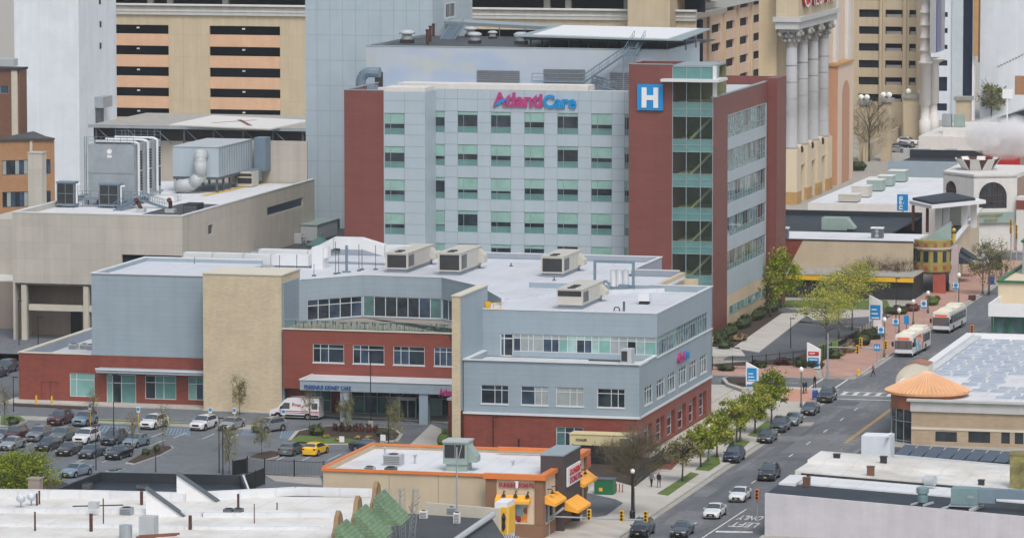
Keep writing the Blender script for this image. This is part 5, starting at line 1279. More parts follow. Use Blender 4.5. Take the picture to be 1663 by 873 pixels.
q = MB(); a2 = yx(1605,y_ - 6); q.prism([(a2,y_ - 6),(b,y_ - 6),(b,y_ - 1),(a2,y_ - 1)],0,lambda x,y: yp(1610,195,y_ - 6).z + (x - a2) * .3); q.build('dark_roof','roof_black',SK)
q = MB(); q.box(yx(1645,y_ - 8),b,y_ - 8,y_ - 6.2,yp(1650,150,y_).z,yp(1650,120,y_).z); q.build('brick_gable','orange_brick',SK)
q = MB(); q.box(yx(1628,985,150),yx(1645,985,150),985,985.3,yp(1636,160,985).z,yp(1636,145,985).z); q.box(yx(1635,985,150),yx(1637,985,150),985.05,985.25,0,yp(1636,160,985).z); t = tag(q.build('billboard','white'),'small white billboard beside the round tree','billboard')
# blue vertical sign
q = MB(); c = yp(1466,330,790); q.box(c.x - .9,c.x + .9,789.7,790,c.z - 1.2,c.z + 1.5); BS = thing('blade_sign','blue vertical blade sign with white letters behind the black parapet','sign',(c.x,790,0)); q.build('sign_board','blue_sign',BS)
q = MB(); q.tube((c.x,790.2,0),(c.x,790.2,c.z + 1.5),.12); q.build('post','galv',BS)
letters('sign_lettering','nge',(c.x + .35,789.65,c.z - 1.0),(0,0,1),2.2,.9,'white',BS,.05,.02,up=(-1,0,0))
# green roofed bank at the right edge
GB = thing('green_trim_building','pale building with green trim and a curved parapet at the right edge','building',(-92,660,0))
xg = -97.2; yg = 648.0
x0 = yx(1605,yg,500); zf0,zf1 = yp(1630,514,yg).z,yp(1630,493,yg).z
q = MB(); q.box(x0,x0 + 14,yg,yg + .4,zf0,zf1); q.box(x0,x0 + .3,yg + .41,yg + 14,zf0,zf1); q.build('white_fascia','white',GB)
q = MB(); q.box(x0 + .6,x0 + 14,yg + 1.2,yg + 1.4,0,zf0); q.build('dark_glazing','glass_green',GB)
for k in range(4): q = MB(); q.box(x0 + .3 + 2.2 * k,x0 + .5 + 2.2 * k,yg + .8,yg + 1.1,0,zf0); q.build('column','green_metal',GB)
q = MB(); q.box(x0 + .3,x0 + 14,yg + .41,yg + 13,zf0 + .3,zf0 + .6); q.build('low_roof','tan_column',GB)
p0,p1,p2 = yp(1621,462,yg + 10),yp(1638,430,yg + 10),yp(1668,418,yg + 10)
q = MB(); q.prism([(p0.x,yg + 10),(p0.x + 14,yg + 10),(p0.x + 14,yg + 40),(p0.x,yg + 40)],0,p0.z + .3); q.build('upper_wall','cream_wall',GB)
q = MB(); q.box(p0.x - .2,p0.x + 14,yg + 9.7,yg + 10.2,p0.z + .31,p0.z + .6); q.box(p0.x - .2,p0.x + .3,yg + 10.2,yg + 40,p0.z + .31,p0.z + .6); q.build('green_coping','green_metal',GB)
q = MB(); q.box(p0.x + 1.6,p0.x + 14,yg + 22,yg + 39,p0.z + .31,p1.z + 2.0); q.build('tower_block','unit_green',GB)
q = MB(); q.box(p0.x + 1.4,p0.x + 14,yg + 21.8,yg + 39,p1.z + 2.01,p1.z + 2.3); q.build('tower_coping','green_metal',GB)
# ================================================================ GROUND, STREETS, PARKING
def P2(*pts): return [gp(*p)[:2] for p in pts]
def band(name,pts,w,z,mat):
 mb = MB()
 for a,b in zip(pts,pts[1:]):
  a = Vector((a[0],a[1])); b = Vector((b[0],b[1])); d = (b - a).normalized(); n = Vector((-d.y,d.x)) * w / 2
  mb.face([(*(a - n),z),(*(b - n),z),(*(b + n),z),(*(a + n),z)])
 return struct(name,mb,mat)
sheet('ground',[(-1500,200),(900,200),(900,3000),(-1500,3000)],-.02,'concrete_worn')
XK = -111.0
sheet('road',[(XK,300),(-96.8,300),(-96.8,1300),(XK,1300)],0.0,'asphalt_road')
sheet('cross_road',[(-260,612.6),(XK,612.6),(XK,623),(-260,623)],0.0,'asphalt_road')
sheet('far_cross_road',[(XK - 22,786),(-60,786),(-60,800),(XK - 22,800)],.004,'asphalt_road')
def slab(name,poly,h,mat,kerbmat='kerb'):
 mb = MB(); mb.prism(poly,-.02,h,1,0); return struct(name,mb,[mat,kerbmat])
 # pavements beside the street
slab('pavement',[(-122,480),(XK,470),(XK,607.5),(XK - 2.5,612.4),(-124,612.4),(-124,584.6),(-121.9,584.6)],.13,'concrete')
slab('pavement',[(-117,300),(XK,300),(XK,469.9),(-122,479.9),(-122,300)],.13,'concrete_worn')
slab('plaza',[(-136,584.8),(-124.1,584.8),(-124.1,612.4),(-150,612.4),(-150,604)],.125,'concrete')
q = MB(); pp = P2((1270,653),(1322,653),(1318,634),(1272,632)); q.prism(pp,.1,.136); struct('paving_panel',q,'plaza_pink')
slab('brick_pavement',[(-118.5,640),(-115.6,625),(XK - 2,623.2),(XK,628),(XK,785),(-119,785),(-119,720)],.13,'paver_red')
slab('brick_pavement',[(-133,623.2),(-115.7,623.2),(-118.6,634),(-124,635),(-133,631)],.13,'paver_red')
slab('east_pavement',[(-96.8,300),(-60,300),(-60,1300),(-96.8,1300)],.13,'concrete_worn')
slab('far_pavement',[(-140,801),(XK,801),(XK,1100),(-140,1100)],.13,'paver_red')
# kerb stones
for pts in ([(XK - .12,300),(XK - .12,607)],[(XK - .12,628),(XK - .12,785)],[(-96.7,300),(-96.7,785)]):
 q = MB(); (a,b),(c,d) = pts; q.box(a - .14,a + .16,b,d,-.02,.145); struct('kerb',q,'kerb')
 # gutter strip and markings on the street
q = MB(); q.face([(XK + .06,470,.004),(XK + .75,470,.004),(XK + .75,606,.004),(XK + .06,606,.004)]); q.face([(XK + .06,628,.004),(XK + .6,628,.004),(XK + .6,785,.004),(XK + .06,785,.004)]); struct('gutter',q,'concrete_worn')
q = MB()
for y0,y1 in ((300,478),(484,486.6),(495,497.5),(506,508.5),(516,518.5),(527,529.5),(549,551.5),(560,562.5),(571,573.5),(582,584.5),(592,594.5)):
 q.box(-105.55,-105.4,y0,y1,.004,.008)
q.face([*[( *p,.008) for p in P2((1163,861),(1222,862),(1223,864.5),(1162,863.5))]])
a,b = gp(1212,826),gp(1120,886); q.obox((a + b) / 2,b - a,(b - a).length,.17,.004,.008)
# crosswalk ladder over the street
x0,x1 = -110.2,-97.4; n = 9
q.box(x0,x1,606.6,606.85,.004,.008); q.box(x0,x1,610.0,610.25,.004,.008)
for k in range(n):
 x = x0 + .5 + (x1 - x0 - 1) * k / (n - 1); q.box(x - .3,x + .3,606.9,609.95,.004,.008)
q.box(x0 + .2,x1,602.6,603.0,.004,.008)
# crosswalk over the side road
q.box(-115.3,-115.05,612.9,622.8,.004,.008); q.box(-112.0,-111.75,612.9,622.8,.004,.008)
q.box(-128,-117.5,617.4,617.55,.004,.008)
for px,py,w_ in ((1347,705,1),(1170,0,0)):
 pass
struct('road_markings',q,'paint_white')
q = MB()
pa,pb = gp(1372,719),gp(1432,677)
for o in (-.14,.14):
 q.box(-101.25 + o - .06,-101.25 + o + .06,pa.y,600,.004,.008); q.box(-101.25 + o - .06,-101.25 + o + .06,440,478,.004,.008)
struct('centre_line',q,'paint_yellow')
# LEFT ONLY painted for drivers coming down the street
for k,(s,px0,py0,px1) in enumerate((('LEFT',1232,851,1186),('ONLY',1240,840,1198))):
 a,b = gp(px0,py0 - (0 if k == 0 else 0)),gp(px1,py0)
 ob = letters('road_lettering',s,(a.x,a.y + 1.1,.006),(-1,0,0),abs(a.x - b.x),3.2,'paint_white',None,.004,.012,up=(0,-1,0)); ob['kind'] = 'structure'
 # patches
for px,py,w_,l_ in ((1180,790,.5,9),(1290,745,1.6,1.8),(1225,745,.35,12),(1305,705,.3,10),(1340,680,.8,3),(1360,668,.35,9),(1150,800,1.2,3),(1120,840,2.0,5),(1375,655,1.5,2.5),(1255,692,1.6,2.2),(1302,688,1.4,2.0),(1380,640,2.0,6),(1285,712,3.2,2.6),(1330,720,3.0,9),(1400,652,1.3,8)):
 c = gp(px,py); zp_ = .003 + .0005 * (px % 7); q = MB(); q.face([(c.x - w_,c.y - l_,zp_),(c.x + w_,c.y - l_ * .8,zp_),(c.x + w_ * .9,c.y + l_,zp_),(c.x - w_,c.y + l_ * .9,zp_)]); struct('road_patch',q,'concrete_worn' if px in (1255,1302) else R.choice(('asphalt_new','asphalt_patch','asphalt_patch')))
 # ---- parking lot
sheet('parking_lot',[(-260,484),(-123,484),(-123,543),(-146,572.5),(-260,572.5)],.0,'asphalt_lot')
sheet('yard',[(-330,573),(-211,573),(-211,660),(-330,660)],0.0,'asphalt_lot')
slab('walk',[(-211,573.2),(-184.2,573.2),(-184.2,571.8),(-174,571.2),(-158,569.6),(-146.5,566.5),(-143.2,556),(-143.2,580),(-211,580)],.13,'concrete')
slab('walk',P2((700,690),(716,697),(730,712),(692,735),(655,733)),.12,'concrete')
q = MB(); a,b = gp(30,657.5),gp(180,663.5); q.prism(P2((22,655),(150,661),(150,665),(22,659)),.0,.1); struct('mulch_bed',q,'mulch')
slab('median',P2((34,676),(430,692),(420,698),(30,681)),.13,'concrete_worn')
q = MB(); q.prism(P2((140,681.5),(400,691.5),(396,693.3),(136,683.3)),.12,.16); struct('grass_strip',q,'grass')
q = MB()
for px in (72,112,160,203,226,275,311,357,396):
 a = gp(px - 8,693 + (px - 70) * .035); q.box(a.x,a.x + .12,a.y - 5.2,a.y - .3,.004,.008)
for row,pxs_ in (((722),(40,82,124,164,206,246)),((748),(128,170,214)),((745),(452,494,535,560))):
 for px in pxs_: a = gp(px,row); q.box(a.x,a.x + .12,a.y - 1,a.y + 4.6,.004,.008)
q.face([(*p,.006) for p in P2((190,683),(215,684),(212,685.5),(186,684.5))])
struct('bay_lines',q,'paint_white')
for poly in (((156,690),(203,692),(196,702),(150,700)),((273,694),(310,696),(306,707),(268,705)),((458,699),(492,699),(478,712),(455,711)),((398,696),(420,697),(412,707),(392,706)),((200,692),(227,693),(222,703),(198,702))):
 pts = [Vector((*p,.005)) for p in P2(*poly)]; q = MB(); n = 7
 for k in range(n):
  t0,t1 = k / n,(k + .5) / n; f = lambda t,s: pts[0].lerp(pts[1],t).lerp(pts[3].lerp(pts[2],t),s)
  q.face([f(t0,1),f(t1,1),f(t1,0),f(t0,0)])
 for a,b in ((0,1),(1,2),(2,3),(3,0)):
  d = pts[b] - pts[a]; q.obox((pts[a] + pts[b]) / 2,d,d.length,.14,.005,.009)
 struct('hatched_bay',q,'paint_blue')
def island(poly,mat='mulch'):
 pts = P2(*poly); c = sum((Vector(p) for p in pts),Vector((0,0))) / len(pts)
 q = MB(); q.prism(pts,-.02,.14); struct('island_kerb',q,'kerb')
 q = MB(); q.prism([tuple(c + (Vector(p) - c) * .93) for p in pts],.1,.18); struct('island_bed',q,mat)
island(((203,753),(216,755),(262,739),(282,728),(278,724.5),(262,725),(235,735)))
island(((402,744),(430,748),(452,742),(458,736),(440,733),(418,737)))
island(((468,715),(480,701),(520,693),(560,691),(640,696),(655,706),(648,716),(600,721),(520,722)))
island(((0,692),(20,692),(44,684),(32,676),(0,676)),'grass')
q = MB(); q.prism(P2((470,718),(486,709),(540,712),(600,717),(600,720.5),(520,721.5)),.17,.22); struct('island_grass',q,'grass')
q = MB(); q.prism(P2((640,728),(672,727),(660,733),(632,732)),.0,.14); struct('grass_patch',q,'grass')
q = MB(); q.prism(P2((690,738),(700,727),(722,728),(735,735),(725,741)),.1,.16); struct('grass_patch',q,'grass')
q = MB(); q.prism(P2((20,803),(20,780),(50,770),(110,785),(110,803)),0,.1); struct('planting_bed',q,'mulch')
sheet('drop_off_lane',P2((560,684),(640,690),(695,690),(668,698),(560,690)),.004,'asphalt_new')
# small fenced car park behind the doughnut shop
sheet('back_lot',P2((400,790),(525,790),(525,800),(400,830)),.003,'asphalt_new')
slab('back_kerb',P2((430,772),(520,773),(523,787),(500,786),(446,781)),.1,'concrete_worn')
# shop forecourt and service strip
sheet('forecourt',[(-122,470),(-117.2,470),(-117.2,520),(-122,520)],.002,'asphalt_new')
slab('forecourt_walk',[(-118.4,481),(-116.8,481),(-116.8,501),(-118.4,501)],.12,'concrete_worn')
slab('service_pad',P2((955,795),(1010,800),(1035,790),(1030,775),(960,772)),.1,'concrete_worn')
q = MB(); q.prism(P2((946,800),(1001,812),(1012,818),(985,838),(946,845)),.1,.14); struct('driveway',q,'asphalt_new'); q = MB(); q.prism(P2((956,770),(1030,791),(1060,768),(1088,750),(1040,742),(956,748)),.1,.15); struct('mulch_bed',q,'mulch')
# tree lawns along the kerb
for pts in (((1067,803),(1085,806),(1135,771),(1122,768)),((1129,764),(1152,766),(1170,754),(1166,738),(1152,743)),((1180,728),(1205,731),(1218,718),(1200,715)),((1214,708),(1235,712),(1258,690),(1246,684))):
 q = MB(); q.prism(P2(*pts),.1,.17); struct('tree_lawn',q,'grass')
q = MB(); q.prism(P2((1070,762),(1090,764),(1106,748),(1094,742)),.1,.16); struct('mulch_bed',q,'red_mulch')
# round plaza planter
q = MB(); q.prism(P2((1172,620),(1182,617),(1225,618),(1232,636),(1205,638),(1180,629)),.1,.5); struct('planter_kerb',q,'kerb')
q = MB(); q.prism(P2((1178,619.5),(1184,618),(1222,619),(1228,633),(1206,634),(1184,627)),.4,.56); struct('planter_bed',q,'mulch')
# hospital drive: lawn, walk, lane
sheet('hospital_lane',[(-132.2,640),(-119.2,640),(-119.2,682),(-132.2,690)],.003,'asphalt_new')
sheet('hospital_lane',[(-139,690),(-119.2,684),(-119.2,700),(-139,706)],.003,'asphalt_new')
slab('hospital_walk',P2((1190,566),(1232,573),(1300,520),(1318,508),(1268,510)),.13,'concrete')
slab('hospital_walk',P2((1157,566),(1200,565),(1210,578),(1157,578)),.13,'concrete')
slab('hospital_walk',P2((1300,507),(1440,505),(1448,512),(1320,520)),.13,'concrete')
q = MB(); q.prism(P2((1157,562),(1190,566),(1272,508),(1246,500),(1160,548)),.0,.16); struct('hospital_bed',q,'mulch')
q = MB(); q.prism(P2((1262,488),(1440,488),(1448,503),(1262,498)),.0,.1); struct('lawn',q,'grass')
q = MB(); q.prism(P2((1370,546),(1440,520),(1448,536),(1400,570),(1352,590),(1160,606),(1157,592),(1290,582)),.0,.12); struct('planting_bed',q,'mulch')
q = MB(); q.prism(P2((1330,560),(1395,545),(1400,548),(1345,580),(1318,582)),.1,.16); struct('grass_patch',q,'grass')
# ================================================================ DOUGHNUT SHOP
DS = thing('doughnut_shop','single storey doughnut shop with a white roof, orange trim and orange awnings','shop',(-128,490,0))
YD,XD = 482.0,-118.4
xl = yx(525,YD + 1.5,800); xm = yx(795,YD,800)
q = MB(); facade(q,(xl,YD + 1.5),(1,0),xm - xl + .6,0,6.15,[]); q.box(xl,xl + .3,YD + 1.6,503,0,6.4); q.box(xl,XD - 1,502.7,503,0,6.3); q.build('tan_wall','beige_stucco',DS)
for px in (632,712): q = MB(); x = yx(px,YD + 1.5,800); q.box(x - .03,x + .03,YD + 1.48,YD + 1.495,0,6.1); q.build('wall_joint','brown_wall',DS)
plain('shop_brown',(132,100,78),.85,.08); plain('shop_tan',(206,186,160),.85,.05); plain('shop_dark',(72,64,66),.7,.06)
q = MB(); L_ = XD - xm
p0 = 1.9; hol = [(1.75,4.6,1.55,3.6)]
facade(q,(xm,YD),(1,0),L_,1.2,6.2,[(yx(862,YD,830) - xm - 3.1,yx(857,YD,830) - xm,1.6,3.6)],.15); q.build('front_wall','shop_tan',DS)
hw = (yx(862,YD,830) - xm - 3.1,yx(857,YD,830) - xm,1.6,3.6)
q = MB(); q.box(xm,XD,YD - .08,YD - .01,0,1.55); q.build('front_base','shop_brown',DS)
for a,b in ((xm - .4,xm + .75),(yx(872,YD - .1,800) - .25,XD + .02)):
 q = MB(); q.box(a,b,YD - .12,YD - .005,1.56 if 0 else .0 + 1.56,6.2); q.build('brown_pilaster','shop_brown',DS)
w = window(DS,(xm,YD),(1,0),hw,(0,.5,1),(0,1),('glass_pale',),frame='frame_white',label='window with a food poster')
# bright food poster shapes kept generic
q = MB(); wx = xm + hw[0]
plain('poster_orange',(226,140,44),.5,.2,scale=3); plain('poster_pink',(160,50,80),.5,.2,scale=3); plain('poster_brown',(150,84,50),.5,.2,scale=3)
for cx_,w_,h0,h1,m in ((.45,.35,1.7,2.5,0),(.6,.25,2.5,3.1,0),(1.2,.4,1.8,2.9,1),(1.75,.3,1.7,2.4,1),(2.5,.4,1.7,2.6,0),(2.55,.28,2.6,3.3,2),(.9,.3,1.65,1.95,0),(1.35,.2,2.9,3.3,2),(2.0,.25,1.65,2.0,0)):
 n = 10; q.face([(wx + cx_ + w_ * math.cos(2 * math.pi * t / n),YD + .11,(h0 + h1) / 2 + (h1 - h0) / 2 * math.sin(2 * math.pi * t / n)) for t in range(n)],m)
q.build('poster',['poster_orange','poster_pink','poster_brown'],w)
def awning(a,b,z,out,drop,n):
 a = Vector(a); b = Vector(b); n = Vector(n); q = MB(); o = n * out - Vector((0,0,drop)); v = Vector((0,0,.28)); e = n * .03
 q.face([a + e,b + e,b + o,a + o]); q.face([a + o,b + o,b + o - v,a + o - v]); q.face([a + e,a + o,a + o - v,a + e - Vector((0,0,drop))]); q.face([b + e,b + e - Vector((0,0,drop)),b + o - v,b + o])
 q.face([a + e - Vector((0,0,drop)),b + e - Vector((0,0,drop)),b + o - v,a + o - v])
 return q.build('awning','orange_light',DS)
awning((xm + .8,YD - .13,4.6),(yx(863,YD,800),YD - .13,4.6),4.6,.9,.55,(0,-1,0))
nl = 0
x0_,x1_ = yx(811,YD,790),yx(868,YD,790); zt = yp(840,782,YD).z
for s,a,b in (('DUNKIN\'',0,.46),('DONUTS',.56,1)):
 letters('front_lettering',s,(x0_ + (x1_ - x0_) * a,YD - .13,zt - .55),(1,0,0),(x1_ - x0_) * (b - a),.5,'poster_pink',DS,.08,.025)
q = MB(); xc = x0_ + (x1_ - x0_) * .51; q.lathe(xc,YD - .2,[(.14,zt - .6),(.2,zt + .05)],10); q.box(xc - .22,xc + .22,YD - .35,YD - .06,zt + .05,zt + .12); q.build('cup_emblem','white',DS)
for t in (.16,.5,.84):
 x = x0_ + (x1_ - x0_) * t; q = MB(); q.path([(x,YD - .02,zt - 1.0),(x,YD - .5,zt - .9),(x,YD - .6,zt - 1.15)],.05,6); q.lathe(x,YD - .6,[(.08,zt - 1.15),(.26,zt - 1.42)],10); q.build('gooseneck_lamp','black_metal',DS)
 # street side
rs = lambda px,py=800: xp(px,py,XD).y
YE = 501.2
yt0,yt1 = rs(905),rs(929)
yt0,yt1 = 487.3,494.8
q = MB(); facade(q,(XD,YD + .02),(0,1),YE - YD,1.4,6.3,[(1.2,4.6,1.5,3.4),(13.6,17.6,1.5,3.6)],.15); q.build('street_wall','shop_tan',DS)
q = MB(); q.box(XD - .2,XD + .08,YD + .02,YE,0,1.38); q.box(XD - .2,XD + .1,YE - .9,YE,1.39,6.28); q.box(XD - .2,XD + .1,YD + .02,YD + .7,1.39,6.28); q.build('street_base','shop_brown',DS)
window(DS,(XD,YD + .02),(0,1),(1.2,4.6,1.5,3.4),(0,.5,1),(0,1),('glass_dark','glass_blue'),frame='frame_grey'); window(DS,(XD,YD + .02),(0,1),(13.6,17.6,1.5,3.6),(0,.33,.66,1),(0,1),('glass_dark','glass_green'),frame='frame_grey')
q = MB(); q.box(XD - 1.6,XD + .9,yt0,yt1,3.0,8.0); q.box(XD - .05,XD + .9,yt0,yt0 + .5,0,2.99); q.box(XD - .05,XD + .9,yt1 - .5,yt1,0,2.99); q.build('dark_pylon','shop_dark',DS)
q = MB(); q.box(XD - 1.7,XD + .95,yt0 - .05,yt1 + .05,8.0,8.15); q.build('pylon_cap','frame_grey',DS)
q = MB(); q.box(XD + .02,XD + .06,yt0 + .6,yt1 - .6,.02,2.9); q.build('entrance_glazing','glass_green',DS)
sy0,sy1 = yt0 + 1.3,yt1 - .4
q = MB(); q.box(XD + .9,XD + 1.05,sy0,sy1,4.6,6.6); q.build('pylon_sign','white',DS)
letters('pylon_lettering','DUNKIN\'',(XD + 1.06,sy0 + .9,5.65),(0,1,0),sy1 - sy0 - 1.1,.7,'red_paint',DS,.05,.02); letters('pylon_lettering','DONUTS',(XD + 1.06,sy0 + .9,4.8),(0,1,0),sy1 - sy0 - 1.1,.7,'poster_pink',DS,.05,.02)
awning((XD + .04,YD + .3,4.5),(XD + .04,yt0 - .1,4.5),4,1.2,.8,(1,0,0)); awning((XD + .1,yt1 + .2,4.7),(XD + .1,YE - .1,4.7),4,1.2,.8,(1,0,0)); awning((XD + .92,yt0 + .2,3.2),(XD + .92,yt1 - 1.5,3.2),4,1.5,.9,(1,0,0))
for y in (YD + 1.6,YD + 3.6,yt1 + 1.5,yt1 + 3.6):
 q = MB(); q.path([(XD + .02,y,5.0),(XD + .5,y,5.1),(XD + .6,y,4.85)],.05,6); q.lathe(XD + .6,y,[(.08,4.85),(.24,4.6)],10); q.build('gooseneck_lamp','black_metal',DS)
 # roof and orange trim
xback = yx(565,502,740)
q = MB(); q.prism([(xl + .2,YD + 1.7),(xm,YD + 1.7),(xm,YD + .3),(XD - .2,YD + .3),(XD - .2,YE - .2),(XD - 1,502.5),(xl + .2,502.5)],5.7,5.95); q.build('roof','roof_bright',DS)
def cor(x0,x1,y0,y1,z0,z1,name='orange_trim'): q = MB(); q.box(x0,x1,y0,y1,z0,z1); q.build(name,'orange',DS)
cor(xl - .15,xm - .41,YD + 1.3,YD + 1.62,6.15,6.45); cor(xl - .15,xl + .2,YD + 1.63,502.9,6.4,6.6); cor(xl + .21,yx(812,502,735) - .1,502.6,502.9,6.3,6.5)
cor(xm - .6,XD + .3,YD - .35,YD + .3,6.2,6.75); cor(XD - .45,XD + .3,YD + .31,yt0 - .06,6.3,6.75); cor(XD - .5,XD + .45,yt1 + .06,YE + .3,6.35,6.9); cor(yx(810,501.3,735),XD - .51,YE - .2,YE + .3,6.4,6.8)
# roof plant
c = gp(745,765,5.95); t = thing('kitchen_air_unit','tall grey green make-up air unit with dark intakes on the doughnut shop roof','air handler',c); s = 15.6
x0,x1 = yx(720,c.y,750),yx(759,c.y,750)
q = MB(); q.prism([(x0 + .3,c.y),(x1 - .1,c.y),(x1 - .1,c.y + 2.2),(x0 + .3,c.y + 2.2)],5.95,6.7); q.box(x0,x1,c.y - .15,c.y + 2.4,6.7,9.0); q.build('casing','unit_green',t)
q = MB(); q.box(x0 - .08,x1 + .08,c.y - .25,c.y + 2.5,9.0,9.18); q.build('lid','unit_grey',t)
q = MB(); xm_ = (x0 + x1) / 2; q.box(x0 + .18,xm_ - .04,c.y - .2,c.y - .16,7.4,8.8); q.box(xm_ + .06,x1 - .25,c.y - .2,c.y - .16,7.4,8.8); q.build('intake_grilles','mech_dark',t)
q = MB(); q.prism([(x1,c.y + .3),(x1 + .9,c.y + .3),(x1 + .9,c.y + 2.0),(x1,c.y + 2.0)],6.9,lambda x,y: 8.7 - (x - x1) * 1.3); q.build('weather_hood','unit_green',t)
for px0,px1,y0,y1,dpt,m,lab in ((622,650,738,756,1.6,'unit_grey','grey square condenser behind a smaller one on the doughnut shop roof'),(624,641,759,768,1.1,'galv_dark','small dark grey condenser in front of the grey one on the doughnut shop roof'),(591,607,758,767,.8,'unit_grey','low grey box with pipes near the left of the doughnut shop roof')):
 c = gp((px0 + px1) / 2,y1,5.95); x0,x1 = yx(px0,c.y,750),yx(px1,c.y,750); t = thing('condenser',lab,'condenser',c,'condensers on the doughnut shop roof'); h = (y1 - y0) / 15.6
 q = MB(); q.box(x0,x1,c.y,c.y + dpt,5.98,5.95 + h); q.build('casing',m,t)
 q = MB()
 for k in range(5): q.box(x0 + .08,x1 - .08,c.y - .04,c.y - .01,6.0 + h * (.12 + .16 * k),6.0 + h * (.2 + .16 * k))
 q.build('grille','louver',t)
 q = MB(); q.tube(((x0 + x1) / 2,c.y + dpt / 2,5.95 + h),((x0 + x1) / 2,c.y + dpt / 2,6.03 + h),min(.5,(x1 - x0) * .38),n=14); q.build('fan_guard','mech_dark',t)
for px,py,h,lab in ((674,752,.8,'thin white vent on the doughnut shop roof beside the big air unit'),(833,755,.35,'low grey vent at the middle of the doughnut shop roof'),(625,741,.9,'dark pipe vent at the back of the doughnut shop roof')):
 c = gp(px,py,5.95); q = MB(); q.lathe(c.x,c.y,[(.12,5.95),(.12,5.95 + h),(.22,5.97 + h),(.22,6.1 + h)],8); tag(q.build('vent_pipe','unit_grey'),lab,'vent pipe')
 # ================================================================ FRONT LEFT WHITE ROOF ROW
WRW = thing('white_roof_row','long white roofed row of shops along the lower left with green shingled gables','building',(-145,435,0))
ZW = 9.0
f0 = [gp(-60,799,ZW),gp(636,806,ZW),gp(540,885,ZW),gp(-60,885,ZW)]
q = MB(); q.prism([p[:2] for p in f0],0,ZW - .25); q.build('walls','white_dirty',WRW)
q = MB(); q.prism([p[:2] for p in f0],ZW - .24,ZW - .1); q.build('membrane_roof','roof_dirty',WRW)
def ridge(pts,w,h,m='white_dirty',name='roof_ridge'):
 for a,b in zip(pts,pts[1:]):
  a = gp(*a,ZW - .1); b = gp(*b,ZW - .1); q = MB(); q.obox((a + b) / 2,b - a,(b - a).length,w,ZW - .1,ZW - .1 + h); q.build(name,m,WRW)
ridge([(-40,806),(545 / 4,808),(300,812),(480,803),(610,806)],.9,.75,'roof_bright','party_wall')
ridge([(-40,831),(240,833),(330,838),(560,838)],.7,.4,'roof_bright')
ridge([(-40,852),(200,855),(300,858),(520,858)],.6,.25,'roof_bright')
ridge([(118,822),(200,820)],.15,.1,'mech_dark','roof_crack')
# sawtooth monitors
for (a,b,c_,lab) in (((287,812),(287,768),(355,813),'white triangular roof monitor with a dark shingle slope, the larger one'),((237,836),(238,792),(301,837),'white triangular roof monitor with a dark shingle slope, nearer the street camera')):
 A = gp(*a,ZW - .1); s = pxs(A); Wd = (c_[0] - a[0]) / s; hh = (a[1] - b[1]) / s; t = thing('roof_monitor',lab,'roof monitor',A)
 q = MB(); q.face([(A.x,A.y,ZW - .1),(A.x + Wd,A.y,ZW - .1),(A.x,A.y,ZW - .1 + hh)]); q.face([(A.x,A.y,ZW - .1),(A.x,A.y,ZW - .1 + hh),(A.x,A.y + .9,ZW - .1 + hh),(A.x,A.y + .9,ZW - .1)])
 q.face([(A.x,A.y + .9,ZW - .1),(A.x,A.y + .9,ZW - .1 + hh),(A.x + Wd,A.y + .9,ZW - .1)]); q.build('white_cheek','white',t)
 q = MB(); e = .12; q.face([(A.x - .1,A.y - .15,ZW + hh),(A.x + Wd + .1,A.y - .15,ZW - .05),(A.x + Wd + .1,A.y + .9,ZW - .05),(A.x - .1,A.y + .9,ZW + hh)])
 q.face([(A.x - .1,A.y - .15,ZW + hh),(A.x - .1,A.y - .15,ZW + hh - e),(A.x + Wd + .1,A.y - .15,ZW - .05 - e),(A.x + Wd + .1,A.y - .15,ZW - .05)]); q.build('shingle_slope','galv_dark',t)
plain('parapet_brown',(146,122,90),.85,.2)
panel('green_shingle',(108,134,104),.5,.28,line=.7,mort=.04,var=.2,tone=.14,offset=.5,rough=.85,streak=.2)
a0,a1 = gp(628,812,ZW),gp(535,886,ZW); dd = (a1 - a0); Lg = dd.length; dn = dd.normalized(); out = Vector((-dn.y,dn.x,0)); out = out if out.x > 0 else -out
ng = 3
for k in range(ng):
 u = (k + .45) * Lg / ng; p = a0 + dn * u; t0,t1 = p - dn * 3.0,p + dn * 2.8
 q = MB(); zr = ZW + 1.3; lo = ZW - 1.3
 A,B = t0 + out * 2.6,t1 + out * 2.6
 q.face([(t0.x,t0.y,zr),(t1.x,t1.y,zr),(B.x,B.y,lo),(A.x,A.y,lo)]); q.face([(t0.x,t0.y,zr),(A.x,A.y,lo),(t0.x,t0.y,lo)]); q.face([(t1.x,t1.y,zr),(t1.x,t1.y,lo),(B.x,B.y,lo)]); q.face([(A.x,A.y,lo),(B.x,B.y,lo),(B.x,B.y,lo - .2),(A.x,A.y,lo - .2)])
 q.build('shingled_gable','green_shingle',WRW)
 q = MB(); pr = [(-2.7,-.3),(2.3,-.3),(2.3,.6),(1.4,1.2),(1.0,2.0),(0,2.5),(-1.0,2.0),(-1.4,1.2),(-2.7,.6)]
 n0 = -out * .15
 for o_ in (Vector((0,0,0)),-out * .4): q.face([p + dn * s_ + o_ + Vector((0,0,z)) for s_,z in pr])
 for (s0,z0),(s1,z1) in zip(pr,pr[1:]): q.face([p + dn * s0 + Vector((0,0,z0)),p + dn * s1 + Vector((0,0,z1)),p + dn * s1 - out * .4 + Vector((0,0,z1)),p + dn * s0 - out * .4 + Vector((0,0,z0))])
 q.build('shaped_parapet','parapet_brown',WRW)
 q = MB(); pw = p + out * .25; q.obox(pw,dn,3.6,.4,2,ZW - 1.5); q.build('front_bay','unit_teal',WRW)
 for s_ in (-.9,.9):
  q = MB(); q.obox(pw + dn * s_ + out * .22,dn,1.0,.06,5.6,7.4); q.build('front_window','glass_pale',WRW)
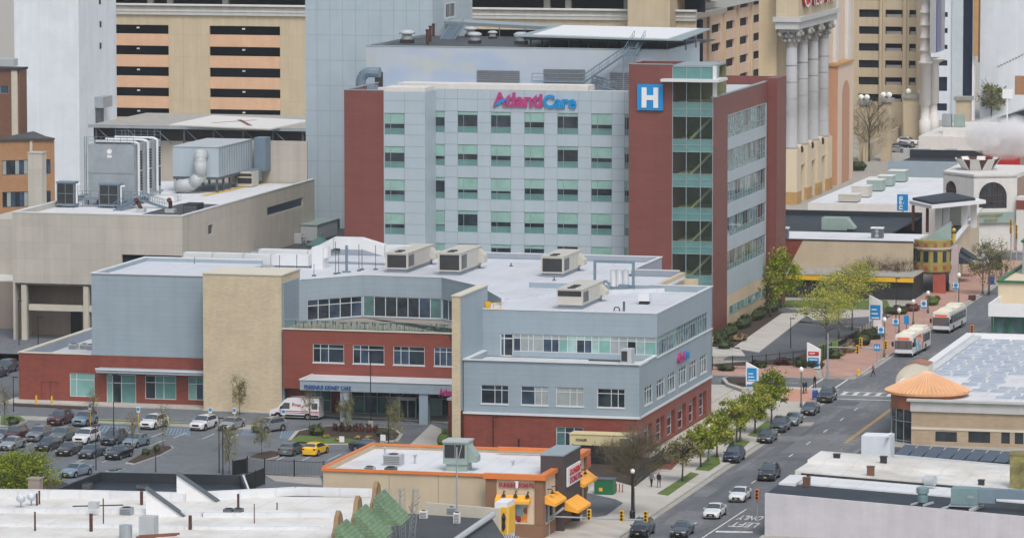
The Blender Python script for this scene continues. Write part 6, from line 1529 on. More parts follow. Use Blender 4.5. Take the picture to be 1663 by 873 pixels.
  # roof furniture
def pipe(px,y0,y1,m,r,lab,z=ZW - .1,cap=False):
 c = gp(px,y1,z); h = (y1 - y0) / pxs(c); q = MB(); q.lathe(c.x,c.y,[(r,z),(r,z + h)] + ([(r * 1.7,z + h + .01),(r * 1.7,z + h + .25)] if cap else []),10)
 return tag(q.build('vent_pipe',m),lab,'vent pipe','pipes on the lower left roofs')
for px,y0,y1,m,r,lab in ((60,800,820,'brown_pipe',.1,'brown roof pipe just right of the satellite dishes'),(64,796,818,'brown_pipe',.09,'tall brown roof pipe paired with another right of the satellite dishes'),(57,830,861,'brown_pipe',.09,'brown roof pipe standing alone at the lower left'),(148,833,862,'brown_pipe',.17,'thick brown roof pipe under a grey hood'),(168,808,851,'brown_pipe',.06,'thin tall brown roof pipe left of the sawtooth monitor'),(230,797,819,'brown_pipe',.16,'brown roof pipe between the sawtooth monitors'),(309,836,859,'brown_pipe',.17,'thick brown roof pipe right of the sawtooth monitors'),(387,801,824,'brown_pipe',.12,'brown roof pipe near the pair of condensers'),(413,817,849,'brown_pipe',.05,'thin brown roof pipe right of the pair of condensers'),(450,815,827,'rust',.07,'rusty leaning roof pipe near the back edge')):
 pipe(px,y0,y1,m,r,lab)
q = MB(); c = gp(152,835,ZW); q.box(c.x - .45,c.x + .45,c.y - .3,c.y + .5,ZW + .6,ZW + 1.2); tag(q.build('vent_hood','unit_grey'),'grey boxed vent hood on a brown pipe','vent')
def ac(px0,px1,y0,y1,z,m,lab,dpt=1.0,group='units on the lower left roofs',lid=None):
 c = gp((px0 + px1) / 2,y1,z); s = pxs(c); x0,x1 = yx(px0,c.y,y1),yx(px1,c.y,y1); h = (y1 - y0) / s - dpt * .13
 t = thing('condenser',lab,'condenser',c,group); q = MB(); q.box(x0,x1,c.y,c.y + dpt,z + .05,z + h); q.build('casing',m,t)
 q = MB(); n = max(3,int(h / .18))
 for k in range(n): q.box(x0 + .06,x1 - .06,c.y - .03,c.y - .01,z + .12 + (h - .2) * k / n,z + .12 + (h - .2) * (k + .5) / n)
 q.build('grille',lid or 'louver',t)
 q = MB(); q.tube(((x0 + x1) / 2,c.y + dpt / 2,z + h),((x0 + x1) / 2,c.y + dpt / 2,z + h + .06),min(dpt,x1 - x0) * .4,n=14); q.build('fan_guard','mech_dark',t)
 return t
ac(194,212,822,836,ZW - .1,'galv','grey condenser alone between the roof ridges'); ac(362,376,824,838,ZW - .1,'galv_dark','left condenser of the dark grey pair on the white roof'); ac(378,391,824,838,ZW - .1,'galv_dark','right condenser of the dark grey pair on the white roof')
c = gp(238,872,ZW); t = thing('exhaust_fan','tall silver exhaust box with red brown skids at the bottom of the white roof','exhaust fan',c)
q = MB(); q.box(c.x - .75,c.x + .7,c.y,c.y + 1.4,ZW,ZW + 1.9); q.build('casing','unit_grey',t); q = MB(); q.lathe(c.x - 2.0,c.y,[(.6,ZW - .1),(.6,ZW + 1.1)],14); q.build('fan_drum','galv',t)
q = MB()
for o_ in (0,.8): q.tube((c.x - .3,c.y - 2 + o_,ZW + .3),(c.x + 2.8,c.y + .3 + o_,ZW + .3),.14,n=4)
q.build('skid','rust',t)
for px,py,lab in ((34,815,'left satellite dish of two on the lower left roof'),(51,812,'right satellite dish of two on the lower left roof')):
 c = gp(px,py + 8,ZW - .1); t = thing('satellite_dish',lab,'satellite dish',c,'satellite dishes'); q = MB(); q.tube(c,c + Vector((0,0,.7)),.06); q.build('mast','galv',t)
 q = MB(); o_ = Vector((c.x,c.y,c.z + .75)); n_ = Vector((.3,-.6,.74)).normalized(); u_ = n_.orthogonal().normalized(); v_ = n_.cross(u_)
 rings = [(0.01,0),(.25,.03),(.48,.12)]
 for (r0,h0),(r1,h1) in zip(rings,rings[1:]):
  for k in range(14):
   t0,t1 = 2 * math.pi * k / 14,2 * math.pi * (k + 1) / 14; f = lambda r_,t_,h_: o_ + (u_ * math.cos(t_) + v_ * math.sin(t_)) * r_ + n_ * h_
   q.face([f(r0,t0,h0),f(r1,t0,h1),f(r1,t1,h1),f(r0,t1,h0)])
 q.build('dish','galv',t)
q = MB(); c = gp(55,797,ZW); q.box(c.x - .6,c.x + .6,c.y,c.y + 1,ZW - .1,ZW + 1.15); q.box(c.x - .66,c.x + .66,c.y - .06,c.y + 1.06,ZW + 1.15,ZW + 1.3); tag(q.build('brick_chimney','brown_wall'),'short square weathered chimney in front of the round green tree','chimney')
# dark roofed building behind
DB = thing('dark_roof_building','low building with a black roof and parapet behind the white roof row','building',(-155,470,0))
ZD = 5.2; pts = [gp(x,y,ZD) for x,y in ((85,796),(163,766),(392,771),(402,797),(402,810),(85,810))]
q = MB(); q.prism([p[:2] for p in pts],0,ZD - 1.0); q.build('black_roof','roof_black',DB)
for a,b in zip(pts[:3],pts[1:4]):
 q = MB(); q.obox((a + b) / 2,b - a,(b - a).length,.3,0,ZD); q.build('parapet','roof_black',DB)
q = MB(); a,b = pts[2],pts[3]; q.obox((a + b) / 2 + Vector((.2,0,0)),b - a,(b - a).length,.2,0,ZD + .05); q.build('white_flank','white_dirty',DB)
ac(171,190,762,779,ZD - 1,'unit_green','grey green condenser on the black roof, the larger of two',1.4); ac(184,198,760,775,ZD - 1,'unit_green','grey green condenser tucked behind another on the black roof',1.2); ac(131,146,783,794,ZD - 1,'galv_dark','low dark condenser at the left of the black roof'); ac(221,235,786,794,ZD - 1,'galv_dark','low dark condenser at the middle of the black roof')
# ================================================================ FRONT CENTRE DARK ROOF
FD = thing('dark_front_roof','dark flat roof with air conditioners at the bottom centre','building',(-120,450,0))
ZF = 5.0; f = [gp(650,832,ZF),gp(800,842,ZF),gp(830,890,ZF),gp(610,890,ZF)]
q = MB(); q.prism([p[:2] for p in f],0,ZF); q.build('roof','roof_dark',FD)
q = MB(); a,b = gp(690,826,ZF),gp(812,836,ZF); q.obox((a + b) / 2,b - a,(b - a).length,.3,0,ZF + .7); q.build('rear_parapet','cream_cap',FD)
ac(725,740,822,836,ZF,'unit_grey','white split air conditioner on the dark front roof near the mast',.5,'units on the dark front roof'); ac(736,746,831,850,ZF,'white','upright white air conditioner on the dark front roof',.5,'units on the dark front roof'); ac(681,693,828,842,ZF,'white','white air conditioner leaning at the left of the dark front roof',.5,'units on the dark front roof')
q = MB(); c = gp(742,842,ZF); q.lathe(c.x,c.y,[(.1,ZF),(.07,ZF + 7.2)],8); q.tube((c.x - .1,c.y,ZF + 5),(c.x + .5,c.y,ZF + 7.4),.05); M_ = tag(q.build('mast','galv'),'thin grey mast in front of the doughnut shop air unit','mast')
# lattice antenna heap
LA = thing('lattice_mast','rusty white lattice antenna mast leaning beside the green gables','antenna mast',gp(655,870,ZF)); c = gp(655,875,ZF); q = MB()
rr = random.Random(3)
for k in range(3):
 for j in range(10):
  z0 = ZF + j * .5; p = lambda i,z: Vector((c.x - 1 + k * .9 + .35 * math.cos(2.1 * i) + (z - ZF) * (-.12 + .1 * k),c.y + .35 * math.sin(2.1 * i),z))
  for i in range(3): q.tube(p(i,z0),p(i,z0 + .5),.035,n=4); q.tube(p(i,z0),p(i + 1,z0 + .5),.025,n=3)
q.build('lattice','galv',LA)
q = MB()
for k in range(14): a = Vector((c.x + rr.uniform(-1.5,1.6),c.y + rr.uniform(-.5,1.5),ZF + rr.uniform(0,3.8))); q.tube(a,a + Vector((rr.uniform(-1,1),rr.uniform(-.3,.3),rr.uniform(-.6,.9))),.03,n=4)
q.build('antenna_arms','galv_dark',LA)
# corner shop front with yellow sign
CS = thing('yellow_sign_shop','small white fronted shop with a yellow sign and a silver pipe at the bottom centre','shop',gp(790,873))
a = gp(795,850,4.6); xs1 = yx(826,470,850)
q = MB(); q.box(yx(804,468,840),yx(824,468,840),467.8,471,0,yp(812,815,468).z); q.build('white_gable','white',CS)
q = MB(); x_ = yx(824,468,850); q.box(x_ + .02,x_ + .15,468.2,470.6,yp(812,866,468).z,yp(812,823,468).z); q.box(yx(813,467.7,850),yx(823,467.7,850),467.6,467.75,yp(812,868,468).z,yp(812,822,468).z); q.build('yellow_sign','yellow',CS)
q = MB(); xm_ = yx(818,467.5,850); zz = yp(812,846,467.6).z; q.lathe(xm_,467.5,[(.05,zz - .9),(.2,zz - .5),(.14,zz),(.22,zz + .4),(.06,zz + .9)],8); q.build('sign_emblem','black_metal',CS)
q = MB(); q.tube(gp(735,880,5.4),gp(800,835,5.4),.32); q.build('silver_pipe','unit_grey',CS)
q = MB(); A = yp(812,866,467); q.face([(A.x,467,A.z),(A.x + 2.2,466,A.z),(A.x + 3.0,464.5,A.z - 1.6),(A.x - 1.0,465.5,A.z - 1.6)]); q.face([(A.x,467,A.z - .02),(A.x - 1.0,465.5,A.z - 1.62),(A.x + 3.0,464.5,A.z - 1.62),(A.x + 2.2,466,A.z - .02)])
m,nt_,b_ = new_mat('striped_canvas'); cc = coords(nt_,'obj'); w_ = N(nt_,'ShaderNodeTexWave',wave_type='BANDS',bands_direction='X'); w_.inputs['Scale'].default_value = 1.6; nt_.links.new(cc,w_.inputs['Vector'])
nt_.links.new(mixc(nt_,ramp(nt_,w_.outputs['Fac'],.45,.55),col((40,42,46)),col((200,200,200))),b_.inputs['Base Color']); q.build('striped_awning','striped_canvas',CS)
q = MB(); q.ball((A.x - 2.2,466.5,A.z - .4),.5,10); q.build('round_emblem','yellow',CS)
q = MB(); q.box(yx(762,472,830),yx(815,472,830),471.5,472.2,3.8,4.4)
for k in range(4): x = yx(765 + 12 * k,472,830); q.box(x,x + .5,471.6,472.0,2.6,3.79)
q.build('steel_frame','brown_pipe',CS)
# ================================================================ BANK WITH COPPER CONE AND SOLAR ROOF
BK = thing('bank_building','brick bank with a copper cone over its corner and a white roof','building',(-85,585,0))
YB_ = 562.0; xb0,xb1 = yx(1480,YB_,690),-68.0
zr = yp(1500,651,YB_).z
hol = []
for a,b in ((1519,1554),(1572.5,1608),(1626,1640),(1648,1662)): hol.append((yx(a,YB_,710) - xb0,yx(b,YB_,710) - xb0,.6,yp(a,700,YB_).z))
panel('bank_brick',(168,150,126),.7,.25,line=.88,mort=.02,var=.07,tone=.06,offset=.5)
q = MB(); facade(q,(xb0,YB_),(1,0),xb1 - xb0,0,zr - 1.2,hol,.2); q.build('brick_wall','bank_brick',BK)
for h in hol: window(BK,(xb0,YB_),(1,0),h,(0,.5,1),(0,1),('glass_dark',),frame='frame_dark',fw=.08)
zs_ = yp(1500,695,YB_).z; q = MB(); q.box(xb0,xb1,YB_ - .08,YB_ - .01,zs_ - .12,zs_ + .16); q.build('stone_band','cream_cap',BK)
q = MB(); q.box(xb0 - .1,xb1,YB_ - .25,YB_ + .3,zr - 1.19,zr + .0); q.box(xb0 - .5,xb1,YB_ - .6,YB_ + .3,zr + .01,zr + .25); q.build('white_cornice','cornice',BK)
xw = -97.0; yr1 = 627.5
q = MB(); q.prism([(xb0,YB_ + .3),(xb1,YB_ + .3),(xb1,yr1),(xw + 1.2,yr1),(xw + 1.2,570)],zr - .3,zr + .05); q.build('roof','roof_bright',BK)
q = MB(); q.box(xw,xw + 1.0,570,yr1 + .5,0,zr + .7); q.box(xw + 1.01,xb1,yr1,yr1 + .6,0,zr + .7); q.build('white_parapet','white',BK)
q = MB(); q.box(xw + 1.1,xw + 2.0,570,yr1 - .1,zr + .06,zr + .4); q.build('roof_kerb','roof_silver',BK)
plain('copper',(218,164,118),.38,.14,metal=.12); plain('copper_glint',(236,200,164),.35,.05,metal=.1); plain('copper_dark',(168,108,82),.5,.14,metal=.1)  # the palest copper is for seams, painted as the cone's highlights
cx_,cy_ = yx(1505.5,567,640),567.2; rr = 69.5 / 13.7
zc = yp(1505,632,cy_).z; za = yp(1505,603,cy_).z
q = MB(); q2 = MB(); n = 56; apex = .35
for k in range(n):
 t0,t1 = 2 * math.pi * k / n,2 * math.pi * (k + 1) / n
 f = lambda r_,t_,z_: (cx_ + r_ * math.cos(t_),cy_ + r_ * math.sin(t_),z_)
 q.face([f(rr,t0,zc),f(rr,t1,zc),f(apex,t1,za),f(apex,t0,za)]); q.face([f(rr,t0,zc - .25),f(rr,t1,zc - .25),f(rr,t1,zc),f(rr,t0,zc)]); q.face([f(rr,t0,zc - .25),f(rr - 1,t0,zc - .25),f(rr - 1,t1,zc - .25),f(rr,t1,zc - .25)])
 a = Vector(f(rr,t0,zc + .03)); b = Vector(f(apex,t0,za + .03)); q2.tube(a,b,.04,n=4)
co2 = q.build('copper_cone','copper',BK); q2.build('standing_seams','copper_glint',co2)
rd = rr - .75
q = MB(); q.lathe(cx_,cy_,[(rd,zc - 2.0),(rd,zc - .26)],40); q.build('drum_band','copper_dark',BK)
q = MB(); q.lathe(cx_,cy_,[(rd - .1,0),(rd - .1,zc - 2.01)],40); q.build('drum_glazing','glass_dark',BK)
q = MB()
for k in range(20):
 t = 2 * math.pi * k / 20 + .1; q.tube((cx_ + rd * math.cos(t),cy_ + rd * math.sin(t),0),(cx_ + rd * math.cos(t),cy_ + rd * math.sin(t),zc - 2.0),.06,n=4)
for z in (.3,2.6): q.lathe(cx_,cy_,[(rd - .03,z),(rd - .03,z + .1)],40)
q.build('drum_frame','frame_grey',BK)
q = MB(); q.box(xw + .1,cx_ - rd * .6,cy_ + 1.5,cy_ + 6,0,zc - 2); q.build('side_pier','bank_brick',BK)
# barrel dormer behind the cone
bx0,bx1 = yx(1458,579,600),yx(1511,579,600); zz0 = zr + .3; n = 12; by0,by1 = 577.5,581
q = MB(); rx = (bx1 - bx0) / 2; rz = 2.4; cxm = (bx0 + bx1) / 2; f = lambda t: (bx0 + 2 * rx * (1 - math.cos(math.pi / 2 * t / n)) * .72,zz0 + rz * math.sin(math.pi / 2 * t / n)) if t < n else (bx1,zz0 + rz * .86)
q.face([(f(t)[0],by0,f(t)[1]) for t in range(n + 1)] + [(bx1,by0,zz0 - .2),(bx0,by0,zz0 - .2)]); q.face([(f(t)[0],by1,f(t)[1]) for t in range(n,-1,-1)] + [(bx0,by1,zz0 - .2),(bx1,by1,zz0 - .2)]); q.face([(bx1,by0,zz0 - .2),(bx1,by1,zz0 - .2),(bx1,by1,f(n)[1]),(bx1,by0,f(n)[1])]); bd = q.build('barrel_dormer','cream_cap',BK)
q = MB()
for t in range(n): a,b = f(t),f(t + 1); q.face([(a[0],by0 - .15,a[1] + .06),(b[0],by0 - .15,b[1] + .06),(b[0],by1,b[1] + .06),(a[0],by1,a[1] + .06)])
q.build('dormer_roof','copper_dark',bd)
# solar panels
m,nt_,b_ = new_mat('solar_cell'); cc = coords(nt_,'pos'); f_ = ramp(nt_,noise(nt_,cc,.4,2),.35,.65); nt_.links.new(mixc(nt_,f_,col((146,156,174)),col((176,180,186))),b_.inputs['Base Color']); b_.inputs['Roughness'].default_value = .25  # sky reflection put into the light cell colours
def solar(x,y,lab):
 t = thing('solar_panel',lab,'solar panel',(x,y,zr + .05),'solar panels on the bank roof'); w_,d_ = 1.95,2.1; z0 = zr + .12
 q = MB(); q.face([(x,y,z0),(x + w_,y,z0),(x + w_,y + d_,z0 + .12),(x,y + d_,z0 + .12)]); q.build('cells','solar_cell',t)
 q = MB()
 P_ = [(x - .03,y - .03,z0 - .02),(x + w_ + .03,y - .03,z0 - .02),(x + w_ + .03,y + d_ + .03,z0 + .1),(x - .03,y + d_ + .03,z0 + .1)]
 for a,b in zip(P_,P_[1:] + P_[:1]): q.tube(a,b,.035,n=4)
 q.build('panel_frame','white',t)
 return t
proto = solar(0,0,'grey blue solar panel in the slanted rows on the bank roof')
first = True
for r in range(21):
 y = 565.5 + 2.9 * r; x = (-84 if y < 570 else -87.8 if y < 577 else -89.9 if y < 585 else -95.2) + .55 * (r % 2)
 while x < -77:
  if not (577 < y < 588 and x > -86.5):
   if first: proto.location = (x,y,zr + .05); first = False
   else: c = dup(proto); c.location = (x,y,zr + .05)
  x += 2.32
  # ================================================================ FRONT RIGHT WHITE BRICK BUILDING AND ROOFS
FB = thing('white_brick_building','white painted brick building with a tar and membrane roof at the lower right','building',(-88,490,0))
YW = 489.5; xq = yx(1242,YW,830); z0_ = yp(1242,800,YW).z; z1_ = yp(1663,838,YW).z; x1q = yx(1663,YW,838)
panel('white_brick',(186,184,190),.8,.3,line=.95,mort=.02,var=.07,tone=.02,offset=.5,rough=.9,streak=.08)
sl = (z1_ - z0_) / (x1q - xq); zt = lambda x,y: z0_ + (x - xq) * sl
q = MB(); q.prism([(xq,YW),(-62,YW),(-62,YW + .4),(xq,YW + .4)],0,zt); q.build('street_wall','white_brick',FB)
zt2 = lambda x,y: z0_ + (x - xq) * sl * .9 - .12
def rooftop(name,y0,y1,xl,dz0,dz1,mat,par):
 q = MB(); q.prism([(xl,y0),(-62,y0),(-62,y1),(xl,y1)],0,lambda x,y: z0_ + (x - xq) * sl * .9 + (dz0 if y < (y0 + y1) / 2 else dz1)); return q.build(name,mat,par)
yb1 = YW + 8.2
rooftop('tar_roof',YW + .41,yb1,xq + .02,-.12,-.1,'roof_black',FB)
rooftop('low_membrane_roof',yb1 + .01,yb1 + 6.6,xq + 2.0,.05,-.1,'roof_bright',FB)
rooftop('dark_strip',yb1 + 6.61,yb1 + 6.8,xq + 1.0,.12,.12,'mech_dark',FB)
rooftop('high_membrane_roof',yb1 + 6.81,yb1 + 14,xq + .3,.32,.2,'roof_dirty',FB)
rooftop('rear_membrane_roof',yb1 + 14.01,yb1 + 22,xq + .3,.5,.4,'roof_dirty',FB)
q = MB(); q.box(xq + .1,xq + 1.9,yb1 - 1.2,yb1 + 5,0,z0_ + .1); q.build('white_flap','roof_bright',FB)
FB2 = thing('dark_awning_building','low building with a row of dark skylight panels between the bank and the white roofs','building',(-85,530,0))
zA = yp(1470,741,539).z - (yx(1470,539,741) - xq) * sl * .6; q = MB(); yb2 = yb1 + 22.1; q.prism([(xq + .3,yb2),(-62,yb2),(-62,548),(xq + .5,548)],0,lambda x,y: zA - .25 + (x - xq) * sl * .6); q.build('dark_roof','roof_dark',FB2)
ys_ = 539.0
x = yx(1452,ys_,740)
for k in range(12):
 q = MB(); zz = zA + (x - xq) * sl * .6; q.face([(x,ys_,zz + .1),(x + 1.45,ys_,zz + .05),(x + 1.75,ys_ + 5.5,zz + .55),(x + .3,ys_ + 5.5,zz + .6)]); q.build('skylight_panel','navy_band',FB2); x += 1.62
q = MB(); a,b = yp(1450,741,537.5),yp(1670,760,537.5); q.tube(a,b,.28); q.build('grey_pipe','unit_grey',FB2)
# roof things, lower right
zat = lambda x: z0_ + (x - xq) * sl * .85
def stack(px,y0,y1,w_,m,Y,lab,name='chimney',cat='chimney',mb2=None):
 x = yx(px,Y,y1); zb = yp(px,y1,Y).z; h = (y1 - y0) / pxs((x,Y,zb)); q = MB(); q.box(x - w_,x + w_,Y,Y + 2 * w_,zb - .5,zb + h); q.box(x - w_ - .05,x + w_ + .05,Y - .05,Y + 2 * w_ + .05,zb + h,zb + h + .1)
 return tag(q.build(name,m),lab,cat)
stack(1358,738,756,.33,'mech_dark',yb1 + 17,'dark square chimney at the left of the cream membrane roof'); stack(1434,742,761,.33,'mech_dark',yb1 + 16,'dark square chimney behind the brick one on the cream roof'); stack(1413,758,782,.36,'brown_brick',yb1 + 7.5,'red brown brick chimney at the edge of the cream roof')
stack(1309,776,790,.36,'brown_brick',yb1 - .6,'short red brick chimney on the tar roof'); stack(1593,780,794,.3,'mech_dark',yb1 + 7.4,'small dark chimney behind the blue grey air handler')
c = yp(1423,744,530); q = MB(); q.box(c.x - 1.7,c.x + 1.55,530,533,c.z - .5,c.z + 2.5); q.box(c.x + 1.2,c.x + 1.5,529.2,532,c.z + 2.51,c.z + 2.7); tag(q.build('roof_shed','white_wall'),'plain pale roof shed between the street and the bank','shed')
c = yp(1655,786,yb1 + 7); q = MB(); q.box(c.x - 1.0,c.x + 3,yb1 + 7,yb1 + 9,c.z - 1,c.z + 3.1); q.box(c.x - 1.1,c.x + 3,yb1 + 6.9,yb1 + 9.1,c.z + 3.11,c.z + 3.3); tag(q.build('green_stained_shed','leaf_olive'),'mossy green roof shed at the right edge','shed')
c = yp(1573,822,YW + 1.2); t = thing('roof_air_handler','blue grey roof air handler with a tapered duct running right, on the tar roof','air handler',c); x0,x1 = yx(1544,YW + 1.2,815),yx(1588,YW + 1.2,815); zb = zt2(c.x,0) + .5; h = 26 / 15.6
q = MB(); q.box(x0,x1,YW + 1.2,YW + 3,zb,zb + h); q.build('casing','unit_teal',t)
q = MB(); q.box((x0 + x1) / 2 - .02,(x0 + x1) / 2 + .02,YW + 1.17,YW + 1.19,zb,zb + h); q.box(x1 - 1.1,x1 - .4,YW + 1.17,YW + 1.19,zb + .7,zb + 1.0); q.build('door_seams','frame_grey',t)
q = MB(); q.prism([(x1,YW + 1.4),(x1 + 1.7,YW + 1.6),(x1 + 1.7,YW + 2.6),(x1,YW + 2.8)],zb + .2,lambda x,y: zb + h - .02); q.box(x1 + 1.71,x1 + 7,YW + 1.6,YW + 2.6,zb + h - 1.0,zb + h - .03); q.build('duct','steel_blue',t)
q = MB()
for x in (x0 - .3,x1 - .2): q.obox((x,YW + 1.8),(.25,1),3.4,.3,zb - .5,zb - .25)
q.box(x0 - .2,x1,YW + 1.3,YW + 2.9,zb - .24,zb - .02); q.build('sleepers','unit_grey',t)
c = yp(1497,810,YW + 2.0); t = thing('roof_exhaust_fan','double drum blue grey exhaust fan on the tar roof','exhaust fan',c); zb = zt2(c.x,0)
q = MB(); q.lathe(c.x,YW + 2.5,[(.55,zb + .2),(.62,zb + .9),(.5,zb + .95),(.5,zb + 1.1),(.66,zb + 1.15),(.66,zb + 1.7),(.4,zb + 1.8)],14); q.build('drum','unit_teal',t)
q = MB(); q.obox((c.x - .6,YW + 2.0),(.25,1),2.4,.2,zb + .0,zb + .2); q.obox((c.x + .7,YW + 2.0),(.25,1),2.4,.2,zb + .0,zb + .2); q.build('sleepers','unit_grey',t)
c = yp(1510,782,YW + 13); q = MB(); q.tube((c.x - .5,YW + 13,c.z + .2),(c.x + .6,YW + 12.7,c.z + .2),.55,n=14); q.tube((c.x - .8,YW + 13,c.z + .2),(c.x - .5,YW + 13,c.z + .2),.35,n=12); tag(q.build('roof_blower','unit_grey'),'round pale blower drum lying behind the double drum fan','blower')
for px,y0,y1,lab in ((1318,793,803,'small white junction box at the street end of the tar roof'),):
 pass
 # ================================================================ VEHICLES
def carpaint(name,rgb,metal=.3):
 m,nt,b = new_mat(name); b.inputs['Base Color'].default_value = col(rgb); b.inputs['Metallic'].default_value = metal; b.inputs['Roughness'].default_value = .32
 b.inputs['Coat Weight'].default_value = 1; b.inputs['Coat Roughness'].default_value = .06; return m
for n,c,mt in (('paint_car_white',(216,217,218),0),('paint_car_silver',(160,166,172),.45),('paint_car_black',(34,37,42),.1),('paint_car_charcoal',(72,78,86),.35),('paint_car_navy',(46,62,84),.35),('paint_car_maroon',(84,36,40),.25),
 ('paint_car_grey',(128,134,140),.4),('paint_car_brown',(62,54,52),.35),('paint_car_greygreen',(104,116,118),.35),('paint_car_yellow',(232,184,24),0),('paint_car_bluegrey',(132,150,166),.4)): carpaint(n,c,mt)
m,nt_,b_ = new_mat('car_glass'); b_.inputs['Base Color'].default_value = col((52,62,70)); b_.inputs['Roughness'].default_value = .05; b_.inputs['Specular IOR Level'].default_value = 1.0; b_.inputs['IOR'].default_value = 1.9
plain('tyre',(24,24,26),.9,0); plain('rim',(150,152,156),.35,0,metal=.6); plain('headlamp',(216,220,224),.1,0); plain('tail_lamp',(150,24,28),.25,0); plain('plate',(196,186,150),.5,0); plain('trim_black',(20,20,22),.5,0); plain('chrome',(190,192,194),.15,0,metal=.9)
# side profiles: stations along the length (nose at -y): y, half width low, half width belt, belt z, half width top, top z
SH = {
 'sedan': dict(L=4.75,W=.9,zb=.24,st=[(-2.36,.62,.62,.52,.5,.6),(-2.28,.78,.80,.60,.66,.70),(-1.9,.88,.88,.72,.72,.82),(-1.05,.90,.90,.86,.74,.95),(-.95,.90,.90,.88,.74,.99),(-.25,.90,.90,.90,.62,1.38),(.15,.9,.9,.91,.62,1.44),(.75,.9,.9,.92,.62,1.42),(1.45,.9,.9,.93,.66,1.14),(1.62,.9,.89,.94,.68,1.06),(2.15,.88,.86,.92,.68,1.02),(2.34,.78,.78,.82,.6,.9),(2.38,.66,.66,.5,.5,.6)],wind=(4,5),side=(4,9),rear=(7,9),wy=(-1.42,1.4),r=.33),
 'suv': dict(L=4.75,W=.95,zb=.28,st=[(-2.34,.66,.66,.66,.56,.78),(-2.26,.82,.84,.78,.72,.92),(-1.9,.93,.93,.88,.8,1.02),(-1.05,.95,.95,1.0,.82,1.10),(-.95,.95,.95,1.02,.82,1.14),(-.3,.95,.95,1.03,.70,1.62),(.2,.95,.95,1.04,.70,1.70),(1.2,.95,.95,1.05,.69,1.69),(1.75,.95,.95,1.07,.68,1.62),(2.18,.93,.93,1.08,.72,1.24),(2.28,.92,.92,1.05,.78,1.14),(2.36,.86,.86,.8,.7,.95),(2.38,.74,.74,.5,.6,.6)],wind=(4,5),side=(4,8),rear=(8,9),wy=(-1.42,1.42),r=.37),
 'hatch': dict(L=4.4,W=.9,zb=.25,st=[(-2.18,.62,.62,.55,.5,.66),(-2.1,.78,.8,.66,.66,.78),(-1.75,.88,.88,.78,.74,.9),(-1.05,.9,.9,.9,.76,1.0),(-.98,.9,.9,.91,.76,1.03),(-.2,.9,.9,.93,.64,1.45),(.2,.9,.9,.94,.64,1.50),(1.0,.9,.9,.96,.63,1.48),(1.55,.9,.9,.98,.63,1.38),(2.0,.89,.89,1.0,.68,1.1),(2.1,.88,.88,.96,.7,1.02),(2.18,.8,.8,.75,.66,.86),(2.2,.7,.7,.5,.55,.6)],wind=(4,5),side=(4,8),rear=(8,9),wy=(-1.35,1.3),r=.32)}
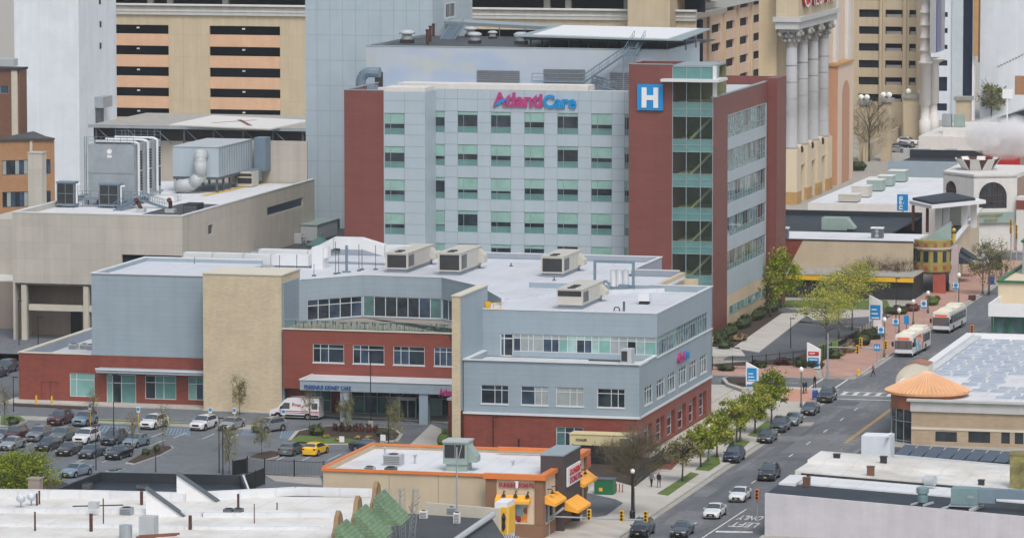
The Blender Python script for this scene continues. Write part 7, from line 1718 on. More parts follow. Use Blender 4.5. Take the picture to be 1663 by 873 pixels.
def make_car(kind,paint,label,group,name='parked_car',cat='car'):
 S = SH[kind]; st = S['st']; zb = S['zb']; root = thing(name,label,cat,(0,0,0),group)
 ring = lambda s: [(0,s[0],zb),(s[1] * .93,s[0],zb),(s[1],s[0],zb + .18),(s[2],s[0],s[3]),(s[4],s[0],s[5]),(s[4] * .55,s[0],s[5] + .035),(0,s[0],s[5] + .045)]
 G_ = {'body': MB(),'window': MB(),'windscreen': MB(),'rear_window': MB()}
 for i in range(len(st) - 1):
  A,B = ring(st[i]),ring(st[i + 1])
  for sgn in (1,-1):
   a = [(x * sgn,y,z) for x,y,z in A]; b = [(x * sgn,y,z) for x,y,z in B]
   for k in range(6):
    t = 'body'
    if k >= 4 and S['wind'][0] <= i < S['wind'][1]: t = 'windscreen'
    elif k >= 4 and S['rear'][0] <= i < S['rear'][1]: t = 'rear_window'
    elif k == 3 and S['side'][0] <= i < S['side'][1]: t = 'window'
    q = [a[k],b[k],b[k + 1],a[k + 1]]
    if t != 'body' and k == 3:
    # glass with a painted sill and roof rail
     c = [Vector(v) for v in q]; lo,hi = .1,.86
     m0,m1 = c[0].lerp(c[3],lo),c[1].lerp(c[2],lo); h0,h1 = c[0].lerp(c[3],hi),c[1].lerp(c[2],hi)
     G_['body'].face([c[0],c[1],m1,m0]); G_['body'].face([h0,h1,c[2],c[3]]); G_['window'].face([m0,m1,h1,h0]); continue
    G_[t].face(q)
 for s,e in ((st[0],1),(st[-1],-1)):
  R_ = ring(s); f = R_ + [(-x,y,z) for x,y,z in R_[::-1][1:-1]]; G_['body'].face(f)
 body = G_['body'].build('body',paint,root,False)
 for k in ('window','windscreen','rear_window'):
  if G_[k].f: G_[k].build(k,'car_glass',root)
 y0,y1 = st[0][0],st[-1][0]; zn = st[1][3]; W = S['W']
 q = MB()
 for s in (-1,1): q.box(s * W * .52,s * W * .84,y0 + .04,y0 + .22,zn - .06,zn + .1)
 for s in (-1,1):
  h = MB(); h.prism([(s * W * .5,y0 + .02),(s * W * .86,y0 + .1),(s * W * .89,y0 + .36),(s * W * .5,y0 + .14)],zn - .03,zn + .11); h.build('headlight','headlamp',root)
  h = MB(); zt = st[-3][3]; h.box(s * W * .6,s * W * .92,y1 - .14,y1 - .01 + .02,zt - .2,zt - .02); h.build('tail_light','tail_lamp',root)
  h = MB(); yw = st[4][0] + .15; h.box(s * W * 1.0,s * (W + .17),yw,yw + .12,st[4][3] + .02,st[4][3] + .17); h.build('wing_mirror',paint,root)
 h = MB(); h.box(-W * .46,W * .46,y0 - .012,y0 + .03,zn - .2,zn + .03); h.box(-W * .7,W * .7,y0 - .0,y0 + .1,zb + .02,zb + .16); h.build('grille','trim_black',root)
 h = MB(); h.box(-.16,.16,y0 - .03,y0 - .014,zb + .16,zb + .26); h.build('number_plate','plate',root)
 h = MB(); h.box(-.2,.2,y1 + .005,y1 + .02,zb + .28,zb + .4); h.build('number_plate','plate',root)
 for wy in S['wy']:
  for s in (-1,1):
   x0,x1 = s * (W - .22),s * (W + .012); r = S['r']
   a = MB(); a.tube((s * (W - .24),wy,r + .03),(s * (W + .006),wy,r + .03),r + .09,n=18); a.build('wheel_arch','trim_black',root)
   w = MB(); w.tube((x0,wy,r),(s * (W + .02),wy,r),r,n=18); wo = w.build('wheel','tyre',root)
   w = MB(); w.tube((s * (W + .0),wy,r),(s * (W + .03),wy,r),r * .64,n=14); w.build('rim','rim',wo)
 if kind == 'suv':
  for s in (-1,1): h = MB(); h.tube((s * .64,-.1,1.745),(s * .62,1.6,1.73),.025,n=5); h.build('roof_rail','trim_black',root)
 return root
protos = {}
def repaint(root,paint):
 def walk(o):
  if o.type == 'MESH' and o.name.split('.')[0] in ('body','wing_mirror'):
   o.data = o.data.copy(); o.data.materials.clear(); o.data.materials.append(M[paint])
  for c in o.children: walk(c)
 walk(root)
def place_car(kind,paint,px,py,yaw,label,group='cars in the medical car park',scale=1.0):
 key = (kind,paint)
 if key not in protos: r = make_car(kind,paint,label,group); protos[key] = r
 else: r = dup(protos[key],None,label,group)
 c = gp(px,py,.006); r.location = c; r.rotation_euler = (0,0,rad(yaw)); r.scale = (scale,) * 3
 return r
LOT = [('suv','maroon',98,688,-4,'maroon car in the upper left bay nearest the service door'),
 ('suv','bluegrey',138,689,-3,'blue grey car parked beside the maroon one under the disabled bay sign'),
 ('suv','white',250,694,-8,'white car beside the hatched bay left of centre in the upper row'),
 ('suv','white',331,696,-8,'white car in the upper row right of the hatched bay'),
 ('sedan','silver',376,696,-8,'silver car at the right end of the upper row of the car park'),
 ('suv','maroon',25,714,-4,'dark maroon car at the left edge of the middle row'),
 ('suv','grey',64,714,-4,'grey car second from the left in the middle row'),
 ('suv','greygreen',101,716,-4,'grey green car third from the left in the middle row'),
 ('suv','white',140,718,-4,'white car in the middle row among darker cars'),
 ('suv','charcoal',185,720,-4,'charcoal car by the lamp post in the middle row'),
 ('hatch','bluegrey',221,724,-8,'pale blue hatchback at the right end of the middle row'),
 ('sedan','silver',20,728,-4,'silver car mostly hidden by the round green tree'),
 ('sedan','black',79,729,-4,'black car just above the round green tree'),
 ('sedan','brown',112,737,-4,'dark brown car at the left of the lower row'),
 ('sedan','charcoal',149,741,-4,'charcoal car in the middle of the lower row'),
 ('sedan','black',193,743,-6,'black car at the right of the lower row beside the planted island'),
 ('sedan','bluegrey',124,772,-14,'pale blue car alone beside the black roofed building'),
 ('suv','silver',437,700,-28,'silver car parked askew at the right end beside the drop off island'),
 ('hatch','greygreen',474,737,174,'grey green hatchback seen from behind next to the yellow car'),
 ('hatch','yellow',513,737,174,'bright yellow hatchback seen from behind'),
 ('sedan','navy',600,732,80,'dark car half hidden behind the doughnut shop roof'),
 ('sedan','grey',5,715,-4,'grey car cut by the left frame edge')]
for k,p,px,py,yaw,lab in LOT: place_car(k,'paint_car_' + p,px,py,yaw,lab)
ST = [('suv','black',1043,868,0,'black car at the bottom edge of the street nearest the kerb'),('sedan','charcoal',1108,868,0,'dark car at the bottom edge of the street in the second lane'),
 ('sedan','white',1161,838,0,'white car with a broad dark grille in the middle of the street'),('sedan','white',1202,811,0,'white car following another white car down the street'),
 ('suv','black',1249,777,0,'black car following the two white ones down the street'),('suv','navy',1192,748,0,'navy car parked at the kerb nearest the camera'),
 ('sedan','charcoal',1246,716,0,'charcoal car parked second from the navy one'),('suv','charcoal',1267,699,0,'charcoal car parked third along the kerb'),('sedan','grey',1288,688,0,'grey car parked fourth along the kerb'),
 ('sedan','charcoal',1316,671,0,'dark car parked near the lamp post by the plaza'),('suv','black',1343,651,0,'dark car at the far end of the parked row by the crossing')]
for k,p,px,py,yaw,lab in ST: place_car(k,'paint_car_' + p,px,py,yaw,lab,'cars on the street')
for k,p,px,py,yaw,lab in (('sedan','silver',1458,247,74,'silver car in front of two others beside the tan garage'),('sedan','black',1468,241,74,'black car between a silver and a white one beside the tan garage'),('suv','white',1475,235,74,'white car behind the black one beside the tan garage'),('sedan','white',1594,432,80,'white car on the far cross street under the awnings')):
 place_car(k,'paint_car_' + p,px,py,yaw,lab,'cars farther off')
for k,p,px,py,lab in (('sedan','black',-6,612,'black car at the left edge beyond the lamp'),('suv','charcoal',10,604,'charcoal car at the left edge behind the brick wing')):
 place_car(k,'paint_car_' + p,px,py,-4,lab,'cars farther off')
 # ---- delivery van, seen from its side
V = thing('delivery_van','white high roof van with red stripes parked in front of the lobby','van',(0,0,0)); LV,WV = 6.4,1.0
prof = [(-3.2,.35,.75),(-3.15,.35,1.05),(-2.75,.3,1.22),(-2.2,.3,1.38),(-1.35,.3,2.35),(-.9,.3,2.62),(0,.3,2.7),(3.05,.3,2.68),(3.2,.35,2.5)]
q = MB(); ws = []
for (x0,b0,t0),(x1,b1,t1) in zip(prof,prof[1:]):
 for s in (-1,1):
  w_ = lambda z: WV - max(0,z - 1.2) * .09
  for za,zb_ in (((b0,b1),(.9,.9)),((.9,.9),(t0,t1))):
   if za[0] >= zb_[0] and za[1] >= zb_[1]: continue
   q.face([(x0,s * w_(min(za[0],t0)),min(za[0],t0)),(x1,s * w_(min(za[1],t1)),min(za[1],t1)),(x1,s * w_(min(zb_[1],t1)),min(zb_[1],t1)),(x0,s * w_(min(zb_[0],t0)),min(zb_[0],t0))])
 if not (x0 == -2.2): q.face([(x0,-w_(t0),t0),(x1,-w_(t1),t1),(x1,w_(t1),t1),(x0,w_(t0),t0)])
q.face([(-3.2,-WV,.35),(-3.2,WV,.35),(-3.2,WV,.75),(-3.2,-WV,.75)]); q.face([(3.2,-WV,.35),(3.2,WV,.35),(3.2,WV - .12,2.5),(3.2,-WV + .12,2.5)])
q.face([(-3.2,-WV,.35),(3.2,-WV,.35),(3.2,WV,.35),(-3.2,WV,.35)])
q.build('body','paint_car_white',V)
q = MB(); q.face([(-2.18,-.88,1.4),(-1.37,-.84,2.33),(-1.37,.84,2.33),(-2.18,.88,1.4)]); q.build('windscreen','car_glass',V)
for s in (-1,1):
 q = MB(); yy = s * .99; q.face([(-1.95,yy,1.3),(-.6,yy,1.3),(-.6,s * .93,2.05),(-1.3,s * .93,2.05)]); q.build('window','car_glass',V)
 q = MB(); q.box(2.3,3.0,s * .985,s * 1.0,1.35,2.1);
 q.build('window','car_glass',V)
 q = MB(); q.box(-1.9,3.18,s * 1.004,s * 1.012,.98,1.08); q.box(-1.9,3.18,s * 1.004,s * 1.012,.78,.86); q.build('red_stripe','red_paint',V)
 q = MB(); q.box(-3.0,3.15,s * 1.002,s * 1.02,.36,.6); q.build('side_trim','trim_black',V)
 for x in (-2.15,1.75):
  a = MB(); a.tube((x,s * .8,.4),(x,s * 1.016,.4),.46,n=18); a.build('wheel_arch','trim_black',V)
  w = MB(); w.tube((x,s * .78,.36),(x,s * 1.03,.36),.36,n=18); wo = w.build('wheel','tyre',V); w = MB(); w.tube((x,s * 1.0,.36),(x,s * 1.04,.36),.22,n=14); w.build('rim','rim',wo)
 q = MB(); q.box(-3.16,-2.8,s * .7,s * .98,.82,1.05); q.build('headlight','headlamp',V)
 q = MB(); q.box(3.16,3.215,s * .84,s * .97,1.0,1.7); q.build('tail_light','tail_lamp',V)
 q = MB(); q.box(-1.75,-1.6,s * 1.0,s * 1.22,1.3,1.6); q.build('wing_mirror','trim_black',V)
letters('van_lettering','Pros',(-.25,-.965,1.6),(1,0,0),1.1,.45,'red_paint',V,.01,.02)
q = MB()
for k in range(8):
 t0,t1 = k / 8,(k + 1) / 8; f = lambda t: (.9 + 1.9 * t,1.5 + .5 * math.sin(t * 2.2)); a,b = f(t0),f(t1); q.face([(a[0],-.97,a[1] - .07),(b[0],-.97,b[1] - .07),(b[0],-.955,b[1] + .07),(a[0],-.955,a[1] + .07)])
q.build('van_swoosh','red_paint',V)
V.location = gp(482,679,.005); V.rotation_euler = (0,0,rad(-2))
# ---- city buses, nose towards the camera
plain('bus_white',(214,216,216),.4,.04); plain('bus_cream',(226,222,206),.45,.05); m,nt_,b_ = new_mat('bus_sign'); b_.inputs['Base Color'].default_value = col((40,20,14)); b_.inputs['Emission Color'].default_value = col((240,96,30)); b_.inputs['Emission Strength'].default_value = .8
def bus(label,wrap):
 t = thing('city_bus',label,'bus',(0,0,0),'city buses'); L,W,Hh = 11.6,1.28,3.0; y0,y1 = -L / 2,L / 2
 q = MB(); q.prism([(-W,y0 + .12),(-W + .18,y0),(W - .18,y0),(W,y0 + .12),(W,y1),(-W,y1)],.32,2.78); q.build('body','bus_white',t)
 q = MB(); q.prism([(-W + .12,y0 + .2),(W - .12,y0 + .2),(W - .12,y1 - .1),(-W + .12,y1 - .1)],2.79,3.02); q.prism([(-.9,y0 + 3.0),(.9,y0 + 3.0),(.9,y0 + 5.2),(-.9,y0 + 5.2)],3.021,3.22); q.prism([(-1.0,y1 - 3.5),(1.0,y1 - 3.5),(1.0,y1 - .4),(-1.0,y1 - .4)],3.021,3.3); q.build('roof','bus_cream',t)
 q = MB(); q.box(-W + .08,W - .08,y0 - .02,y0 - .002,1.1,2.3); q.build('windscreen','car_glass',t)
 q = MB(); q.box(-.85,.85,y0 - .02,y0 - .002,2.38,2.68); q.build('destination_sign','bus_sign',t)
 for s in (-1,1):
  for k in range(6):
   a = y0 + .8 + k * 1.72
   q = MB(); q.box(s * (W + .002),s * (W + .015),a,a + 1.6,1.35,2.45); q.build('window','car_glass',t)
  for wy in (y0 + 2.7,y1 - 3.2):
   a = MB(); a.tube((s * (W - .3),wy,.5),(s * (W + .008),wy,.5),.58,n=18); a.build('wheel_arch','trim_black',t); w = MB(); w.tube((s * (W - .3),wy,.48),(s * (W + .02),wy,.48),.48,n=18); wo = w.build('wheel','tyre',t); w = MB(); w.tube((s * W,wy,.48),(s * (W + .035),wy,.48),.24,n=12); w.build('rim','rim',wo)
  q = MB(); q.box(s * (W + .003),s * (W + .016),y0 + .3,y1 - .1,.33,.48); q.build('skirt','trim_black',t)
  q = MB(); q.box(s * .75,s * 1.12,y0 - .03,y0 - .002,.62,.82); q.build('headlight','headlamp',t)
  q = MB(); q.box(s * (W + .03),s * (W + .3),y0 - .25,y0 - .1,1.5,2.1); q.build('wing_mirror','trim_black',t)
 q = MB(); q.box(-W + .05,W - .05,y0 - .06,y0 - .003,.34,.56); q.build('bumper','trim_black',t)
 if wrap:
  q = MB(); q.box(W + .018,W + .03,y0 + 2.0,y0 + 6.8,.6,2.75); q.build('advert_wrap','bus_wrap',t)
 return t
m,nt_,b_ = new_mat('bus_wrap'); cc = coords(nt_,'obj'); f_ = noise(nt_,cc,.55,2); c1 = mixc(nt_,ramp(nt_,f_,.42,.5),col((226,120,70)),col((222,216,208))); nt_.links.new(mixc(nt_,ramp(nt_,f_,.54,.6),c1,col((110,170,200))),b_.inputs['Base Color'])
b1 = bus('city bus with an orange and blue advert wrap, nearer the camera',True); b1.location = (-108.6,654.6,.005); b1.rotation_euler = (0,0,rad(-3))
b2 = bus('plain white city bus behind the wrapped one',False); b2.location = (-108.2,684.2,.005); b2.rotation_euler = (0,0,rad(-3))
# ================================================================ TREES AND SHRUBS
def crown_mb(q,c,rx,rz,n,size,clumps,rnd,flat=0,mats=3,hollow=.35,ry=None,slim=.6):
 ry = ry or rx; cs_ = []
 for k in range(clumps):
  while True:
   v = Vector((rnd.uniform(-1,1),rnd.uniform(-1,1),rnd.uniform(-1 + flat,1)))
   if hollow < v.length < 1: break
  cs_.append((Vector((v.x * rx,v.y * ry,v.z * rz)) * rnd.uniform(.75,1.08),rnd.uniform(.5,1.2),rnd.randrange(mats)))
 per = n // clumps
 for cc,s,mi in cs_:
  for j in range(per):
   p = c + cc + Vector((rnd.gauss(0,1) * rx,rnd.gauss(0,1) * ry,rnd.gauss(0,1) * rz * .8)) * .17 * s
   a = Vector((rnd.gauss(0,1),rnd.gauss(0,1),rnd.gauss(0,1) + .4)).normalized(); u = a.orthogonal().normalized(); u = (u * .55 + (cc + Vector((0,0,rz * 1.1))).normalized()).normalized() if slim < .1 else u; w_ = a.cross(u); s2 = size * rnd.uniform(.5,1.2)
   q.face([p - u * s2,p + w_ * s2 * slim,p + u * s2,p - w_ * s2 * slim],mi if rnd.random() < .75 else rnd.randrange(mats))
def limbs_mb(q,c,h,r,rx,rz,rnd,n=7,twigs=3,cz=.66,m=0):
 top = h * .9; pts = [Vector((0,0,0))];
 for t in (.33,.66,1): pts.append(Vector((rnd.uniform(-.12,.12) * t,rnd.uniform(-.12,.12) * t,top * .75 * t)))
 for k,(a,b) in enumerate(zip(pts,pts[1:])): q.tube(c + a,c + b,r * (1 - .28 * k),r * (1 - .28 * (k + 1)),7,m)
 for k in range(n):
  z = h * rnd.uniform(.3,.7); an = 2 * math.pi * k / n + rnd.uniform(-.4,.4); e = Vector((math.cos(an) * rx * rnd.uniform(.55,.95),math.sin(an) * rx * rnd.uniform(.55,.95),min(h,z + rz * rnd.uniform(.3,1.2))))
  s = Vector((0,0,z)); mid = s.lerp(e,.5) + Vector((0,0,.12 * h * rnd.uniform(-.2,.6))); q.tube(c + s,c + mid,r * .42,r * .26,5,m); q.tube(c + mid,c + e,r * .26,r * .08,5,m)
  for j in range(twigs):
   b = mid.lerp(e,rnd.uniform(0,.9)); d = Vector((rnd.gauss(0,1),rnd.gauss(0,1),abs(rnd.gauss(0,.8)) + .2)).normalized() * rx * rnd.uniform(.25,.55)
   q.tube(c + b,c + b + d,r * .13,r * .05,4,m)
   for i in range(2 if twigs > 3 else 0): b2 = b + d * rnd.uniform(.3,1); d2 = Vector((rnd.gauss(0,1),rnd.gauss(0,1),abs(rnd.gauss(0,.8)))).normalized() * rx * rnd.uniform(.12,.3); q.tube(c + b2,c + b2 + d2,r * .06,r * .025,3,m)
def tree(px,py,h,rx,mats,label,group,seed,n=1500,size=.17,cz=.64,rz=None,trunk=.13,bark='bark',hollow=.35,limbs=7,twigs=3,flat=0,name='street_tree',z=.13,clumps=26,slim=.6):
 rnd = random.Random(seed); c = gp(px,py,z); t = thing(name,label,'tree',c,group); rz = rz or rx
 q = MB(); limbs_mb(q,c,h,trunk,rx,rz,rnd,limbs,twigs); q.build('trunk',bark,t,True)
 if n: q = MB(); crown_mb(q,c + Vector((0,0,h * cz)),rx,rz,n,size,clumps,rnd,flat,len(mats),hollow,None,slim); q.build('crown',mats,t)
 return t
LG = ['leaf_lime','leaf_green','leaf_yellow']
ST_ = (('small grey budding street tree nearest the camera',1108,781,5.2,1.9,['leaf_olive','leaf_grey','leaf_olive'],900),('lime green street tree touching the grey budding one',1138,758,5.0,1.9,LG,1500),('lime green street tree third along the kerb beside a globe lamp',1164,742,5.2,2.0,LG,1700),
 ('green street tree by the second globe lamp',1196,718,5.6,2.1,LG,1800),('green street tree over the grey parked car',1226,703,6.0,2.1,LG,1900),('tallest green street tree at the plaza end of the row',1253,685,6.4,2.2,['leaf_green','leaf_lime','leaf_green'],2200))
for k,(lab,px,py,h,rx,m,n) in enumerate(ST_): tree(px,py,h,rx,m,lab,'street trees along the kerb',20 + k,n * 2 + 600,.16,.64,rx * .95,hollow=.1,clumps=46)
tree(1268,500,8.0,2.9,['leaf_lime','leaf_lime','leaf_green'],'bright lime tree against the corner of the hospital','trees beside the hospital',31,5200,.19,.6,rz=3.5,hollow=.1,clumps=60)
tree(1251,515,7.4,1.7,['leaf_olive','leaf_green','leaf_lime'],'thin half bare tree standing against the tan hospital base','trees beside the hospital',32,700,.2,.62,rz=3)
LY = ['leaf_yellow','leaf_yellow','leaf_lime']
for k,(px,py,h,rx,rz,n,lab) in enumerate(((1342,575,9.0,4.2,2.6,1500,'wide yellow green tree leaning left in front of the hospital lane'),(1362,548,8.8,3.8,2.6,1500,'yellow green tree in the middle of the hospital garden'),(1384,536,9.6,5.0,3.0,2300,'broad yellow green tree behind the tall blue sign'))):
 tree(px,py,h,rx,LY,lab,'yellow green trees in the hospital garden',40 + k,n * 2,.14,.74,rz,.16,'bark_grey',.2,11,5,-.0,'garden_tree',clumps=70)
tree(1029,838,9.8,3.8,['leaf_grey','leaf_olive','leaf_grey'],'large bare grey tree beside the black lamp and the generator',None,51,9000,.36,.71,2.6,.2,'bark_grey',.05,18,9,0,'bare_tree',clumps=90,slim=.045)
tree(1606,478,8.6,3.6,['leaf_olive','leaf_grey','leaf_green'],'leggy budding tree in front of the arched windows',None,53,3600,.14,.62,3.4,.18,'bark_grey',.2,11,5,0,'bare_tree',clumps=50)
tree(1411,262,12.5,5.6,['leaf_grey','leaf_grey','leaf_olive'],'tall bare tree before the orange arch',None,54,2500,.6,.6,5,.22,'bark',.1,16,8,0,'bare_tree',z=0,clumps=60,slim=.05)
tree(1610,193,9.5,3.9,['leaf_olive','leaf_green','leaf_olive'],'round grey green tree before the white wall',None,55,2000,.3,.6,3.4,.2,'bark',.3,9,3,0,'round_tree',z=0,clumps=36)
for k,(px,dx) in enumerate(((1405,0),(1440,0),(1470,0))): tree(px,476 + k,5.5,2.4,['shrub_red','leaf_grey','leaf_grey'],('bare shrub tree left against the beige wall','bare shrub tree in the middle of the beige wall','bare shrub tree beside the painted bay')[k],'bare trees at the beige wall',60 + k,1500,.4,.6,2.2,.09,'bark',.1,9,6,0,'bare_tree',clumps=40,slim=.05)
FT = ['leaf_olive','leaf_feather','leaf_olive']
for k,(px,py,h,n,lab) in enumerate(((389,672,5.0,520,'feathery young tree against the stone block'),(152,692,4.8,130,'nearly bare young tree by the disabled bay sign'),(265,724,5.2,200,'nearly bare young tree behind the white parked car'),(216,736,5.2,170,'nearly bare young tree on the planted island'),(372,768,5.6,420,'feathery young tree beside the tall dark lamp pole'),(425,738,4.6,420,'feathery young tree on the small island near the fence'),
 (503,694,4.8,130,'nearly bare young tree in front of the van'),(562,702,5.0,560,'feathery young tree before the lobby, left one'),(641,732,6.6,420,'feathery young tree before the lobby, right one'),(8,690,5.6,160,'bare young tree at the left edge of the car park'))):
 tree(px,py,h,1.15,FT,lab,'young trees in the car park',70 + k,n * 5,.075,.58,h * .42,.06,'bark_grey',.03,18,4,0,'young_tree',clumps=50)
c = gp(30,806,0); t = thing('round_tree','dense round yellow green tree at the lower left','tree',c); rnd = random.Random(5); q = MB(); limbs_mb(q,c,4,.25,3,3,rnd); q.build('trunk','bark',t,True)
q = MB(); crown_mb(q,c + Vector((-.5,0,2.6)),4.6,2.7,12000,.15,150,rnd,.0,3,.45); q.build('crown',['leaf_lime','leaf_green','leaf_green'],t)
def shrub(px,py,rx,rz,mats,label,seed,n=260,size=.13,z=.15,ry=None,name='shrub',group='shrubs'):
 c = gp(px,py,z); rnd = random.Random(seed); t = thing(name,label,'shrub',c,group); q = MB(); q.lathe(c.x,c.y,[(rx * .55,z),(rx * .8,z + rz * .6),(rx * .5,z + rz * 1.15)],8,sy=(ry or rx) / rx); q.build('foliage_core',mats[0],t)
 q = MB(); crown_mb(q,c + Vector((0,0,rz * .75)),rx * .85,rz * .75,n,size,14,rnd,0,len(mats),.6,ry=(ry or rx) * .85); q.build('foliage',mats,t); return t
HD = ['hedge_dark','hedge','hedge_dark']; SR = ['shrub_red','hedge_dark','shrub_red']; TN_ = ['shrub_tan','hedge','shrub_tan']
for k in range(7): shrub(544 + 11 * k,699 + k * .5,.42,.75,SR,('dark red shrub at the left end of the island row','dark red shrub second in the island row','dark red shrub third in the island row','dark red shrub in the middle of the island row','dark red shrub fifth in the island row','dark red shrub sixth in the island row','dark red shrub at the right end of the island row')[k],k,160,.1)
for k,(px,py) in enumerate(((530,711),(552,716),(580,713),(598,713))): shrub(px,py,.6,.38,TN_,('tan grass tuft at the left of the drop off island','tan grass tuft at the front of the drop off island','tan grass tuft by the small white sign','tan grass tuft at the right of the drop off island')[k],10 + k,160,.12)
shrub(514,706,1.3,.95,HD,'large dark shrub at the left of the drop off island',15,600); shrub(620,708,.9,.7,HD,'green shrub at the right of the drop off island',16,300); shrub(724,729,1.4,1.6,['hedge','leaf_green','hedge'],'round green bush in front of the brick pier',17,900); shrub(237,738,.7,.6,HD,'small shrub on the left car park island',18); shrub(255,733,.5,.7,HD,'small upright shrub on the left car park island',19); shrub(22,690,1.0,.8,HD,'dark shrub at the left edge bed',20)
for k,(px,py,rx,ry,rz,m,lab) in enumerate(((1170,556,1.1,3.5,1.3,HD,'dark hedge section at the red hospital corner'),(1185,546,1.1,5.6,1.25,HD,'clipped hedge section along the tan base, near end'),(1208,531.5,1.1,5.8,1.25,HD,'clipped hedge section along the tan base, middle'),(1232,517.5,1.1,5.8,1.25,HD,'clipped hedge section along the tan base, far end'),(1254,505,1.1,5,1.25,HD,'dark hedge section under the lime tree'),(1200,553,1.2,2.6,.7,['shrub_tan','hedge','shrub_red'],'low mixed bed of rusty shrubs by the white walk'),(1176,566,1.3,1.4,.9,HD,'dark shrub at the corner behind the clinic'),
 (1310,470,1.7,1.5,1.7,['hedge','leaf_green','hedge'],'round green bush left of the lean-to lamp'),(1329,471,1.7,1.5,1.6,['hedge','leaf_green','hedge'],'round green bush right of the lean-to lamp'),(1400,560,1.6,2,1.3,HD,'dark bush by the dark fence, near one'),(1418,550,1.8,2,1.2,HD,'dark bush by the dark fence, far one'),(1378,572,1.2,2,.9,['shrub_tan','hedge','hedge_dark'],'tan bush at the brick pavement edge'),(1354,582,1.4,1.4,.9,HD,'dark bush beside the red and blue totem bed'),(1321,597,2.0,1.2,.9,HD,'ring of dark shrubs round the red and blue totem'),(1300,596,1.0,1.0,.9,HD,'dark shrub left of the red and blue totem'),(1270,592,1.5,1,.7,SR,'rusty shrubs along the black fence, left'),(1232,597,1.5,1,.7,HD,'green shrubs along the black fence behind the white totem'),
 (1180,602,1.5,1,.6,HD,'low green shrubs along the black fence near the clinic'),(1515,495,1.2,2.5,1.0,['hedge','leaf_green','hedge_dark'],'green shrubs at the end of the lawn'),(1455,510,2.4,1.6,.9,HD,'dark shrubs at the corner of the lawn'),(1480,505,1.6,1.4,.8,SR,'rusty shrubs by the brick pavement'),(1392,276,2.6,2.4,1.5,HD,'dark bushes under the tall bare tree'),(1618,438,1.3,1.3,1.6,HD,'dark bush behind the leggy budding tree'),(902,735,.9,.9,1.8,HD,'dark upright bush left of the beige generator'),(1082,752,.9,1.2,1.0,['leaf_grey','shrub_red','leaf_grey'],'grey brown shrubs at the corner of the brick base'),(1205,629,1.2,.7,.35,SR,'low plants in the round plaza planter'))):
 shrub(px,py,rx,rz,m,lab,100 + k,1100,.13,.1,ry,'hedge' if 'hedge' in lab else 'shrub','hospital garden shrubs')
 # ================================================================ STREET FURNITURE
def globe_lamp(px,py0,py1,label,z=.13):
 c = gp(px,py1,z); h = (py1 - py0) / pxs(c); t = thing('globe_lamp',label,'street lamp',c,'globe street lamps'); q = MB(); q.lathe(c.x,c.y,[(.18,z),(.2,z + .5),(.1,z + .7),(.07,z + h - .4),(.14,z + h - .35)],10); q.build('post','lamp_post',t)
 q = MB(); q.lathe(c.x,c.y,[(.14,z + h - .34),(.3,z + h),(.26,z + h + .25),(.06,z + h + .42)],12); q.build('globe','lamp_glass',t,True)
for px,a,b,lab in ((1151,694,749,'globe lamp between the two lime trees nearest the camera'),(1202,661,717,'globe lamp by the fourth street tree'),(1301,600,661,'globe lamp on the plaza beside the pink paving'),(1436,519,580,'globe lamp at the fence beside the nearer bus'),(1460,504,542,'globe lamp above the nearer bus roof'),(1483,490,528,'globe lamp left of the farther bus'),(1507,476,508,'globe lamp above the farther bus'),(1557,447,497,'globe lamp before the awning shop'),(1596,415,478,'globe lamp beside the leggy tree'),(1626,396,448,'globe lamp farthest up the street')): globe_lamp(px,a,b,lab)
c = gp(1027,842,.13); t = thing('black_lamp','tall black lamp with a round white globe beside the doughnut shop','street lamp',c); q = MB(); q.lathe(c.x,c.y,[(.3,.13),(.3,.9),(.16,1.1),(.13,4.9),(.2,5.0)],12); q.build('post','black_metal',t); q = MB(); q.ball((c.x,c.y,5.25),.28,12); q.build('globe','lamp_glass',t,True)
def pole(px,y0,y1,label,arm=1,m='black_metal',base=False,r=.07,z=0.0,heads=1):
 c = gp(px,y1,z); h = (y1 - y0) / pxs(c); t = thing('lamp_pole',label,'lamp post',c,'car park lamp poles'); q = MB(); q.lathe(c.x,c.y,[(r,z + (.9 if base else 0)),(r * .7,z + h)],8); q.build('pole',m,t)
 q = MB(); q.box(c.x - (.5 if heads > 1 else .1),c.x + .55 * arm,c.y - .15,c.y + .15,z + h,z + h + .1); q.build('lamp_head',m,t)
 if base: q = MB(); q.lathe(c.x,c.y,[(.32,z),(.32,z + .9)],12); q.build('concrete_base','kerb',t)
for a in ((185,608,722,'dark lamp pole among the cars of the left car park'),(356,678,767,'dark lamp pole in front of the empty car park lane'),(362,690,770,'second dark pole right beside another in the car park'),(22,612,668,'dark lamp pole at the left edge'),(253,735,766,'short dark post by the planted island'),(878,661,731,'grey lamp pole before the brick base, right one'),(801,677,737,'dark lamp pole before the brick base, left one'),(31,488,560,'dark lamp pole before the brown wall'),(62,515,560,'dark lamp pole under the tan overhang'),(631,653,730,'grey lamp pole before the lobby'),(156,690,763,'thin dark post in the left car park') ,(1455,452,520,'grey lamp pole on the lawn by the brick pavement'),(1284,517,565,'thin grey lamp pole on the hospital walk'),(1330,452,478,'grey lamp pole on the lean-to')): pole(*a)
pole(602,570,695,'tall dark lamp pole on a round concrete base before the lobby',base=True,heads=2)
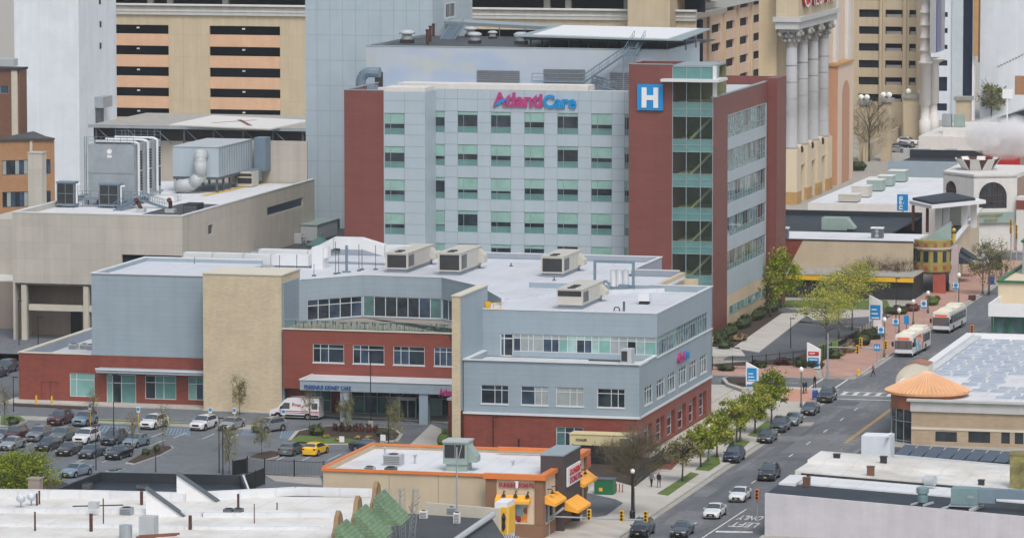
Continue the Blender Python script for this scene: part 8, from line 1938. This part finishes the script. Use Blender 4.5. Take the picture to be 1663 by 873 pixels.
def post_sign(px,y0,y1,yb,w_,m,label,text=None,z=.1,pm='galv',tm='white',name='post_sign'):
 c = gp(px,yb,z); s = pxs(c); t = thing(name,label,'sign',c,'post signs'); zt,zb = z + (yb - y0) / s,z + (yb - y1) / s; q = MB(); q.lathe(c.x,c.y,[(.05,z),(.05,zt)],6); q.build('post',pm,t); q = MB(); q.box(c.x - w_ / 2,c.x + w_ / 2,c.y - .1,c.y - .06,zb,zt); q.build('sign_plate',m,t)
 if text: letters('sign_text',text,(c.x - w_ * .3,c.y - .105,zb + (zt - zb) * .22),(1,0,0),w_ * .6,(zt - zb) * .56,tm,t,.02,.02)
for px,y0,yb,lab in ((147,655,690,'blue disabled bay sign beside the blue grey car'),(225,660,692,'blue disabled bay sign on a yellow post left of the white car'),(342,661,676,'blue disabled bay sign behind the white car'),(381,662,678,'blue disabled bay sign behind the silver car'),(461,664,690,'blue disabled bay sign on a yellow post before the van')):
 post_sign(px,y0,y0 + 9,yb,.45,'white',lab,None,.13,'yellow'); t = bpy.data.objects[-1] if 0 else None
 c = gp(px,yb,.13); z1 = .13 + (yb - y0 - 1) / pxs(c); q = MB(); q.box(c.x - .18,c.x + .18,c.y - .14,c.y - .105,z1 - .36,z1); pr = [o for o in C.objects if o.get('label') == lab][0]; q.build('blue_symbol','blue_sign',pr)
for px,y0,y1,yb,lab in ((1430.5,530,542,585,'blue and white banner sign at the fence before the nearer bus'),(1454.5,517,528,560,'blue and white banner sign above the nearer bus'),(1500,487,500,540,'blue and white banner sign beside the farther bus'),(1552,459,469,510,'blue and white banner sign before the awning shop')):
 post_sign(px,y0,y1,yb,.85,'white',lab,None,.13); pr = [o for o in C.objects if o.get('label') == lab][0]; c = gp(px,yb,.13); s = pxs(c); zt,zb = .13 + (yb - y0) / s,.13 + (yb - y1) / s; q = MB(); q.tube((c.x,c.y - .13,(zt + zb) / 2 + .12),(c.x,c.y - .105,(zt + zb) / 2 + .12),.3,n=12); q.box(c.x - .42,c.x + .42,c.y - .13,c.y - .105,zb,zb + .22); q.build('blue_emblem','blue_sign',pr)
post_sign(1424,558,569,590,.85,'blue_sign','square blue sign with a white letter H by the brick pavement','H',.13)
post_sign(1472,512,526,545,.7,'blue_sign','blue banner on a red post beside the buses',None,.13,'rust')
for px,yb,w_,h,lab in ((555,718,.3,.7,'small white sign on the drop off island, left'),(711,716,.32,.75,'small white sign at the edge of the drop off lane')):
 c = gp(px if px < 600 else 622,yb,.2); q = MB(); q.box(c.x - w_,c.x + w_,c.y,c.y + .04,.25,.25 + h); tag(q.build('notice_board','white'),lab,'sign')
def totem(px0,px1,y0,y1,label,panels,dpt=.6,z=.1,tilt=.5):
 c = gp((px0 + px1) / 2,y1,z); s = pxs(c); w_ = (px1 - px0) / s; h = (y1 - y0) / s; t = thing('sign_totem',label,'sign',c,'hospital sign totems'); x0,x1 = c.x - w_ / 2,c.x + w_ / 2
 q = MB(); q.prism([(x0,c.y),(x1,c.y),(x1,c.y + dpt),(x0,c.y + dpt)],z,lambda x,y: z + h - (x - x0) * tilt); q.build('pylon','white',t)
 for a,b,m in panels: q = MB(); q.box(x0 + w_ * .1,x1 - w_ * .1,c.y - .04,c.y - .004,z + h * a,z + h * b); q.build('sign_panel',m,t)
 for k in range(3):
  zz = z + h * (.33 + .12 * k); q = MB(); q.box(x0 + w_ * .2,x0 + w_ * (.8 - .1 * k),c.y - .055,c.y - .045,zz,zz + h * .035); q.build('sign_text','white',t)
totem(1411,1432,479,535,'tall white pylon with a blue hospital sign above the dark fence',((.3,.72,'blue_sign'),)); totem(1310,1332,556,598,'white totem sign with red and blue panels in a ring of shrubs',((.06,.42,'blue_sign'),(.5,.66,'red_paint'))); totem(1211,1231,588,632,'white and blue totem sign in the round plaza planter',((.3,.8,'blue_sign'),(.02,.2,'blue_sign')))
# signals
def signal(par,x,y,z,m='yellow',ydir=-1):
 q = MB(); q.box(x - .2,x + .2,y - .2,y + .2,z - 1.1,z); q.build('signal_head',m,par)
 q = MB()
 for k in range(3): q.tube((x,y - .26,z - .2 - .35 * k),(x,y - .2,z - .2 - .35 * k),.14,n=10)
 q.build('signal_lens','black_metal',par)
c = gp(890,868,.13); s = pxs(c); t = thing('traffic_signal','grey mast arm with yellow signals seen from behind by the doughnut shop','traffic light',c); h = 5.4; q = MB(); q.lathe(c.x,c.y,[(.2,.13),(.12,h)],10); za = yp(900,838,c.y).z; q.tube((c.x,c.y,za),(yx(1048,c.y,840),c.y,za),.09); q.tube((c.x,c.y,za - .3),(c.x + 1.6,c.y + .5,za + .9),.14); q.build('mast','galv',t)
for px,y in ((957,826),(1010,828),(1049,829)): p = yp(px,y,c.y - .25); signal(t,p.x,p.y,p.z)
c = gp(1344,616,.13); t = thing('traffic_signal','grey mast arm with yellow signals over the far crossing','traffic light',c); q = MB(); q.lathe(c.x,c.y,[(.16,.13),(.1,6.2)],10); za = yp(1344,563,c.y).z; q.tube((c.x,c.y,za),(yx(1437,c.y,563),c.y,za),.08); q.build('mast','galv',t)
for px,y in ((1398,548),(1393,560),(1439,553)): p = yp(px,y,c.y - .2); signal(t,p.x,p.y,p.z)
for px,y0,yb,lab in ((1230,793,845,'orange signal on a post at the corner of the white brick building'),(1579,527,556,'orange signal on a post above the solar roof')):
 c = gp(px,yb,.13) if px < 1300 else yp(px,yb,640); t = thing('signal_post',lab,'traffic light',c,'orange signals'); zt = yp(px,y0,c.y).z; q = MB(); q.lathe(c.x,c.y,[(.07,0),(.07,zt)],6); q.build('post','galv',t); signal(t,c.x,c.y - .2,zt,'orange')
for px,lab in ((1642,'yellow signal hanging at the far right, left of a pair'),(1651,'yellow signal hanging at the far right, right of a pair')):
 p = yp(px,356 + (px - 1642),786); t = thing('signal_post',lab,'traffic light',(p.x,786,0),'far signals'); q = MB(); q.lathe(p.x,786.3,[(.1,0),(.1,p.z)],6); q.build('post','galv',t); signal(t,p.x,786,p.z); signal(t,p.x,786,p.z - 1.2)
 # fences
def fence(pts,h,label,mat='black_metal',z=.05,step=2.4,solid=False,gap=.16):
 P_ = [gp(*p,z) for p in pts]; t = thing('metal_fence',label,'fence',P_[0],'fences'); q = MB()
 for a,b in zip(P_,P_[1:]):
  d = b - a; L = d.length;
  if solid: q.obox((a + b) / 2,d,L,.05,z + .1,z + h)
  else:
   for zz in (.15,h - .1): q.tube(a + Vector((0,0,zz)),b + Vector((0,0,zz)),.03,n=4)
   n = int(L / gap)
   for k in range(n): p = a + d * (k / n); q.tube(p + Vector((0,0,.1)),p + Vector((0,0,h)),.014,n=3,caps=False)
 q.build('fence_panel',mat,t)
 for a,b in zip(P_,P_[1:]):
  n = max(1,int((b - a).length / step))
  for k in range(n + 1): p = a.lerp(b,k / n); q = MB(); q.box(p.x - .05,p.x + .05,p.y - .05,p.y + .05,z,z + h + .1); q.build('fence_post',mat,t)
fence([(402,768),(430,772),(526,776)],1.9,'black railing between the car park and the small back lot'); fence([(378,772),(400,768)],1.7,'dark fence panel at the end of the back lot railing',solid=True); fence([(400,798),(430,786)],1.9,'dark fence panel beside the white flank wall',solid=True)
fence([(1157,601),(1222,599),(1310,590),(1350,578)],1.8,'black railing fence in front of the hospital lane'); fence([(1362,572),(1400,548),(1440,520)],1.5,'dark screened fence beside the yellow green trees','navy_band',solid=True)
fence([(842,738),(850,731),(905,733)],1.8,'black railing fence in front of the brick base'); fence([(1032,790),(1052,774),(1078,754)],1.9,'dark screened fence beside the pavement under the bare tree','black_metal',solid=True); fence([(930,752),(1030,757)],2.2,'dark screened enclosure under the beige generator','black_metal',solid=True)
# generator, bins and boxes
c = gp(976,752,0); t = thing('generator','long beige generator raised beside the brick base','generator',c); y_ = c.y + .6; x0,x1 = yx(925,y_,720),yx(1026,y_,725); z0,z1 = yp(970,742,y_).z,yp(970,706,y_).z; q = MB(); q.box(x0,x1,y_,y_ + 2.4,z0,z1); plain('gen_beige',(206,192,150),.5,.06,streak=True); q.build('casing','gen_beige',t)
q = MB(); q.box(x0 + .1,x1 - .1,y_ + .1,y_ + 2.3,0.02,z0 - .01); q.build('fuel_base','mech_dark',t); q = MB(); q.box(x1 - 1.4,x1 - .1,y_ - .04,y_ - .01,z0 + .2,z1 - .3); q.box(x1 + .01,x1 + .04,y_ + .2,y_ + 2.2,z0 + .2,z1 - .2); q.build('louvre','galv_dark',t)
q = MB(); q.box(x0 - .06,x1 + .06,y_ - .08,y_ + 2.5,z1,z1 + .1); q.build('lid','gen_beige',t); letters('maker_lettering','KOHLER',(x0 + .75,y_ - .02,z1 - .75),(1,0,0),1.3,.3,'black_metal',t,.02,.02)
c = gp(980,803,.1); t = thing('waste_container','green metal waste container on the service pad','skip',c); q = MB(); q.box(c.x - 1.05,c.x + 1.05,c.y,c.y + 1.6,.15,1.75); q.build('bin_body','green_metal',t); q = MB(); q.box(c.x - 1.1,c.x + 1.1,c.y - .05,c.y + 1.65,1.75,1.85); q.build('lid','galv_dark',t); q = MB(); q.box(c.x - .5,c.x - .1,c.y - .03,c.y - .01,.5,.9); q.build('sticker','yellow',t)
for k,px in enumerate((1001,1006,1011)): c = gp(px,798 + k * .6,.1); q = MB(); q.lathe(c.x,c.y,[(.06,.1),(.06,1.05)],8); tag(q.build('bollard','orange' if 0 else 'bay_red'),('red striped bollard nearest the green container','middle red striped bollard right of the green container','red striped bollard farthest right of the green container')[k],'bollard','red bollards')
c = gp(949,800,.1); q = MB(); q.box(c.x - .4,c.x + .4,c.y,c.y + .1,.3,2.0); q.box(c.x - .1,c.x + .35,c.y - .02,c.y - .005,1.0,1.7); t = tag(q.build('menu_board','green_metal'),'dark green menu board behind the doughnut shop','sign'); c = gp(952,780,.1); q = MB(); q.box(c.x - .4,c.x + .5,c.y,c.y + .12,1.6,3.0); q.lathe(c.x,c.y + .1,[(.06,.1),(.06,1.6)],6); tag(q.build('drive_sign','bay_red'),'red and white drive through sign behind the doughnut shop','sign')
for k,px in enumerate((59,84)): c = gp(px,656 + k,.1); q = MB(); q.lathe(c.x,c.y,[(.12,.1),(.12,1.2),(.05,1.25)],10); tag(q.build('bollard','yellow'),('yellow bollard left of the service door','yellow bollard right of the service door')[k],'bollard','yellow bollards')
c = gp(1188,727,.13); q = MB(); q.lathe(c.x,c.y,[(.28,.13),(.3,.9),(.18,1.1),(.2,1.5)],10); tag(q.build('litter_bin','black_metal'),'dark litter bin on the pavement beside the street trees','bin')
c = gp(1323,649,.13); t = thing('mailbox','blue mailbox at the plaza corner','mailbox',c); q = MB(); q.box(c.x - .33,c.x + .33,c.y,c.y + .55,.35,1.1); q.tube((c.x - .33,c.y + .275,1.1),(c.x + .33,c.y + .275,1.1),.275,n=14); q.build('box','blue_deep',t); q = MB()
for sx_ in (-.28,.28): q.box(c.x + sx_ - .04,c.x + sx_ + .04,c.y + .05,c.y + .5,.13,.35)
q.build('legs','blue_deep',t)
c = gp(1394,609,.13); q = MB(); q.lathe(c.x,c.y,[(.18,.13),(.15,.25),(.14,.7),(.2,.72),(.16,.9),(.04,1.0)],10); q.tube((c.x - .28,c.y,.6),(c.x + .28,c.y,.6),.08); tag(q.build('fire_hydrant','yellow'),'yellow fire hydrant by the far crossing','hydrant')
c = gp(1578,487,.13); q = MB(); q.prism([(c.x - .5,c.y),(c.x + .5,c.y),(c.x + .5,c.y + .9),(c.x - .5,c.y + .9)],.13,.8); tag(q.build('street_planter','brown_pipe'),'square brown planter on the brick pavement','planter'); c = gp(1613,462,.13); q = MB(); q.box(c.x - .5,c.x + .1,c.y,c.y + .7,.13,1.4); tag(q.build('utility_box','blue_deep'),'blue box beside the leggy budding tree','box')
# ================================================================ ROOF PLANT ON THE CLINIC
def rtu(px0,px1,y0,y1,Lg,label,intake=True,zr=15.15):
 c = gp((px0 + px1) / 2,y1,zr); s = pxs(c); x0,x1 = yx(px0,c.y,y1),yx(px1,c.y,y1); h = (y1 - y0) / s; t = thing('rooftop_unit',label,'rooftop unit',c,'beige rooftop units on the clinic'); ya,yb_ = c.y,c.y + Lg
 q = MB(); q.box(x0 + .15,x1 - .15,ya + .2,yb_ - .2,zr,zr + .5); q.build('curb','joint_grey',t); q = MB(); q.box(x0,x1,ya,yb_,zr + .5,zr + h); q.build('casing','unit_beige',t)
 q = MB(); q.box(x0 - .06,x1 + .06,ya - .06,yb_ + .06,zr + h,zr + h + .08); q.build('lid','unit_beige',t)
 q = MB()
 if intake: q.box(x0 + .25,x1 - .18,ya - .03,ya - .01,zr + .7,zr + h - .2)
 else: q.box(x0 + .15,x1 - .15,ya - .03,ya - .01,zr + h * .66,zr + h - .15)
 q.build('intake','mech_dark',t)
 for k in range(3):
  q = MB(); a = ya + .5 + k * .9; q.box(x1 + .005,x1 + .04,a,a + .7,zr + .8,zr + h - .3); q.build('coil_grille','galv_dark',t)
 for k in range(2 if intake else 3): q = MB(); q.tube(((x0 + x1) / 2,ya + 1.0 + 1.4 * k,zr + h + .08),((x0 + x1) / 2,ya + 1.0 + 1.4 * k,zr + h + .2),.5,n=14); q.build('fan','mech_dark',t)
 q = MB()
 for k in range(7): a = ya + 3.6 + (Lg - 3.8) * k / 7; q.box(x1 + .003,x1 + .02,a,a + .05,zr + .6,zr + h - .05)
 q.build('panel_seams','unit_grey',t)
 q = MB(); q.prism([(x1,yb_ - 2),(x1 + .8,yb_ - 2),(x1 + .8,yb_ - .4),(x1,yb_ - .4)],zr + .8,lambda x,y: zr + h - .3 - (x - x1)); q.build('hood','unit_beige',t)
rtu(626,662,411,443,13,'beige rooftop unit at the left of the three in the back row'); rtu(711,748,411,447,11,'beige rooftop unit in the middle of the three in the back row'); rtu(878,915,417,450,10,'beige rooftop unit at the right of the three in the back row'); rtu(904,946,470,502,11,'beige rooftop unit nearest the front of the clinic roof',False)
D_ = thing('white_duct','long white duct stepping along the left rear of the clinic roof','duct',gp(450,438,15.15))
def run(pts,w_,h,y):
 for (a,za),(b,zb_) in zip(pts,pts[1:]):
  xa,xb = yx(a,y,430),yx(b,y,430); q = MB(); v = [(xa,y,za),(xb,y,zb_),(xb,y + w_,zb_),(xa,y + w_,za)]; tp = [(p[0],p[1],p[2] + h) for p in v]; q.face(tp); q.face(v[::-1])
  for i in range(4): q.face([v[i],v[(i + 1) % 4],tp[(i + 1) % 4],tp[i]])
  q.build('duct_run','duct_white',D_)
 for a,za in pts[1:-1]: q = MB(); xa = yx(a,y,430); q.box(xa - .06,xa + .06,y - .05,y + w_ + .05,za - .05,za + h + .05); q.build('duct_flange','unit_grey',D_)
run(((298,15.4),(345,15.4),(395,15.4),(440,15.4),(488,15.4)),1.5,1.35,601); run(((488,15.4),(502,15.4),(532,16.6)),1.5,1.35,601)
run(((420,15.5),(500,15.5),(542,17.3),(585,17.3)),1.6,1.4,606); run(((585,17.3),(625,16.4),(665,16.4)),1.6,1.4,606); q = MB(); q.box(yx(515,603,430),yx(533,603,430),600.5,603.2,15.15,17.9); q.build('duct_riser','duct_white',D_)
for k,(px,y0,y1,lab) in enumerate(((563,398,442,'stout blue grey antenna mast on the clinic roof'),(545,392,445,'thin antenna pole left of the stout mast'),(550,410,444,'shorter thin antenna pole left of the stout mast'),(583,396,440,'thin antenna pole right of the stout mast'),(588,404,438,'second thin antenna pole right of the stout mast'),(610,398,438,'thin antenna pole near the left rooftop unit'),(482,413,440,'thin rod above the white duct at its step'),(454,414,440,'thin rod above the white duct left of the step'),(510,428,448,'short rod at the stone block corner of the roof'),(316,417,438,'thin rod at the left end of the white duct'))):
 c = gp(px,y1,15.15); h = (y1 - y0) / pxs(c); r = .18 if k == 0 else .045; q = MB(); q.lathe(c.x,c.y,[(.3 if k else .6,15.15),(.3 if k else .6,15.3),(r,15.32),(r,15.15 + h)],8); tag(q.build('antenna_pole','steel_blue' if k < 1 else 'galv_dark'),lab,'antenna','antenna poles on the clinic roof')
F_ = thing('pipe_frame','steel frame with white tanks and pipes behind the nearest rooftop unit','plant',gp(1000,470,15.15)); c = gp(998,472,15.15); q = MB()
for x in (-2.7,2.2): q.box(c.x + x,c.x + x + .3,c.y,c.y + .3,15.15,18.6)
q.box(c.x - 2.7,c.x + 2.5,c.y,c.y + .3,18.6,18.9); q.build('frame','steel_blue',F_)
for k in (-.4,.4,1.2): q = MB(); q.lathe(c.x + k,c.y + 1.0,[(.38,15.6),(.38,17.6),(.2,17.75)],12); q.build('tank','duct_white',F_)
q = MB(); q.path([(c.x - 1.8,c.y,15.6),(c.x - 1.2,c.y,16.4),(c.x - .6,c.y,16.0)],.16); q.box(c.x + .6,c.x + 1.9,c.y - .6,c.y,15.3,16.0); q.tube((c.x - 1.9,c.y - .3,15.5),(c.x - .9,c.y - .3,15.5),.2); q.build('pipework','steel_blue',F_)
c = gp(1045,494,15.15); t = thing('roof_hood','white angled roof hood on a dark curb near the right edge of the clinic roof','roof vent',c); q = MB(); q.box(c.x - .55,c.x + .55,c.y,c.y + 1.2,15.15,15.55); q.build('curb','mech_dark',t); q = MB(); q.prism([(c.x - .6,c.y - .2),(c.x + .75,c.y - .2),(c.x + .75,c.y + 1.3),(c.x - .6,c.y + 1.3)],15.56,lambda x,y: 16.9 - abs(x - c.x - .1) * .7); q.build('hood','duct_white',t)
c = gp(1013,505,15.15); q = MB(); q.box(c.x - .12,c.x + .12,c.y,c.y + .2,15.15,16.3); q.path([(c.x - 1.2,c.y,15.15),(c.x - 1.1,c.y,15.6),(c.x - .6,c.y,15.6),(c.x - .5,c.y,15.15)],.08); tag(q.build('roof_pipes','galv_dark'),'bent pipes and a small box near the front roof edge','pipes')
c = gp(1018,589,10.3); t = thing('terrace_heat_pump','tall pale heat pump on the second storey terrace','air conditioner',c); q = MB(); q.box(c.x - .55,c.x + .75,c.y - .9,c.y + .9,10.3,12.0); q.build('casing','unit_grey',t); q = MB(); q.box(c.x - .45,c.x + .25,c.y - .94,c.y - .91,10.6,11.8); q.build('coil','mech_dark',t); q = MB(); q.tube((c.x - 4.6,c.y,10.5),(c.x - .55,c.y,10.5),.08); q.build('pipe','black_metal',t)
for px,py,lab in ((118,567,'left grey condenser on the low left roof'),(136,567,'middle grey condenser on the low left roof'),(146,568,'grey condenser against the grey wall on the low left roof')): ac(px - 7,px + 6,py - 10,py,4.9,'unit_grey',lab,.9,'condensers on the low left roof')
for px,py,w_,l_ in ((820,470,1.2,3),(860,448,2.4,.8),(700,452,2.2,.9),(1080,480,.8,3),(640,432,2.5,.7),(850,428,3,.8),(1000,432,2,.9),(1110,480,.5,4)):
 c = gp(px,py,15.16); q = MB(); q.box(c.x - w_,c.x + w_,c.y - l_,c.y + l_,15.152,15.175); q.build('roof_walkpad','roof_silver',CL)
for px,py in ((760,440),(830,412 + 20),(930,425),(1090,472),(680,428),(1120,490),(1040,470),(900,455)):
 c = gp(px,py,15.16); q = MB(); q.lathe(c.x,c.y,[(.3,15.15),(.3,15.22),(.1,15.23),(.08,15.6)],10); q.build('roof_drain','galv_dark',CL)
 # terrace tables with chairs
tb = thing('terrace_table','dark round table with its chairs on the roof terrace','table',(0,0,0),'terrace tables'); q = MB(); q.lathe(0,0,[(.3,0),(.05,.06),(.05,.7),(.55,.72),(.55,.76)],14); q.build('table','mech_dark',tb)
ch = thing('terrace_chair','dark metal chair at a terrace table','chair',(0,0,0),'terrace chairs'); q = MB(); q.box(-.22,.22,-.22,.22,.42,.46); q.build('seat','ochre',ch); q = MB(); q.box(-.22,.22,.2,.24,.46,.9); q.build('backrest','mech_dark',ch)
for a in (-.2,.2):
 for b in (-.2,.2): q = MB(); q.tube((a,b,0),(a,b,.42),.02,n=4); q.build('leg','mech_dark',ch)
for k in range(8):
 x,y = -171.4 + 2.55 * k,573.2 + .8 * (k % 2); o = tb if k == 0 else dup(tb); o.location = (x,y,10.56)
 for j,s in enumerate((-1,1)): o = ch if k == 0 and j == 0 else dup(ch); o.location = (x + .8 * s,y,10.56); o.rotation_euler = (0,0,rad(-90 * s))
 # ================================================================ PEOPLE
plain('skin',(176,132,110),.6,.05); plain('cloth_dark',(34,36,42),.9,.1); plain('cloth_grey',(110,110,116),.9,.1); plain('cloth_pink',(170,110,120),.9,.1); plain('hair_dark',(34,26,22),.7,.1)
def person(px,py,yaw,top,legs,label,stride=.18,z=.13):
 V_ = [(0,0,.95,.14),(0,0,1.2,.15),(0,0,1.42,.14),(0,0,1.52,.06),(0,-.01,1.63,.1),(0,-.02,1.7,.09)]
 E_ = [(0,1),(1,2),(2,3),(3,4),(4,5)]
 for s in (-1,1):
  i = len(V_); st = stride * s; V_ += [(.1 * s,0,.88,.1),(.1 * s,-st * .6,.5,.07),(.1 * s,-st + .05,.1,.045),(.1 * s,-st - .12,.04,.04)]; E_ += [(0,i),(i,i + 1),(i + 1,i + 2),(i + 2,i + 3)]
  i = len(V_); V_ += [(.2 * s,0,1.4,.065),(.26 * s,st * .3,1.12,.05),(.25 * s,st * .8 - .08,.88,.035),(.25 * s,st * .9 - .12,.79,.03)]; E_ += [(2,i),(i,i + 1),(i + 1,i + 2),(i + 2,i + 3)]
  for j in range(5): n = len(V_); V_ += [(.25 * s + .016 * (j - 2),st * .9 - .13 - (.03 if j == 0 else 0),.72 + .008 * abs(j - 2),.009)]; E_ += [(i + 3,n)]
 me = bpy.data.meshes.new('person'); me.from_pydata([v[:3] for v in V_],E_,[]); o = bpy.data.objects.new('person',me); C.objects.link(o); md = o.modifiers.new('s','SKIN'); me.skin_vertices.new() if not me.skin_vertices else None
 for k,v in enumerate(V_): me.skin_vertices[0].data[k].radius = (v[3],v[3])
 me.skin_vertices[0].data[0].use_root = True; sb = o.modifiers.new('u','SUBSURF'); sb.levels = 1; sb.render_levels = 1
 dg = bpy.context.evaluated_depsgraph_get(); dg.update(); m2 = bpy.data.meshes.new_from_object(o.evaluated_get(dg)); bpy.data.objects.remove(o); o = bpy.data.objects.new('person',m2); C.objects.link(o)
 m2.materials.clear(); [m2.materials.append(M[k]) for k in ('skin',top,legs,'cloth_dark','hair_dark')]
 for f in m2.polygons:
  z_ = f.center.z; x_ = abs(f.center.x); f.material_index = 3 if z_ < .1 else 0 if (z_ > 1.5 or (x_ > .19 and z_ < .84)) else 2 if z_ < .92 and x_ < .2 else 1
  if z_ > 1.69 or (z_ > 1.56 and f.center.y > .02): f.material_index = 4
  f.use_smooth = True
 q = MB();
 for s in (-1,1): q.ball((.035 * s,-.105,1.66),.012,6)
 q.ball((0,-.115,1.63),.016,6); q.box(-.025,.025,-.112,-.1,1.585,1.595); fo = q.build('face','hair_dark',o)
 c = gp(px,py,z); o.location = c; o.rotation_euler = (0,0,rad(yaw)); tag(o,label,'person','pedestrians'); return o
person(1058,790,170,'cloth_grey','cloth_dark','person in a grey top walking beside a companion under the bare tree'); person(1070,791,172,'cloth_dark','cloth_grey','person in a dark jacket walking at the right of a companion under the bare tree',-.18)
person(1418,611,-60,'cloth_pink','cloth_dark','person in pink crossing the street by the hydrant',.3,.005); person(1305,639,120,'cloth_dark','cloth_dark','person in dark clothes beside the plaza lamp, nearer one',.1); person(1309,638,100,'cloth_dark','cloth_grey','person in grey trousers beside the plaza lamp',.1); person(1323,630,60,'cloth_dark','cloth_dark','person in black at the plaza edge behind the mailbox',.1); person(1634,446,20,'cloth_dark','cloth_dark','person in dark clothes on the far cross street',.2,.01)
# ================================================================ STEAM
m = bpy.data.materials.new('steam'); m.use_nodes = True; M['steam'] = m; nt_ = m.node_tree; nt_.nodes.remove(nt_.nodes['Principled BSDF']); vo = nt_.nodes.new('ShaderNodeVolumePrincipled'); vo.inputs['Color'].default_value = (.95,.96,.97,1); nt_.links.new(vo.outputs[0],nt_.nodes['Material Output'].inputs['Volume'])
tc = N(nt_,'ShaderNodeTexCoord').outputs['Object']; ln = N(nt_,'ShaderNodeVectorMath',operation='LENGTH'); sc_ = N(nt_,'ShaderNodeMapping'); sc_.inputs['Scale'].default_value = (1 / 9,1 / 6,1 / 4.6); nt_.links.new(tc,sc_.inputs[0]); nt_.links.new(sc_.outputs[0],ln.inputs[0]); fa = ramp(nt_,ln.outputs['Value'],1.0,.2,0,1); nz = ramp(nt_,noise(nt_,tc,.35,4,.6),.38,.62,0,1)
mu = N(nt_,'ShaderNodeMath',operation='MULTIPLY'); nt_.links.new(fa,mu.inputs[0]); nt_.links.new(nz,mu.inputs[1]); m3 = N(nt_,'ShaderNodeMath',operation='MULTIPLY'); nt_.links.new(mu.outputs[0],m3.inputs[0]); m3.inputs[1].default_value = 1.6; nt_.links.new(m3.outputs[0],vo.inputs['Density'])
p = yp(1636,222,890); st_ = thing('x','x','x',p); q = MB(); q.lathe(p.x,p.y,[(1.5,p.z - 4.4),(8,p.z - 2),(9,p.z),(7.5,p.z + 2.4),(1.5,p.z + 4.4)],14); so_ = q.build('steam','steam',st_); so_.parent = None; so_.location = p; so_['kind'] = 'stuff'; bpy.data.objects.remove(st_)
HAZE = .000045
# ---------------------------------------------------------------- camera and daylight
cam = bpy.data.cameras.new('camera'); co_ = bpy.data.objects.new('camera',cam); C.objects.link(co_)
cam.sensor_width = 36; cam.lens = 36 * F / 1663; cam.clip_start = 1; cam.clip_end = 6000
co_.location = (0,0,H)
co_.matrix_world = Matrix(((RT.x,UP.x,-FW.x,0),(RT.y,UP.y,-FW.y,0),(RT.z,UP.z,-FW.z,H),(0,0,0,1)))
bpy.context.scene.camera = co_
w = bpy.data.worlds.new('World'); bpy.context.scene.world = w; w.use_nodes = True; nt = w.node_tree
sk = nt.nodes.new('ShaderNodeTexSky'); sk.sky_type = 'NISHITA'; sk.sun_disc = False
SUN_EL,SUN_AZ = rad(54),rad(150) # azimuth clockwise from +Y
sk.sun_elevation = SUN_EL; sk.sun_rotation = SUN_AZ; sk.dust_density = 4; sk.air_density = 1.0; sk.ozone_density = 1.0
hs = nt.nodes.new('ShaderNodeHueSaturation'); hs.inputs['Saturation'].default_value = .62; hs.inputs['Hue'].default_value = .484
nt.links.new(sk.outputs[0],hs.inputs['Color'])
bg = nt.nodes['Background']; bg.inputs['Strength'].default_value = .15; nt.links.new(hs.outputs[0],bg.inputs['Color'])
su = bpy.data.lights.new('sun','SUN'); su.energy = 1.15; su.angle = rad(18); su.color = (1,.985,.955)
so = bpy.data.objects.new('sun',su); C.objects.link(so)
dirv = Vector((math.sin(SUN_AZ) * math.cos(SUN_EL),math.cos(SUN_AZ) * math.cos(SUN_EL),math.sin(SUN_EL)))
so.rotation_euler = dirv.to_track_quat('Z','Y').to_euler()
sc = bpy.context.scene
sc.view_settings.view_transform = 'Standard'; sc.view_settings.look = 'None'; sc.view_settings.gamma = 1; sc.view_settings.exposure = 0.14
sc.cycles.volume_bounces = 6; sc.cycles.max_bounces = 6; sc.cycles.transparent_max_bounces = 12; sc.cycles.use_denoising = True
# ---------------------------------------------------------------- air
m = bpy.data.materials.new('haze'); m.use_nodes = True; M['haze'] = m; nt = m.node_tree; nt.nodes.remove(nt.nodes['Principled BSDF']); vo = nt.nodes.new('ShaderNodeVolumePrincipled')
vo.inputs['Color'].default_value = (.86,.93,1,1); vo.inputs['Density'].default_value = HAZE; nt.links.new(vo.outputs[0],nt.nodes['Material Output'].inputs['Volume'])
q = MB(); q.box(-1600,1000,-40,3100,-1.1,84); hz = q.build('haze','haze'); hz['kind'] = 'stuff'
